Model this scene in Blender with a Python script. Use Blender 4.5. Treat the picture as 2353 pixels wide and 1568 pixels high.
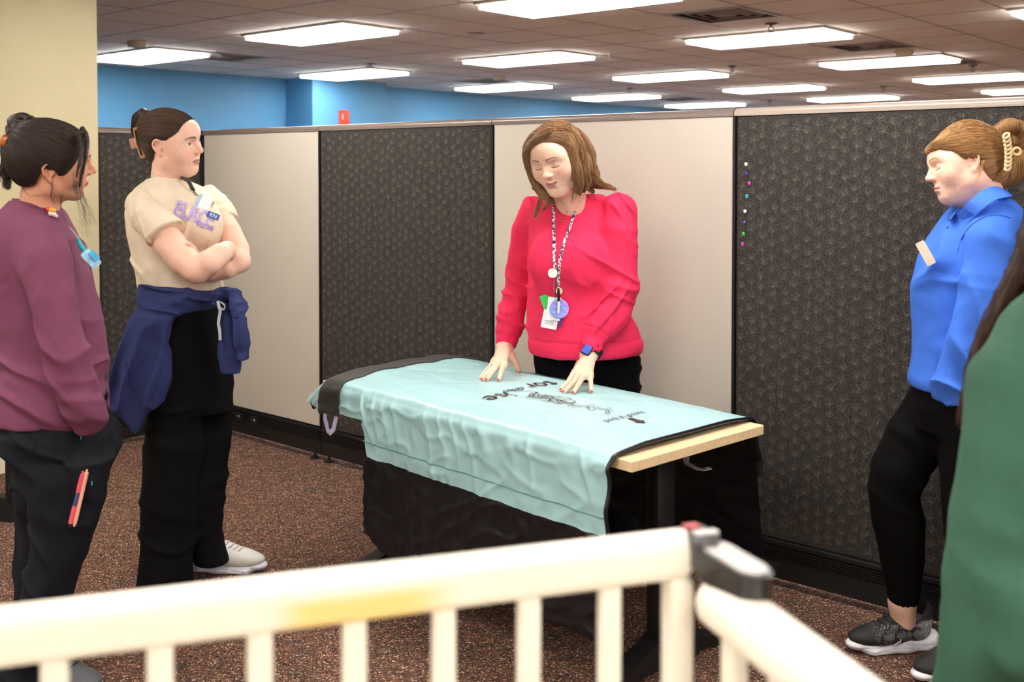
import bpy, bmesh, math, random
import numpy as np
from mathutils import Vector, Matrix

for _o in list(bpy.data.objects):
    bpy.data.objects.remove(_o)
SC = bpy.context.scene
COL = SC.collection
random.seed(7)
RNG = np.random.default_rng(7)

# ------------------------------------------------------------------ camera
F_PX, U0, V_HOR, CAM_H, PITCH = 2466.0, 1176.5, 388.0, 1.48, math.radians(1.6)
V0 = V_HOR + F_PX * math.tan(PITCH)
cam = bpy.data.cameras.new('camera')
cam.sensor_width = 36.0
cam.lens = F_PX / 2353.0 * 36.0
cam.shift_y = -(784.0 - V0) / 2353.0
cam.clip_start = 0.05
cam.dof.use_dof = True
cam.dof.focus_distance = 3.75
cam.dof.aperture_fstop = 4.0
cam_o = bpy.data.objects.new('camera', cam)
COL.objects.link(cam_o)
cam_o.location = (0, 0, CAM_H)
cam_o.rotation_euler = (math.pi / 2 - PITCH, 0, 0)
SC.camera = cam_o

# ------------------------------------------------------------------ world, view
wd = bpy.data.worlds.new('world')
SC.world = wd
wd.use_nodes = True
wd.node_tree.nodes['Background'].inputs[0].default_value = (0.8, 0.85, 0.9, 1)
wd.node_tree.nodes['Background'].inputs[1].default_value = 0.15
SC.view_settings.view_transform = 'Standard'
SC.view_settings.look = 'None'
SC.view_settings.exposure = 1.68
SC.view_settings.gamma = 1.0
SC.view_settings.use_curve_mapping = False
SC.cycles.max_bounces = 4
SC.cycles.diffuse_bounces = 4
SC.cycles.glossy_bounces = 2
SC.cycles.transmission_bounces = 2
SC.cycles.use_adaptive_sampling = True
SC.cycles.adaptive_threshold = 0.1
SC.cycles.adaptive_min_samples = 12
SC.cycles.caustics_reflective = False
SC.cycles.caustics_refractive = False
PANEL_LIGHT = 6.2          # emission of the ceiling light diffusers
D1 = np.array([-0.7578, 0.6525])     # along the long partition, away to the left
D2 = np.array([0.6525, 0.7578])      # across it, away to the right
CEIL = 2.512

# ------------------------------------------------------------------ helpers
def ray(u, v):
    x = (u - U0) / F_PX
    y = (V0 - v) / F_PX
    return np.array([x, math.cos(PITCH) + y * math.sin(PITCH), -math.sin(PITCH) + y * math.cos(PITCH)])

def W(u, v, Y):
    """the point of the room at forward distance Y that this pixel looks at"""
    r = ray(u, v)
    return np.array([0, 0, CAM_H]) + r * (Y / r[1])

def on_z(u, v, z):
    r = ray(u, v)
    return np.array([0, 0, CAM_H]) + r * ((z - CAM_H) / r[2])

def project(p):
    x, y, z = p[0], p[1], p[2] - CAM_H
    zc = y * math.cos(PITCH) - z * math.sin(PITCH)
    yc = y * math.sin(PITCH) + z * math.cos(PITCH)
    return U0 + F_PX * x / zc, V0 - F_PX * yc / zc, zc

def AB(a, b, z=0.0):
    p = D1 * a + D2 * b
    return Vector((p[0], p[1], z))

YAW_AB = math.atan2(D2[1], D2[0])     # local +x -> D2, local +y -> -... (see frame_ab)

def frame_ab(a, b, z=0.0):
    """matrix whose local x runs along -D1 (to the right in the picture), y along D2 (away), z up"""
    m = Matrix.Identity(4)
    m[0][0], m[1][0] = -D1[0], -D1[1]
    m[0][1], m[1][1] = D2[0], D2[1]
    p = AB(a, b, z)
    m[0][3], m[1][3], m[2][3] = p
    return m

def link(o, parent=None):
    COL.objects.link(o)
    if parent is not None:
        o.parent = parent
    return o

def tag(o, label=None, cat=None, group=None, kind=None):
    if label: o['label'] = label
    if cat: o['category'] = cat
    if group: o['group'] = group
    if kind: o['kind'] = kind
    return o

def empty(name, loc=(0, 0, 0), mat=None):
    o = bpy.data.objects.new(name, None)
    o.empty_display_size = 0.05
    COL.objects.link(o)
    if mat is not None:
        o.matrix_world = mat
    else:
        o.location = loc
    return o

def mesh_obj(name, verts, faces, mat, parent=None, smooth=False, auto=None):
    me = bpy.data.meshes.new(name)
    me.from_pydata([tuple(map(float, v)) for v in verts], [], [tuple(map(int, f)) for f in faces])
    me.update()
    if mat: me.materials.append(mat)
    if smooth:
        me.polygons.foreach_set('use_smooth', [True] * len(me.polygons))
        if auto is not None:
            sharp_by_angle(me, auto)
    return link(bpy.data.objects.new(name, me), parent)

def sharp_by_angle(me, deg):
    bm = bmesh.new(); bm.from_mesh(me)
    c = math.radians(deg)
    for e in bm.edges:
        if len(e.link_faces) == 2 and e.calc_face_angle(0) > c:
            e.smooth = False
    bm.to_mesh(me); bm.free()

def np_mesh_flat(name, P, Q, m, parent=None):
    me = bpy.data.meshes.new(name)
    P = np.ascontiguousarray(P, np.float32); Q = np.ascontiguousarray(Q, np.int32); k = Q.shape[1]
    me.vertices.add(len(P)); me.vertices.foreach_set('co', P.ravel())
    me.loops.add(Q.size); me.loops.foreach_set('vertex_index', Q.ravel())
    me.polygons.add(len(Q)); me.polygons.foreach_set('loop_start', np.arange(0, Q.size, k, dtype=np.int32))
    me.update(calc_edges=True)
    me.materials.append(m)
    return link(bpy.data.objects.new(name, me), parent)

class MB:
    """collects shapes and links them as one mesh object"""
    def __init__(self):
        self.bm = bmesh.new()
    def box(self, c, s, rot=None, bevel=0.0, seg=2):
        r = bmesh.ops.create_cube(self.bm, size=1.0)
        vs = r['verts']
        bmesh.ops.scale(self.bm, vec=Vector(s), verts=vs)
        if bevel > 0:
            es = list({e for v in vs for e in v.link_edges})
            rr = bmesh.ops.bevel(self.bm, geom=es, offset=bevel, segments=seg, affect='EDGES', profile=0.5)
            vs = list({v for f in rr['faces'] for v in f.verts} | {v for v in vs if v.is_valid})
        if rot is not None:
            bmesh.ops.transform(self.bm, matrix=rot.to_4x4(), verts=vs)
        bmesh.ops.translate(self.bm, vec=Vector(c), verts=vs)
        return self
    def cyl(self, p, q, r, r2=None, seg=16, caps=True):
        p, q = Vector(p), Vector(q)
        d = q - p
        rr = bmesh.ops.create_cone(self.bm, cap_ends=caps, segments=seg, radius1=r, radius2=r if r2 is None else r2, depth=d.length)
        m = d.to_track_quat('Z', 'Y').to_matrix().to_4x4()
        m.translation = (p + q) / 2
        bmesh.ops.transform(self.bm, matrix=m, verts=rr['verts'])
        return self
    def ball(self, c, r, seg=16, rings=10, scale=(1, 1, 1), rot=None):
        rr = bmesh.ops.create_uvsphere(self.bm, u_segments=seg, v_segments=rings, radius=r)
        bmesh.ops.scale(self.bm, vec=Vector(scale), verts=rr['verts'])
        if rot is not None:
            bmesh.ops.transform(self.bm, matrix=rot.to_4x4(), verts=rr['verts'])
        bmesh.ops.translate(self.bm, vec=Vector(c), verts=rr['verts'])
        return self
    def tube(self, pts, r, seg=8, closed=False, flat=None, up=(0, 0, 1)):
        """sweep; r number or list; flat=(w,h) sweeps a flat band instead"""
        pts = [Vector(p) for p in pts]
        n = len(pts)
        rings = []
        prev = None
        for i in range(n):
            if closed:
                t = pts[(i + 1) % n] - pts[i - 1]
            else:
                t = pts[min(i + 1, n - 1)] - pts[max(i - 1, 0)]
            if t.length < 1e-9: t = Vector((0, 0, 1))
            t.normalize()
            ref = prev if prev is not None and (closed or not flat) else Vector(up)
            a = ref - t * ref.dot(t)
            if a.length < 1e-6:
                a = t.orthogonal()
            a.normalize(); prev = a
            b = t.cross(a)
            rr = r[i] if hasattr(r, '__len__') else r
            ring = []
            if flat:
                w, h = flat
                w *= rr; h *= rr
                for sx, sy in ((-1, -1), (1, -1), (1, 1), (-1, 1)):
                    ring.append(self.bm.verts.new(pts[i] + b * (w * sx / 2) + a * (h * sy / 2)))
            else:
                for k in range(seg):
                    an = 2 * math.pi * k / seg
                    ring.append(self.bm.verts.new(pts[i] + (a * math.cos(an) + b * math.sin(an)) * rr))
            rings.append(ring)
        m = len(rings[0])
        for i in range(n if closed else n - 1):
            A, B = rings[i], rings[(i + 1) % n]
            for k in range(m):
                self.bm.faces.new((A[k], A[(k + 1) % m], B[(k + 1) % m], B[k]))
        if not closed:
            self.bm.faces.new(list(reversed(rings[0])))
            self.bm.faces.new(rings[-1])
        return self
    def lathe(self, prof, seg=20, center=(0, 0, 0), rot=None):
        """prof: list of (r, z)"""
        rings = []
        c = Vector(center)
        for r, z in prof:
            ring = []
            for k in range(seg):
                an = 2 * math.pi * k / seg
                p = Vector((max(r, 1e-5) * math.cos(an), max(r, 1e-5) * math.sin(an), z))
                if rot is not None: p = rot @ p
                ring.append(self.bm.verts.new(p + c))
            rings.append(ring)
        for i in range(len(rings) - 1):
            for k in range(seg):
                self.bm.faces.new((rings[i][k], rings[i][(k + 1) % seg], rings[i + 1][(k + 1) % seg], rings[i + 1][k]))
        self.bm.faces.new(list(reversed(rings[0]))); self.bm.faces.new(rings[-1])
        return self
    def prism(self, poly, d0, d1, axis='y'):
        """poly in (x,z) extruded along y from d0 to d1 (or (x,y) along z)"""
        lo, hi = [], []
        for x, z in poly:
            if axis == 'y':
                lo.append(self.bm.verts.new((x, d0, z))); hi.append(self.bm.verts.new((x, d1, z)))
            elif axis == 'z':
                lo.append(self.bm.verts.new((x, z, d0))); hi.append(self.bm.verts.new((x, z, d1)))
            else:
                lo.append(self.bm.verts.new((d0, x, z))); hi.append(self.bm.verts.new((d1, x, z)))
        n = len(poly)
        for k in range(n):
            self.bm.faces.new((lo[k], lo[(k + 1) % n], hi[(k + 1) % n], hi[k]))
        self.bm.faces.new(list(reversed(lo))); self.bm.faces.new(hi)
        return self
    def build(self, name, mat, parent=None, smooth=False, auto=35):
        bmesh.ops.recalc_face_normals(self.bm, faces=self.bm.faces[:])
        me = bpy.data.meshes.new(name)
        self.bm.to_mesh(me); self.bm.free()
        if mat: me.materials.append(mat)
        if smooth:
            me.polygons.foreach_set('use_smooth', [True] * len(me.polygons))
            if auto: sharp_by_angle(me, auto)
        return link(bpy.data.objects.new(name, me), parent)

# ------------------------------------------------------------------ materials
def srgb(r, g=None, b=None):
    if isinstance(r, str):
        r, g, b = (int(r[i:i + 2], 16) for i in (0, 2, 4))
    f = lambda c: (c / 255 / 12.92) if c / 255 <= 0.04045 else ((c / 255 + 0.055) / 1.055) ** 2.4
    return (f(r), f(g), f(b), 1.0)

MATS = {}
def mat(name, color, rough=0.6, metal=0.0, var=0.0, scale=40.0, bump=0.0, bscale=200.0, sheen=0.0,
        spec=0.5, coat=0.0, attr=None, sss=0.0, stretch=None, bdist=0.002, trans=0.0):
    """principled material with a little procedural colour variation and fine relief"""
    if name in MATS: return MATS[name]
    m = bpy.data.materials.new(name); m.use_nodes = True
    nt = m.node_tree; N = nt.nodes; L = nt.links
    b = N['Principled BSDF']
    b.inputs['Roughness'].default_value = rough
    b.inputs['Metallic'].default_value = metal
    b.inputs['Specular IOR Level'].default_value = spec
    b.inputs['Coat Weight'].default_value = coat
    b.inputs['Sheen Weight'].default_value = 0.0
    if trans: b.inputs['Transmission Weight'].default_value = trans
    if sss:
        b.inputs['Subsurface Weight'].default_value = sss
        b.inputs['Subsurface Radius'].default_value = (0.012, 0.005, 0.003)
        b.inputs['Subsurface Scale'].default_value = 1.0
    col = color if not isinstance(color, str) else srgb(color)
    tc = N.new('ShaderNodeTexCoord')
    mp = N.new('ShaderNodeMapping')
    L.new(tc.outputs['Object'], mp.inputs['Vector'])
    if stretch: mp.inputs['Scale'].default_value = stretch
    src = None
    if attr:
        at = N.new('ShaderNodeAttribute'); at.attribute_name = attr
        src = at.outputs['Color']
    if var > 0:
        nz = N.new('ShaderNodeTexNoise'); nz.inputs['Scale'].default_value = scale; nz.inputs['Detail'].default_value = 2
        L.new(mp.outputs[0], nz.inputs['Vector'])
        mr = N.new('ShaderNodeMapRange')
        mr.inputs['From Min'].default_value = 0.25; mr.inputs['From Max'].default_value = 0.75
        mr.inputs['To Min'].default_value = 1 - var; mr.inputs['To Max'].default_value = 1 + var
        L.new(nz.outputs['Fac'], mr.inputs['Value'])
        mx = N.new('ShaderNodeMix'); mx.data_type = 'RGBA'; mx.blend_type = 'MULTIPLY'
        mx.inputs[0].default_value = 1.0
        if src: L.new(src, mx.inputs[6])
        else: mx.inputs[6].default_value = col
        L.new(mr.outputs[0], mx.inputs[7])
        src = mx.outputs[2]
    if src: L.new(src, b.inputs['Base Color'])
    else: b.inputs['Base Color'].default_value = col
    if bump > 0 and bscale < 400:          # finer relief is below a pixel here
        nb = N.new('ShaderNodeTexNoise'); nb.inputs['Scale'].default_value = bscale; nb.inputs['Detail'].default_value = 1
        L.new(mp.outputs[0], nb.inputs['Vector'])
        bp = N.new('ShaderNodeBump'); bp.inputs['Strength'].default_value = bump; bp.inputs['Distance'].default_value = bdist
        L.new(nb.outputs['Fac'], bp.inputs['Height'])
        L.new(bp.outputs[0], b.inputs['Normal'])
    MATS[name] = m
    return m

def emit_mat(name, color, strength):
    m = bpy.data.materials.new(name); m.use_nodes = True
    nt = m.node_tree
    nt.nodes.remove(nt.nodes['Principled BSDF'])
    e = nt.nodes.new('ShaderNodeEmission')
    e.inputs[0].default_value = color; e.inputs[1].default_value = strength
    nt.links.new(e.outputs[0], nt.nodes['Material Output'].inputs[0])
    MATS[name] = m
    return m

def ribbon2d(lines, width):
    """flat ribbons in the xy plane from polylines; returns verts2d, quads"""
    V, Fc = [], []
    for ln in lines:
        pts = np.asarray(ln, float)
        if len(pts) < 2: continue
        t = np.gradient(pts, axis=0)
        t /= np.maximum(np.linalg.norm(t, axis=1, keepdims=True), 1e-9)
        n = np.stack([-t[:, 1], t[:, 0]], 1)
        i0 = len(V)
        for p, q in zip(pts, n):
            V.append(p + q * width / 2); V.append(p - q * width / 2)
        for k in range(len(pts) - 1):
            a = i0 + 2 * k
            Fc.append((a, a + 1, a + 3, a + 2))
    return V, Fc

def text_mesh(body, size, extrude=0.0, align='CENTER', res=3, bold=0.0):
    """lettering as (verts, faces) in the xy plane"""
    cu = bpy.data.curves.new('lettering', 'FONT')
    cu.body = body; cu.size = size; cu.extrude = extrude; cu.align_x = align; cu.align_y = 'CENTER'
    cu.resolution_u = res; cu.offset = bold * size
    o = bpy.data.objects.new('lettering', cu); COL.objects.link(o)
    dg = bpy.context.evaluated_depsgraph_get()
    me = bpy.data.meshes.new_from_object(o.evaluated_get(dg))
    v = [tuple(x.co) for x in me.vertices]; f = [tuple(p.vertices) for p in me.polygons]
    bpy.data.objects.remove(o); bpy.data.curves.remove(cu); bpy.data.meshes.remove(me)
    return v, f
# ================================================================== the room
def carpet_mat():
    m = bpy.data.materials.new('carpet'); m.use_nodes = True
    nt = m.node_tree; N = nt.nodes; L = nt.links; b = N['Principled BSDF']
    tc = N.new('ShaderNodeTexCoord')
    vo = N.new('ShaderNodeTexVoronoi'); vo.inputs['Scale'].default_value = 260
    L.new(tc.outputs['Object'], vo.inputs['Vector'])
    sp = N.new('ShaderNodeSeparateColor'); L.new(vo.outputs['Color'], sp.inputs[0])
    r = N.new('ShaderNodeValToRGB'); e = r.color_ramp.elements
    cols = [(0.0, '241c1c'), (0.2, '46322f'), (0.38, '6a4b3f'), (0.55, '7c5747'), (0.68, '3e3a46'), (0.78, '926c56'), (0.88, '58423d'), (0.95, 'c4a68a'), (1.0, 'decbb4')]
    e[0].position, e[0].color = cols[0][0], srgb(cols[0][1]); e[1].position, e[1].color = cols[-1][0], srgb(cols[-1][1])
    for p, c in cols[1:-1]:
        x = e.new(p); x.color = srgb(c)
    L.new(sp.outputs[0], r.inputs[0])
    # broad drifts of rust, blue-grey and green yarn
    nz = N.new('ShaderNodeTexNoise'); nz.inputs['Scale'].default_value = 9; nz.inputs['Detail'].default_value = 6; nz.inputs['Roughness'].default_value = 0.7
    mp = N.new('ShaderNodeMapping'); mp.inputs['Scale'].default_value = (1, 3.0, 1); mp.inputs['Rotation'].default_value = (0, 0, 0.7)
    L.new(tc.outputs['Object'], mp.inputs[0]); L.new(mp.outputs[0], nz.inputs['Vector'])
    r2 = N.new('ShaderNodeValToRGB'); e2 = r2.color_ramp.elements
    c2 = [(0.30, (0.55, 0.62, 0.85, 1)), (0.45, (0.85, 0.9, 0.85, 1)), (0.55, (1.05, 1.0, 0.97, 1)), (0.72, (1.35, 1.0, 0.82, 1))]
    e2[0].position, e2[0].color = c2[0]; e2[1].position, e2[1].color = c2[-1]
    for p, c in c2[1:-1]:
        x = e2.new(p); x.color = c
    L.new(nz.outputs['Fac'], r2.inputs[0])
    mx = N.new('ShaderNodeMix'); mx.data_type = 'RGBA'; mx.blend_type = 'MULTIPLY'; mx.inputs[0].default_value = 1
    L.new(r.outputs[0], mx.inputs[6]); L.new(r2.outputs[0], mx.inputs[7])
    L.new(mx.outputs[2], b.inputs['Base Color'])
    b.inputs['Roughness'].default_value = 0.95
    b.inputs['Specular IOR Level'].default_value = 0.1
    return m

M_CREAM = mat('cream_paint', 'b8ae8c', 0.7, var=0.03, scale=6, bump=0)
M_BLUE = mat('blue_paint', '5c9ac4', 0.55, var=0.03, scale=5, bump=0)
M_WHITE_TRIM = mat('white_vinyl_base', 'e4dcc8', 0.45, var=0.02)
M_TILE = mat('ceiling_tile', 'f1ebe2', 0.95, var=0.06, scale=120, bump=0.5, bscale=420, spec=0.1)
M_TBAR = mat('ceiling_grid_metal', 'b5a898', 0.5, var=0.02)
M_PLENUM = mat('plenum_dark', '4a423a', 0.9, var=0.05)

A_BLUE, A_CREAM, B_CREAM = 10.13, 5.26, 2.82
A0, B0, TS = 5.80, 4.92, 0.61

def slab(name, a0, a1, b0, b1, z0, z1, m, parent=None):
    c = [AB(a0, b0), AB(a1, b0), AB(a1, b1), AB(a0, b1)]
    v = [(p.x, p.y, z0) for p in c] + [(p.x, p.y, z1) for p in c]
    f = [(3, 2, 1, 0), (4, 5, 6, 7), (0, 1, 5, 4), (1, 2, 6, 5), (2, 3, 7, 6), (3, 0, 4, 7)]
    return mesh_obj(name, v, f, m, parent)

floor = slab('floor', -9, A_BLUE + .2, -7, 27, -0.05, 0.0, carpet_mat()); tag(floor, 'speckled brown carpet floor', kind='structure')
ceil = slab('ceiling', -9, A_BLUE + .2, -7, 27, CEIL + 0.10, CEIL + 0.14, M_PLENUM); tag(ceil, 'suspended tile ceiling of the office', kind='structure')
wb = slab('wall_back', A_BLUE, A_BLUE + .2, -7, 27, 0, CEIL + .1, M_BLUE); tag(wb, 'blue painted wall beyond the partition', kind='structure')
wp = slab('wall_pilaster', 9.64, A_BLUE - .002, 7.74, 8.86, 0, CEIL + .02, M_BLUE); tag(wp, 'blue painted column standing out from the back wall', kind='structure')
wl = slab('wall_left', A_CREAM, A_CREAM + .45, -4.0, B_CREAM, 0, CEIL + .02, M_CREAM); tag(wl, 'cream painted wall at the left', kind='structure')
bl = slab('baseboard_left', A_CREAM - .012, A_CREAM - .001, -4.0, B_CREAM + .002, 0.0, 0.16, M_WHITE_TRIM); tag(bl, 'pale vinyl baseboard under the cream wall', kind='structure')
wr = slab('wall_right', -9.2, -9.0, -7, 27, 0, CEIL + .1, M_CREAM); tag(wr, 'cream wall far behind the camera', kind='structure')
wf = slab('wall_front', -9, A_BLUE, -7.2, -7.0, 0, CEIL + .1, M_CREAM); tag(wf, 'cream wall at the near end of the office', kind='structure')
wn = slab('wall_end', -9, A_BLUE, 27, 27.2, 0, CEIL + .1, M_BLUE); tag(wn, 'blue wall at the far end of the office', kind='structure')

# ---- ceiling grid: light cells, air diffusers, tiles
LIGHTS = [(i, j) for i in range(-5, 2) for j in range(-4, 9)]
light_cells = {}
for i, j in LIGHTS:
    light_cells[(4 * i, 4 * j)] = 1; light_cells[(4 * i + 1, 4 * j)] = 1
VENTS = {(-4, 2): 0, (4, 1): 0, (-4, 6): 0, (-4, 9): 0, (4, 7): 0, (4, 14): 0}
cells = []
for ia in range(-24, 8):
    for jb in range(-19, 36):
        a0 = A0 + ia * TS; b0 = B0 + jb * TS
        if a0 + TS > A_BLUE + .55 or a0 + TS < -8.9 or b0 < -6.9 or b0 + TS > 26.9: continue
        if (ia, jb) in light_cells or (ia, jb) in VENTS: continue
        if a0 > A_CREAM - .05 and a0 + TS < A_CREAM + .7 and b0 + TS < B_CREAM: continue
        cells.append((ia, jb, a0, b0))
def tile_rank(c):
    p = AB(c[2] + TS / 2, c[3] + TS / 2, CEIL)
    if p.y < 0.5: return 0
    u, v, zc = project(p)
    if -150 < u < 2500 and -60 < v < 300:
        return 1e6 / p.y ** 3
    return 0
cells.sort(key=tile_rank, reverse=True)
tm = MB(); tm.box((0, 0, 0.008), (TS - .014, TS - .014, 0.016), bevel=0.003, seg=1)
t0 = tm.build('ceiling_tile', M_TILE, ceil)
restV, restF = [], []
rotz = Matrix.Rotation(math.atan2(-D1[1], -D1[0]), 4, 'Z')
for n, (ia, jb, a0, b0) in enumerate(cells):
    p = AB(a0 + TS / 2, b0 + TS / 2, CEIL + .006)
    w = min(TS, A_BLUE - .001 - a0)
    if w < .05: continue
    if n < 300 and w > TS - .01:
        o = t0 if n == 0 else link(t0.copy(), ceil)
        o.matrix_world = Matrix.Translation(p) @ rotz
    else:
        c4 = [AB(a0 + .009, b0 + .009), AB(a0 + w - .009, b0 + .009), AB(a0 + w - .009, b0 + TS - .009), AB(a0 + .009, b0 + TS - .009)]
        k0 = len(restV)
        restV += [(q.x, q.y, CEIL + .006) for q in c4] + [(q.x, q.y, CEIL + .022) for q in c4]
        restF += [tuple(k0 + i for i in f) for f in ((3, 2, 1, 0), (4, 5, 6, 7), (0, 1, 5, 4), (1, 2, 6, 5), (2, 3, 7, 6), (3, 0, 4, 7))]
ro = mesh_obj('distant_ceiling_tiles', restV, restF, M_TILE, ceil); tag(ro, kind='stuff')
for k in range(-24, 8):
    a = A0 + k * TS
    if a > A_BLUE - .02: continue
    slab('grid_bar', a - .0085, a + .0085, -6.95, 26.95, CEIL + .003, CEIL + .022, M_TBAR, ceil)
for k in range(-19, 36):
    b = B0 + k * TS
    slab('grid_bar', -8.95, A_BLUE - .004, b - .008, b + .008, CEIL + .0042, CEIL + .022, M_TBAR, ceil)

# ---- ceiling lights
M_DIFF = emit_mat('light_diffuser', (1.0, 0.985, 0.965, 1), PANEL_LIGHT)
M_DIFF_W = emit_mat('light_diffuser_warm', (1.0, 0.955, 0.89, 1), PANEL_LIGHT)
M_DIFF_C = emit_mat('light_diffuser_cool', (0.94, 0.985, 1.0, 1), PANEL_LIGHT)
M_FIX = mat('light_frame_enamel', 'e9e2d2', 0.35, var=0.01)
def ring_mesh(mb, w, d, t, z0, z1):
    for s in (-1, 1):
        mb.box((s * (w - t) / 2, 0, (z0 + z1) / 2), (t, d, z1 - z0))
        mb.box((0, s * (d - t) / 2, (z0 + z1) / 2), (w - 2 * t, t, z1 - z0))
mb = MB(); ring_mesh(mb, 2 * TS - .03, TS - .03, .022, -0.012, 0.03); fr_me = mb.build('frame', M_FIX).data
mb = MB(); mb.box((0, 0, -0.016), (2 * TS - .076, TS - .076, 0.046)); df_me = mb.build('diffuser', M_DIFF).data  # lens depth added below the frame so its glowing sides light the ceiling
mb = MB(); mb.box((0, 0, 0.04), (2 * TS - .04, TS - .04, 0.05)); hs_me = mb.build('housing', M_FIX).data
for nm in ('frame', 'diffuser', 'housing'):
    bpy.data.objects.remove(bpy.data.objects[nm])
df_w = df_me.copy(); df_w.materials.clear(); df_w.materials.append(M_DIFF_W)
df_c = df_me.copy(); df_c.materials.clear(); df_c.materials.append(M_DIFF_C)
colname = {-2: 'row nearest the right edge', -1: 'third row from the blue wall', 0: 'second row from the blue wall', 1: 'row next to the blue wall'}
ordn = ['nearest', 'second', 'third', 'fourth', 'fifth', 'sixth', 'seventh', 'eighth', 'ninth']
for i, j in LIGHTS:
    c = AB(A0 + (4 * i + 1) * TS, B0 + (4 * j + .5) * TS, CEIL)
    if c.y > 2 and i > -4:
        u, v, zc = project(c)
        seen = -300 < u < 2700 and v > -80
    else:
        seen = False
    if not seen and not (abs(c.x) < 6.5 and abs(c.y) < 7.5): continue
    # the fixture in front of the cream wall block stays clear of it
    if A0 + 4 * i * TS > A_CREAM - 1.3 and B0 + 4 * j * TS < B_CREAM: continue
    r = empty('ceiling_light', mat=Matrix.Translation(c) @ rotz)
    if seen:
        lab = 'bright recessed ceiling light panel, %s panel, %s' % (ordn[max(0, min(8, j))], colname.get(i, 'row over the right side'))
    else:
        lab = 'recessed ceiling light panel overhead behind the camera'
    tag(r, lab, 'ceiling light', 'recessed ceiling lights' if seen else 'ceiling lights behind the camera')
    dm = df_w if i < 0 else (df_c if i == 1 else df_me)
    for nm, me in (('frame', fr_me), ('diffuser', dm), ('housing', hs_me)):
        link(bpy.data.objects.new(nm, me), r)

# ---- air diffusers
M_VENT = mat('air_diffuser_metal', '8c8278', 0.4, var=0.1, scale=15)
M_VDARK = mat('air_diffuser_throat', '2a2624', 0.8, var=0.1)
vlab = {(-4, 2): 'large square air diffuser nearest the camera on the ceiling', (4, 1): 'square air diffuser by the light nearest the cream wall',
        (-4, 6): 'square air diffuser beside the smoke detector at the upper right', (-4, 9): 'square air diffuser behind the upper right light panel',
        (4, 7): 'square air diffuser under the smoke detector near the blue column', (4, 14): 'farthest square air diffuser, above the partition seam'}
for (ia, jb), _ in VENTS.items():
    r = empty('air_diffuser', mat=Matrix.Translation(AB(A0 + (ia + .5) * TS, B0 + (jb + .5) * TS, CEIL)) @ rotz)
    tag(r, vlab[(ia, jb)], 'vent', 'square ceiling air diffusers')
    mb = MB(); mb.box((0, 0, .09), (.54, .54, .01)); mb.build('throat', M_VDARK, r)
    mb = MB(); ring_mesh(mb, TS - .03, TS - .03, .03, 0.0, .012); mb.build('frame', M_VENT, r)
    for k, (w, z) in enumerate(((.53, .006), (.40, .004), (.27, .002))):
        v, f = [], []
        w2 = w - .155
        for ww, zz in ((w, z + .055), (w - .02, z + .05), (w2, z - .004), (w2 - .012, z), (w2, z + .004)):
            h2 = ww / 2
            v += [(-h2, -h2, zz), (h2, -h2, zz), (h2, h2, zz), (-h2, h2, zz)]
        for q in range(4):
            for s in range(4):
                f.append((q * 4 + s, q * 4 + (s + 1) % 4, q * 4 + 4 + (s + 1) % 4, q * 4 + 4 + s))
        mesh_obj('louvre', v, f, M_VENT, r)
    mb = MB(); mb.box((0, 0, .006), (.10, .10, .006), bevel=.002, seg=1); mb.build('centre_plate', M_VENT, r)

# ---- sprinklers, smoke detectors, hook, stain
M_CHROME = mat('sprinkler_metal', '6d625a', 0.35, metal=0.8, var=0.05)
M_PLASTIC = mat('detector_plastic', 'd8ccb4', 0.5, var=0.02)
def ceil_at(u, v): return on_z(u, v, CEIL)
for (u, v), lab in (((1772, 55), 'sprinkler head in front of the upper right light panel'), ((852, 147), 'sprinkler head above the light near the blue column'),
                    ((1682, 152), 'sprinkler head right of the middle light panel'), ((1447, 203), 'sprinkler head above the far blue wall'),
                    ((2236, 150), 'sprinkler head under the rightmost air diffuser'), ((1768, 231), 'farthest sprinkler head, just over the partition top'),
                    ((2030, 199), 'dark sprinkler head between the far right light panels')):
    r = empty('sprinkler_head', tuple(ceil_at(u, v))); tag(r, lab, 'sprinkler', 'ceiling sprinkler heads')
    mb = MB(); mb.lathe([(.0, .002), (.042, .002), (.044, -.003), (.03, -.008), (.012, -.010), (0, -.010)]); mb.build('escutcheon', M_CHROME, r, True)
    mb = MB(); mb.cyl((0, 0, -.008), (0, 0, -.022), .009)
    mb.tube([(-.006, 0, -.02), (-.018, 0, -.03), (-.014, 0, -.05), (0, 0, -.058), (.014, 0, -.05), (.018, 0, -.03), (.006, 0, -.02)], .0035, seg=6)
    mb.build('frame_arms', M_CHROME, r, True)
    mb = MB(); mb.lathe([(0, -.058), (.019, -.058), (.02, -.061), (0, -.062)]); mb.build('deflector', M_CHROME, r)
for (u, v), lab in (((314, 97), 'round smoke detector above the light by the cream wall'), ((1147, 176), 'round smoke detector above the air diffuser near the blue column'),
                    ((2078, 117), 'round smoke detector behind the upper right light panel')):
    r = empty('smoke_detector', tuple(ceil_at(u, v))); tag(r, lab, 'smoke detector', 'ceiling smoke detectors')
    mb = MB(); mb.lathe([(0, .002), (.078, .002), (.080, -.014), (.076, -.018), (0, -.018)], 28); mb.build('base', M_PLASTIC, r, True)
    mb = MB(); mb.lathe([(.0, -.017), (.070, -.017), (.074, -.024), (.066, -.040), (.03, -.046), (0, -.046)], 28); mb.build('cover', M_PLASTIC, r, True)
p = ceil_at(1400, 124)
r = empty('ceiling_hook', tuple(p)); tag(r, 'small white hook hanging beside the middle light panel', 'hook')
mb = MB(); mb.lathe([(0, .0), (.012, .0), (.012, -.006), (0, -.006)]); mb.build('base', M_FIX, r)
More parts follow.
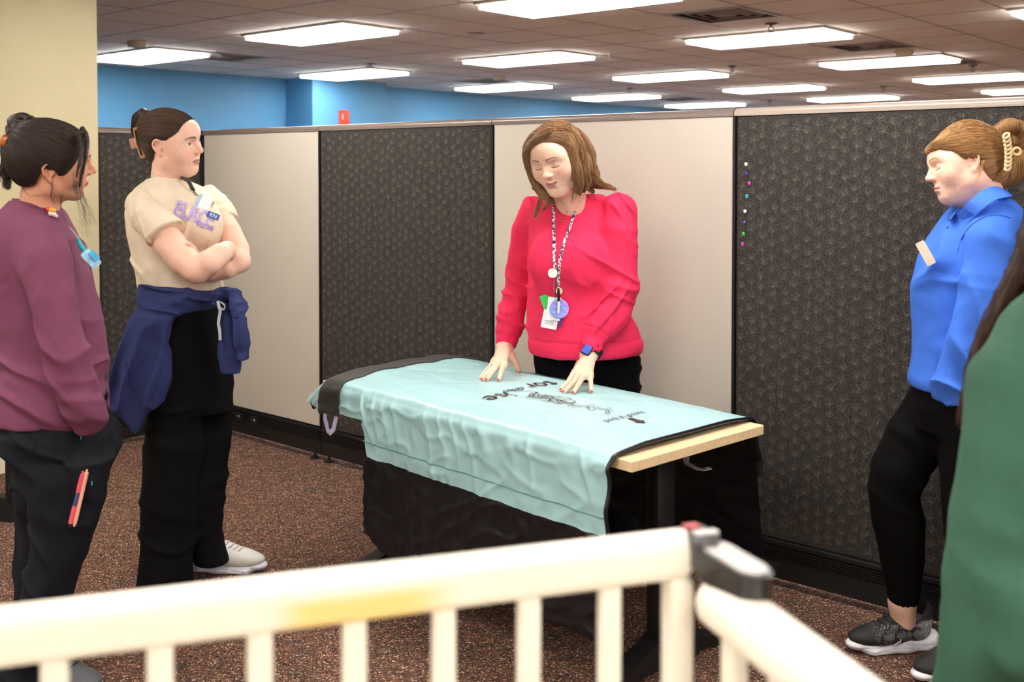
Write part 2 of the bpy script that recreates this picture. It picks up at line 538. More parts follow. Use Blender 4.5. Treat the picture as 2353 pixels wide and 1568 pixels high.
mb = MB(); mb.tube([(0, 0, -.005), (0, 0, -.025), (.012, 0, -.045), (.004, 0, -.06), (-.012, 0, -.052)], .006, seg=8); mb.build('hook', M_FIX, r, True)
p = ceil_at(1093, 77)
st = []
for k in range(9):
    st.append((p[0] + (k - 4) * .012 + random.uniform(-.006, .006), p[1] + random.uniform(-.018, .018), CEIL + .0045))
mb = MB()
for q in st: mb.ball(q, .014, 8, 6, scale=(1.4, 1.0, .15))
tag(mb.build('tile_gouge', mat('gouge_dark', '2b2420', .95, var=.1)), 'small dark torn spot in a ceiling tile', 'damage')

# ---- red fire strobe on the blue column
M_RED = mat('red_plastic', 'e8452f', 0.4, var=0.02)
pp = None
for bb in np.arange(7.7, 8.9, .01):
    q = AB(9.64, bb, 2.0); u, v, _ = project(q)
    if u >= 787: pp = bb; break
fa = empty('fire_alarm_strobe', mat=Matrix.Translation(AB(9.64, pp, 2.06)) @ Matrix.Rotation(math.atan2(D2[1], D2[0]), 4, 'Z'))
tag(fa, 'red fire alarm strobe on the blue column', 'fire alarm')
mb = MB(); mb.box((0, -.026, 0), (.125, .05, .20), bevel=.008); mb.build('body', M_RED, fa, True)
mb = MB(); mb.box((0, -.028, -.115), (.11, .05, .03), bevel=.005); mb.build('lens', mat('strobe_lens', 'e8e2d0', .2, var=.02), fa, True)
v, f = text_mesh('FIRE', .034)
mesh_obj('lettering', [(-.046 + y, -.0522, -x + .02) for x, y, z in v], f, mat('white_print', 'f4f0ea', .6, var=.01), fa)
# ================================================================== office partition
M_CAP = mat('partition_cap', '6f625c', 0.35, var=0.03, coat=.2)
M_BLACK = mat('black_plastic', '151415', 0.45, var=0.05, bump=0)
M_BEIGE = mat('beige_panel_fabric', 'bdb5aa', 0.85, var=0.035, scale=420, bump=0.4, bscale=900, sheen=.1)
def dark_fabric():
    m = bpy.data.materials.new('charcoal_panel_fabric'); m.use_nodes = True
    nt = m.node_tree; N = nt.nodes; L = nt.links; b = N['Principled BSDF']
    tc = N.new('ShaderNodeTexCoord')
    vo = N.new('ShaderNodeTexVoronoi'); vo.inputs['Scale'].default_value = 330
    L.new(tc.outputs['Object'], vo.inputs['Vector'])
    sp = N.new('ShaderNodeSeparateColor'); L.new(vo.outputs['Color'], sp.inputs[0])
    r = N.new('ShaderNodeValToRGB'); e = r.color_ramp.elements
    e[0].position, e[0].color = 0.0, srgb('1f1d1c'); e[1].position, e[1].color = 1.0, srgb('4c4744')
    x = e.new(.25); x.color = srgb('343130')
    x = e.new(.8); x.color = srgb('3d3937')
    L.new(sp.outputs[0], r.inputs[0]); L.new(r.outputs[0], b.inputs['Base Color'])
    b.inputs['Roughness'].default_value = 0.9
    b.inputs['Specular IOR Level'].default_value = 0.2
    return m
M_DARK = dark_fabric()
M_FLOWER = mat('floral_thread', '675e53', 0.8, var=.15, scale=60)

def flower_lines(rg):
    """one outlined lotus flower with a curling stem, unit size ~1"""
    out = []
    def petal(ang, ln, wd, base=(0, -.42)):
        s = np.linspace(0, 1, 5)
        ca, sa = math.sin(ang), math.cos(ang)
        pts = [(-wd * math.sin(math.pi * t ** .8), ln * t) for t in s] + [(wd * math.sin(math.pi * t ** .8), ln * t) for t in s[::-1]][1:]
        if rg.random() < .35: pts = pts[:6]
        out.append([(base[0] + x * sa + y * ca, base[1] - x * ca + y * sa) for x, y in pts])
    j = lambda s: rg.uniform(-s, s)
    petal(j(.15), .85 + j(.08), .17)
    petal(.50 + j(.1), .82, .15); petal(-.50 + j(.1), .82, .15)
    petal(1.05 + j(.1), .66, .15); petal(-1.05 + j(.1), .66, .15)
    sgn = rg.choice([-1, 1])
    out.append([(sgn * .55 * math.sin(2.6 * k) * k ** .5, -.42 - 1.2 * k + .12 * math.sin(5 * k)) for k in np.linspace(0, 1, 7)])
    return out

def floral(w, h, seed):
    rg = random.Random(seed)
    lines = []
    cw, chh, sz = .043, .046, .030
    col = 0
    x = cw * .3
    while x < w + cw:
        z = (.5 if col % 2 else 0) * chh
        while z < h + chh:
            an = rg.uniform(-.6, .6)
            cx, cz = x + rg.uniform(-.008, .008), z + rg.uniform(-.008, .008)
            s = sz * rg.uniform(.85, 1.15)
            ca, sa = math.cos(an), math.sin(an)
            for ln in flower_lines(rg):
                q = [(cx + s * (px * ca - py * sa), cz + s * (px * sa + py * ca)) for px, py in ln]
                seg = []
                for p in q:
                    if .004 < p[0] < w - .004 and .004 < p[1] < h - .004: seg.append(p)
                    else:
                        if len(seg) > 1: lines.append(seg)
                        seg = []
                if len(seg) > 1: lines.append(seg)
            z += chh
        x += cw; col += 1
    return ribbon2d(lines, .0009)

TOPZ, BASEZ, TH = 1.70, 0.165, .07
def partition_panel(mtx, w, dark, label, seed, outlets=(), feet=(), cap_mat=None):
    """local x along the panel (0..w), y away from the viewer, z up; the visible face is y=0"""
    r = empty('partition_panel', mat=mtx); tag(r, label, 'partition', 'office partition panels')
    mb = MB(); mb.box((w / 2, TH / 2, (TOPZ + BASEZ) / 2), (w - .004, TH - .012, TOPZ - BASEZ - .02)); mb.build('frame', M_BLACK, r)
    for s in (0, 1):
        y = .003 if s == 0 else TH - .003
        mb = MB(); mb.box((w / 2 + .004, y, (TOPZ - .028 + BASEZ + .006) / 2), (w - .018, .008, TOPZ - .028 - BASEZ - .008), bevel=.003)
        mb.build('fabric_face', M_DARK if dark else M_BEIGE, r)
    if dark:
        V, Fc = floral(w - .03, TOPZ - BASEZ - .06, seed)
        Va = np.array(V); o = np_mesh_flat('floral_print', np.stack([Va[:, 0] + .016, np.full(len(Va), -.0016), Va[:, 1] + BASEZ + .02], 1), np.array(Fc), M_FLOWER, r); tag(o, kind='stuff')
    # rounded top cap
    prof = []
    hh, ww = .030, TH + .008
    for k in range(13):
        an = math.pi * k / 12
        prof.append((ww / 2 * math.cos(an), .012 + (hh - .012) * math.sin(an)))
    prof = [(ww / 2, 0)] + prof + [(-ww / 2, 0)]
    mb = MB(); mb.prism([(y + TH / 2, z + TOPZ - hh) for y, z in prof], .002, w - .002, axis='x'); mb.build('top_cap', cap_mat or M_CAP, r, True, 40)
    # slotted upright at the left seam
    mb = MB(); mb.box((.004, -.001, (TOPZ - .03 + BASEZ) / 2), (.009, .012, TOPZ - .03 - BASEZ)); mb.build('slotted_upright', M_BLACK, r)
    # raceway base
    mb = MB()
    mb.box((w / 2, TH / 2, .155), (w - .002, TH + .006, .02), bevel=.004)
    mb.box((w / 2, TH / 2, .118), (w - .004, TH - .014, .055))
    mb.box((w / 2, TH / 2, .062), (w - .004, TH + .002, .068), bevel=.003)
    base = mb.build('base_raceway', M_BLACK, r)
    for k in range(6):
        mb = MB(); mb.box((w / 2, -.0005, .100 + .0078 * k), (w - .01, .008, .0040)); mb.build('vent_slat', M_BLACK, base)
    for x in outlets:
        mb = MB(); mb.box((x, -.004, .118), (.075, .006, .045), bevel=.002); mb.build('outlet_cover', M_BLACK, base)
        mb = MB(); mb.box((x + .008, -.0075, .121), (.006, .002, .012)); mb.box((x - .010, -.0075, .121), (.003, .002, .006)); mb.build('outlet_slots', mat('outlet_grey', 'b9b7c6', .4, var=.02), base)
    for x in ((.12, w - .25) if w > .8 else (.2,)):
        mb = MB(); mb.box((x, -.0012, .060), (.15, .0025, .044), bevel=.001, seg=1); mb.build('knockout', M_BLACK, base)
    for x in feet:
        mb = MB(); mb.cyl((x, TH / 2 - .03, .006), (x, TH / 2 - .03, .03), .007, seg=10)
        mb.lathe([(0, 0), (.026, 0), (.027, .004), (.012, .010), (0, .010)], 18, center=(x, TH / 2 - .03, .001))
        mb.build('levelling_foot', M_BLACK, r, True)
    return r

BP = 3.467
SEAM = [5.295, 4.266, 3.099, 1.926, 0.30]
partition_panel(frame_ab(SEAM[0], BP), SEAM[0] - SEAM[1], False, 'pale beige partition panel behind the woman in the cream tee', 1, outlets=(.33, .47), feet=(.06, SEAM[0] - SEAM[1] - .05))
partition_panel(frame_ab(SEAM[1], BP), SEAM[1] - SEAM[2], True, 'charcoal floral partition panel between the two beige panels', 2, feet=(.06, 1.1))
partition_panel(frame_ab(SEAM[2], BP), SEAM[2] - SEAM[3], False, 'bright beige partition panel behind the woman in the pink sweater', 3, feet=(.06, 1.1))
partition_panel(frame_ab(SEAM[3], BP), SEAM[3] - SEAM[4], True, 'wide charcoal floral partition panel with pushpins behind the blonde woman', 4, feet=(.06, .8, 1.5),
                cap_mat=mat('partition_cap_lit', '988a80', 0.3, var=.03, coat=.3))  # same cap, paler: its warm reflected light is put into the colour
# side wing running from the corner towards the viewer, and its corner post
m = Matrix.Identity(4)
m[0][0], m[1][0] = D2[0], D2[1]; m[0][1], m[1][1] = D1[0], D1[1]
p = AB(5.315, 2.845); m[0][3], m[1][3] = p.x, p.y
partition_panel(m, BP - 2.845 + .005, True, 'narrow charcoal floral partition panel beside the cream wall', 5, feet=(.06, .5))
r = empty('corner_post', tuple(AB(5.345, BP + .035, 0))); tag(r, 'black corner post joining the narrow floral panel to the beige one', 'post')
mb = MB(); mb.box((0, 0, .85), (.085, .085, 1.66), rot=rotz, bevel=.006); mb.build('post', M_BLACK, r)
mb = MB(); mb.box((0, 0, 1.686), (.09, .09, .018), rot=rotz, bevel=.005); mb.build('post_cap', M_BLACK, r)
mb = MB(); mb.box((0, 0, .013), (.07, .07, .024), rot=rotz, bevel=.004); mb.build('post_foot', M_BLACK, r)

# ---- pushpins
PIN = [(1714, 376, 'white', 'e9e6e4', 'topmost white'), (1714, 397, 'purple', '4a2fa0', 'upper purple'), (1721, 420, 'magenta', 'b83aa8', 'upper magenta'), (1716.5, 449, 'cyan', '2fa9cf', 'single cyan'),
       (1712, 485, 'white', 'e9e6e4', 'lower white'), (1710, 511, 'purple', '3f228c', 'lower purple'), (1708, 536, 'green', '2fbf6c', 'single green'), (1706.5, 558.5, 'magenta', 'b532a4', 'lowest magenta')]
for u, v, nm, c, lab in PIN:
    rr = ray(u, v); den = rr[0] * D2[0] + rr[1] * D2[1]
    t = (BP - .002) / den
    q = np.array([0, 0, CAM_H]) + rr * t
    ang = random.uniform(-.4, .4)
    dirv = Vector((-D2[0], -D2[1], -.25 + random.uniform(-.2, .2))) + Vector((-D1[0], -D1[1], 0)) * (.55 + ang * .3)
    rot = dirv.to_track_quat('Z', 'Y').to_matrix()
    o = empty('pushpin', tuple(q)); tag(o, '%s pushpin in the column on the wide floral panel' % lab, 'pushpin', 'pushpins on the floral panel')
    mp_ = mat('pin_' + nm, c, .2, var=.02, coat=.6)
    mb = MB(); mb.lathe([(0, .003), (.0055, .003), (.0058, .005), (.0032, .007), (.0028, .013), (.0045, .016), (.0050, .018), (.0040, .0195), (0, .0195)], 14, rot=rot); mb.build('grip', mp_, o, True)
    mb = MB(); mb.cyl(rot @ Vector((0, 0, -.002)), rot @ Vector((0, 0, .004)), .0006, seg=6); mb.build('needle', M_CHROME, o)

# ---- scraps at the left edge: yellow sheet on the cream wall, end of another desk
ym = Matrix.Identity(4)
ym[0][0], ym[1][0] = D2[0], D2[1]; ym[0][1], ym[1][1] = D1[0], D1[1]
q = W(-18, 842, 5.2); ab = q[:2] @ D2
p = AB(A_CREAM - .004, ab); ym[0][3], ym[1][3], ym[2][3] = p.x, p.y, q[2]
o = mesh_obj('yellow_notice', [(-.055, 0, -.085), (.055, 0, -.085), (.055, 0, .085), (-.055, 0, .085), (-.055, .002, -.085), (.055, .002, -.085), (.055, .002, .085), (-.055, .002, .085)],
             [(0, 1, 2, 3), (7, 6, 5, 4), (0, 4, 5, 1), (1, 5, 6, 2), (2, 6, 7, 3), (3, 7, 4, 0)], mat('yellow_paper', 'f2c62a', .6, var=.02))
o.matrix_world = ym; tag(o, 'yellow paper notice on the cream wall at the left edge', 'notice')
# ================================================================== training table and positioning pad
TT = np.array([.735, .678]); TL = np.array([-.678, .735]); TO = np.array([.319, 2.834]); TZ = .70
TW, TLEN = .61, 1.50
tmx = Matrix.Identity(4)
tmx[0][0], tmx[1][0] = TT[0], TT[1]; tmx[0][1], tmx[1][1] = TL[0], TL[1]; tmx[0][3], tmx[1][3] = TO[0], TO[1]
def wood_mat():
    m = mat('maple_laminate', 'efd3a6', .42, var=.10, scale=14, stretch=(6, 1, 6), bump=.05, bscale=80)
    return m
M_WOOD = wood_mat()
M_LEG = mat('black_powdercoat', '0f0f12', .5, var=.08, bump=.15, bscale=500)
tb = empty('training_table', mat=tmx); tag(tb, 'maple topped table with black T shaped legs under the pad', 'table')
mb = MB(); mb.box((TW / 2, TLEN / 2, TZ - .015), (TW, TLEN, .030), bevel=.002, seg=1); mb.build('tabletop', M_WOOD, tb)
for t in (.15, 1.36):
    mb = MB(); mb.box((.305, t, .36), (.085, .05, .62), bevel=.012); leg = mb.build('leg_column', M_LEG, tb, True)
    mb = MB()
    pr = [(.02, .0), (.02, .02), (.10, .042), (.24, .085), (.27, .10), (.34, .10), (.37, .085), (.51, .042), (.59, .02), (.59, 0), (.52, 0), (.50, .012), (.11, .012), (.09, 0)]
    mb.prism(pr, t - .032, t + .032, axis='y'); mb.build('leg_foot', M_LEG, tb)
    mb = MB(); mb.box((.305, t, .655), (.46, .05, .03), bevel=.004); mb.build('support_arm', M_LEG, tb)
mb = MB(); mb.box((.305, .755, .60), (.02, 1.17, .06), bevel=.004); mb.build('crossbar', M_LEG, tb)

# another black table leg far left, mostly out of the picture
d2_ = empty('side_table', mat=Matrix.Translation((-2.225, 4.50, 0)) @ Matrix.Rotation(math.radians(-8), 4, 'Z')); tag(d2_, 'black pedestal table leg behind the woman in maroon', 'table')
mb = MB(); mb.box((.13, 0, .36), (.055, .05, .66), bevel=.01); mb.build('leg_column', M_LEG, d2_, True)
mb = MB(); mb.prism([(-.45, 0), (-.45, .03), (-.20, .07), (.02, .105), (.11, .10), (.16, .03), (.16, 0)], -.03, .03, axis='y'); mb.build('leg_foot', M_LEG, d2_)
mb = MB(); mb.box((-.25, .0, .715), (.60, .45, .028), bevel=.003); mb.build('tabletop', M_WOOD, d2_)

# ---- the pad
def vnoise2(x, y, seed=0):
    """smooth value noise, vectorised"""
    rg = np.random.default_rng(seed); G = rg.random((64, 64))
    xi = np.floor(x).astype(int); yi = np.floor(y).astype(int); fx = x - xi; fy = y - yi
    fx = fx * fx * (3 - 2 * fx); fy = fy * fy * (3 - 2 * fy)
    g = lambda i, j: G[i % 64, j % 64]
    return (g(xi, yi) * (1 - fx) + g(xi + 1, yi) * fx) * (1 - fy) + (g(xi, yi + 1) * (1 - fx) + g(xi + 1, yi + 1) * fx) * fy - .5

M_TEAL = mat('teal_nylon', 'a3cdd2', .36, var=.03, scale=8, bump=.05, bscale=600)
M_NAVY = mat('black_nylon', '0a0b14', .42, var=.1, scale=6, bump=.1, bscale=500)
M_STRAP = mat('charcoal_strap', '3a3836', .7, var=.06, scale=60, bump=.3, bscale=900)
M_LOOP = mat('lavender_webbing', 'c9c6ea', .6, var=.04, scale=200)
PAD_T0, PAD_T1 = .055, 1.66
RB = .032                                       # roll radius of the puffed side edge
def pad_point(d, t):
    """d = distance across the cloth measured from the near table edge (0) to the far edge (TW);
    negative or > TW hangs down.  returns x, z in table coordinates (arrays)"""
    d = np.asarray(d, float); t = np.asarray(t, float)
    x = np.empty_like(d); z = np.empty_like(d)
    puff = .018 + .020 * np.clip(np.sin(np.clip((t - PAD_T0) / .35, 0, 1) * math.pi / 2), 0, 1)
    # loose lengthwise and diagonal folds over the top
    fold = (.022 * vnoise2(d * 3.2 + t * 1.4 + 3, t * 2.3, 1) + .010 * vnoise2(d * 9 - t * 2.6, t * 5 + d * 4, 2)
            + .0045 * vnoise2(d * 24 + t * 9, t * 10, 3))
    fold = fold * .6 - .004 * (1 - np.minimum(np.abs(vnoise2(d * 6 + t * 3.2, t * 4.5 - d * 5, 16)) * 3.4, 1)) ** 2 - .002 * (1 - np.minimum(np.abs(vnoise2(d * 14 - t * 4, t * 11 + d * 3, 17)) * 3.4, 1)) ** 2
    end = np.clip((t - 1.42) / .22, 0, 1)        # overhanging far end sinks
    top = TZ + .006 + puff * np.clip(np.minimum(d + .02, TW + .02 - d) / .14, 0, 1) ** .5 + fold * np.clip((np.minimum(d, TW - d) + .03) / .08, 0.15, 1) * np.clip((t - PAD_T0) / .1, .1, 1)
    L = math.pi / 2 * RB
    inside = (d >= 0) & (d <= TW)
    x[inside] = d[inside]; z[inside] = top[inside]
    for side in (0, 1):
        s = (-d) if side == 0 else (d - TW)
        mk = s > 0
        a = np.clip(s / RB, 0, math.pi / 2)
        xo = RB * np.sin(a); zo = -RB * (1 - np.cos(a))
        down = np.clip(s - L, 0, None)
        cr = (1 - np.minimum(np.abs(vnoise2(t * 17 + s * 5 + .8 * vnoise2(t * 6, s * 9, 21), s * 2.2 + 7 * side, 14)) * 3.0, 1)) ** 2
        cr2 = (1 - np.minimum(np.abs(vnoise2(t * 9 - s * 16, s * 12 + t * 5 + 3, 15)) * 3.2, 1)) ** 2
        rip = .013 * (cr - .3) * np.clip(s / .07, 0, 1) * np.exp(-np.clip(down - .05, 0, 1) / .10) + .008 * (cr2 - .3) * np.clip(s / .05, 0, 1) + .012 * vnoise2(t * 9 + 10 * side, s * 3, 5) * np.clip(down / .1, 0, 1) + .018 * vnoise2(t * 3.1, s * 2, 6) * np.clip(down / .2, 0, 1)
        pk = .008 * np.abs(vnoise2(t * 26 + s * 10, t * 7 - s * 12, 8)) * np.clip(s / .06, 0, 1) + .003 * vnoise2(t * 40, s * 30, 9) * np.clip(s / .05, 0, 1)
        flare = (.00 if side == 0 else .16) * down
        xx = -(xo + rip + pk + flare + .004)
        zz = top + zo - down
        x[mk] = (xx if side == 0 else TW - xx)[mk]; z[mk] = zz[mk]
    z = z - .16 * end ** 1.6
    return x, z

def pad_sheet(name, dfun, t0, t1, nd, nt, m, parent, thick=.004, off=0.0, smooth=True):
    """dfun(t) -> (d0, d1) strip limits"""
    ts = np.linspace(t0, t1, nt)
    V = []
    for t in ts:
        d0, d1 = dfun(t)
        d = np.linspace(d0, d1, nd)
        x, z = pad_point(d, np.full(nd, t))
        # small outward offset
        gx = np.gradient(x); gz = np.gradient(z); n = np.stack([-gz, gx], 1); n /= np.maximum(np.linalg.norm(n, axis=1, keepdims=True), 1e-9)
        x = x + n[:, 0] * off; z = z + n[:, 1] * off
        V.append(np.stack([x, np.full(nd, t) + .004 * vnoise2(d * 7, np.full(nd, t) * 5, 12), z], 1))
    V = np.array(V); n1 = nt * nd
    for _ in range(2 if nd > 40 and nt > 40 else 0):
        V[1:-1, 1:-1] = .5 * V[1:-1, 1:-1] + .125 * (V[:-2, 1:-1] + V[2:, 1:-1] + V[1:-1, :-2] + V[1:-1, 2:])
    N = np.zeros_like(V)
    du = np.gradient(V, axis=1); dv = np.gradient(V, axis=0); N = np.cross(du, dv); N /= np.maximum(np.linalg.norm(N, axis=2, keepdims=True), 1e-9)
    top = V.reshape(-1, 3); bot = (V - N * thick).reshape(-1, 3)
    Fc = []
    idx = np.arange(n1).reshape(nt, nd)
    q = np.stack([idx[:-1, :-1], idx[:-1, 1:], idx[1:, 1:], idx[1:, :-1]], -1).reshape(-1, 4)
    Fc += q.tolist(); Fc += (q[:, ::-1] + n1).tolist()
    rim = list(idx[0, :]) + list(idx[1:, -1]) + list(idx[-1, ::-1][1:]) + list(idx[::-1, 0][1:-1])
    for k in range(len(rim)):
        a, b = rim[k], rim[(k + 1) % len(rim)]
        Fc.append((a, a + n1, b + n1, b))
    o = mesh_obj(name, np.concatenate([top, bot]).tolist(), Fc, m, parent, True, 50)
    return o

def teal_d(t):
    k = min(max((t - 1.17) / .03, 0), 1)
    near = -.235 * (1 - k) - .115 * k
    k2 = min(max((t - 1.46) / .2, 0), 1)
    near = near * (1 - k2) + .06 * k2
    return (near, TW + .20 * (1 - k) + .10 * k)
pad = empty('positioning_pad', mat=tmx); tag(pad, 'pale teal quilted turning pad spread over the table', 'bed pad')
cover = pad_sheet('cover', teal_d, PAD_T0, PAD_T1, 210, 330, M_TEAL, pad)
pad_sheet('lining', lambda t: (teal_d(t)[0] + .002, teal_d(t)[1] + .004), PAD_T0 - .002, PAD_T1 - .004, 150, 160, M_NAVY, pad, off=-.0055)
f1 = pad_sheet('side_flap', lambda t: (-.53 - .02 * t + .05 * max(0, (t - 1.1) / .1), -.22), PAD_T0 + .01, 1.195, 60, 150, M_NAVY, pad, off=-.004)
f1['label'] = 'shiny black nylon flap hanging towards the viewer'
f2 = pad_sheet('side_flap', lambda t: (TW + .19, TW + .47), PAD_T0 + .01, 1.19, 40, 80, M_NAVY, pad, off=-.004)
# charcoal strap band across the far end
def strap_d(t): return (-.125, TW + .02)
pad_sheet('strap_band', strap_d, 1.335, 1.455, 110, 16, M_STRAP, pad, thick=.003, off=.0045)
# piping along the near end
ds = np.linspace(-.235, TW + .2, 160); x, z = pad_point(ds, np.full(160, PAD_T0))
mb = MB(); mb.tube([(a, PAD_T0 - .003, b - .003) for a, b in zip(x, z)], .006, seg=8); mb.build('piping', M_NAVY, pad, True)
# stitched seam over the hanging side
for dd in (-.185,):
    ts = np.linspace(PAD_T0, 1.19, 120); x, z = pad_point(np.full(120, dd), ts)
    mb = MB(); mb.tube([(a - .001, t, b) for a, t, b in zip(x, ts, z)], .0022, seg=6); mb.build('seam', mat('teal_thread', '6f9c9d', .6, var=.05), pad, True)
# handles
x, z = pad_point(np.array([-.118]), np.array([1.39])); hx, hz = x[0], z[0]
mb = MB(); mb.tube([(hx + .008, 1.435, hz + .012), (hx + .003, 1.43, hz - .03), (hx - .004, 1.40, hz - .068), (hx - .006, 1.385, hz - .072), (hx, 1.372, hz - .06), (hx + .006, 1.365, hz - .02), (hx + .01, 1.362, hz + .014)], 1, flat=(.020, .003), up=(1, 0, 0))
o = mb.build('handle', M_LOOP, pad); o['label'] = 'lavender webbing loop below the charcoal strap'
q = [W(1577, 1050, 3.28), W(1578, 1065, 3.27), W(1600, 1077, 3.25), W(1616, 1080, 3.25), W(1632, 1076, 3.26)]
iv = tmx.inverted()
mb = MB(); mb.tube([iv @ Vector(p) for p in q], 1, flat=(.022, .003), up=(0, 0, 1))
o = mb.build('handle', mat('grey_webbing', '8d8a90', .6, var=.04), pad); o['label'] = 'grey webbing loop under the table edge'

# ---- printing on the pad: lettering read from the far side
M_PRINT = mat('brown_print', '43302c', .6, var=.05)
def drape(v, f, name, parent, ox, ot, ang=0.0):
    """v in (x,y): x = reading direction (towards the viewer's left = -d), y = letter top (towards the near end = -t)"""
    P = np.array([p[:2] for p in v]); c, s = math.cos(ang), math.sin(ang)
    X = P[:, 0] * c - P[:, 1] * s; Y = P[:, 0] * s + P[:, 1] * c
    d = ox - X; t = ot - Y
    x, z = pad_point(d, t)
    mesh_obj(name, np.stack([x, t, z + .0028], 1).tolist(), f, M_PRINT, parent)
def fine(v, f, n=1):
    me = bpy.data.meshes.new('x'); me.from_pydata(v, [], f)
    bm = bmesh.new(); bm.from_mesh(me); bmesh.ops.triangulate(bm, faces=bm.faces[:])
    bmesh.ops.subdivide_edges(bm, edges=[e for e in bm.edges if e.calc_length() > .012], cuts=n)
    bmesh.ops.subdivide_edges(bm, edges=[e for e in bm.edges if e.calc_length() > .008], cuts=1)
    v = [tuple(x.co) for x in bm.verts]; bm.faces.ensure_lookup_table(); bm.verts.index_update()
    f = [tuple(x.index for x in fc.verts) for fc in bm.faces]; bm.free(); bpy.data.meshes.remove(me)
    return v, f
def dt_of(u, v, z=TZ + .03):
    q = on_z(u, v, z)[:2] - TO
    return float(q @ TT), float(q @ TL)
v, f = fine(*text_mesh('head of bed', .036)); a = dt_of(1435, 962); drape(v, f, 'lettering', pad, a[0], a[1])
v, f = fine([(-.03, .010, 0), (.004, .010, 0), (.004, .022, 0), (.030, 0, 0), (.004, -.022, 0), (.004, -.010, 0), (-.03, -.010, 0)], [(0, 1, 5, 6), (1, 2, 3), (1, 3, 5), (3, 4, 5)])
a = dt_of(1465, 970); v = [(-y, x, 0) for x, y, z in v]; drape(v, f, 'arrow_mark', pad, a[0], a[1])
v, f = fine(*text_mesh('ise', .105)); a = dt_of(1148, 921); drape(v, f, 'lettering', pad, a[0], a[1], 0.0)
v, f = fine(*text_mesh('tor', .105)); a = dt_of(1244, 896); drape(v, f, 'lettering', pad, a[0], a[1], 0.0)
# shell drawing between the letters and the wandering outline below it
lines = []
for k in range(7):
    an = k / 6 * math.pi
    lines.append([(.045 * math.cos(an) * 1.0, .03 * math.sin(an)), (.02 * math.cos(an), .014 * math.sin(an))])
lines.append([(.045 * math.cos(q), .03 * math.sin(q)) for q in np.linspace(0, math.pi, 16)])
lines.append([(.02 * math.cos(q), .014 * math.sin(q)) for q in np.linspace(0, math.pi, 10)])
lines.append([(-.045, 0), (.045, 0)])
lines.append([(.045, 0), (.062, -.006), (.072, .004), (.062, .012), (.047, .008)])
lines = [[(x * .72, y * .9) for x, y in l] for l in lines]
V2, F2 = ribbon2d(lines, .0038); v, f = fine([(x, y, 0) for x, y in V2], F2); a = dt_of(1182, 907); drape([(x, y, 0) for x, y, z in v], f, 'shell_drawing', pad, a[0], a[1])
rg = random.Random(5)
path = []
a0 = dt_of(1208, 915); a1 = dt_of(1412, 953)
n = 320
for k in range(n):
    s = k / (n - 1)
    wob = .026 * math.sin(s * 110) * (1 - .5 * s) + .014 * math.sin(s * 37 + 1)
    lw = .014 * math.cos(s * 83) + .006 * math.sin(s * 190)
    path.append((a0[0] + (a1[0] - a0[0]) * s + wob, a0[1] + (a1[1] - a0[1]) * s + lw))
path2 = [(p[0] + .022 + .012 * math.sin(k * .9), p[1] + .012 * math.cos(k * .7)) for k, p in enumerate(path[10:150])]
V2, F2 = ribbon2d([path, path2], .0020)
P = np.array(V2); x, z = pad_point(P[:, 0], P[:, 1]); mesh_obj('outline_drawing', np.stack([x, P[:, 1], z + .0028], 1).tolist(), F2, M_PRINT, pad)
# ================================================================== white bed rail in the foreground
M_RAIL = mat('ivory_enamel', 'efe9da', .3, var=.015, scale=12, coat=.3)
def stained_rail():
    m = bpy.data.materials.new('ivory_enamel_scuffed'); m.use_nodes = True
    nt = m.node_tree; N = nt.nodes; L = nt.links; b = N['Principled BSDF']
    tc = N.new('ShaderNodeTexCoord'); sx = N.new('ShaderNodeSeparateXYZ'); L.new(tc.outputs['Object'], sx.inputs[0])
    mr = N.new('ShaderNodeMapRange'); mr.interpolation_type = 'SMOOTHSTEP'
    mr.inputs['From Min'].default_value = -.32; mr.inputs['From Max'].default_value = -.28
    m2 = N.new('ShaderNodeMapRange'); m2.interpolation_type = 'SMOOTHSTEP'
    m2.inputs['From Min'].default_value = -.14; m2.inputs['From Max'].default_value = -.20
    L.new(sx.outputs[0], mr.inputs[0]); L.new(sx.outputs[0], m2.inputs[0])
    m3 = N.new('ShaderNodeMapRange'); m3.interpolation_type = 'SMOOTHSTEP'
    m3.inputs['From Min'].default_value = .010; m3.inputs['From Max'].default_value = -.002
    L.new(sx.outputs[2], m3.inputs[0])
    mu = N.new('ShaderNodeMath'); mu.operation = 'MULTIPLY'; L.new(mr.outputs[0], mu.inputs[0]); L.new(m2.outputs[0], mu.inputs[1])
    mu2 = N.new('ShaderNodeMath'); mu2.operation = 'MULTIPLY'; L.new(mu.outputs[0], mu2.inputs[0]); L.new(m3.outputs[0], mu2.inputs[1])
    mx = N.new('ShaderNodeMix'); mx.data_type = 'RGBA'
    L.new(mu2.outputs[0], mx.inputs[0]); mx.inputs[6].default_value = srgb('efe9da'); mx.inputs[7].default_value = srgb('f0d488')
    L.new(mx.outputs[2], b.inputs['Base Color']); b.inputs['Roughness'].default_value = .3
    return m
RD = np.array([.951, .309]); RE = np.array([.309, -.951])      # along the side rail; along the end rail towards the viewer
p0 = W(1400, 1292, 1.0)
rmx = Matrix.Identity(4)
rmx[0][0], rmx[1][0] = RD[0], RD[1]; rmx[0][1], rmx[1][1] = -RD[1], RD[0]
rmx[0][3], rmx[1][3], rmx[2][3] = p0
bed = empty('hospital_bed', mat=rmx); tag(bed, 'ivory hospital bed whose spindled rails cross the foreground', 'bed')
XE = .083
def rounded_rect(w, h, r, n=5):
    out = []
    for cx, cy, a0 in ((w / 2 - r, h / 2 - r, 0), (-w / 2 + r, h / 2 - r, 90), (-w / 2 + r, -h / 2 + r, 180), (w / 2 - r, -h / 2 + r, 270)):
        for k in range(n + 1):
            a = math.radians(a0 + 90 * k / n); out.append((cx + r * math.cos(a), cy + r * math.sin(a)))
    return out
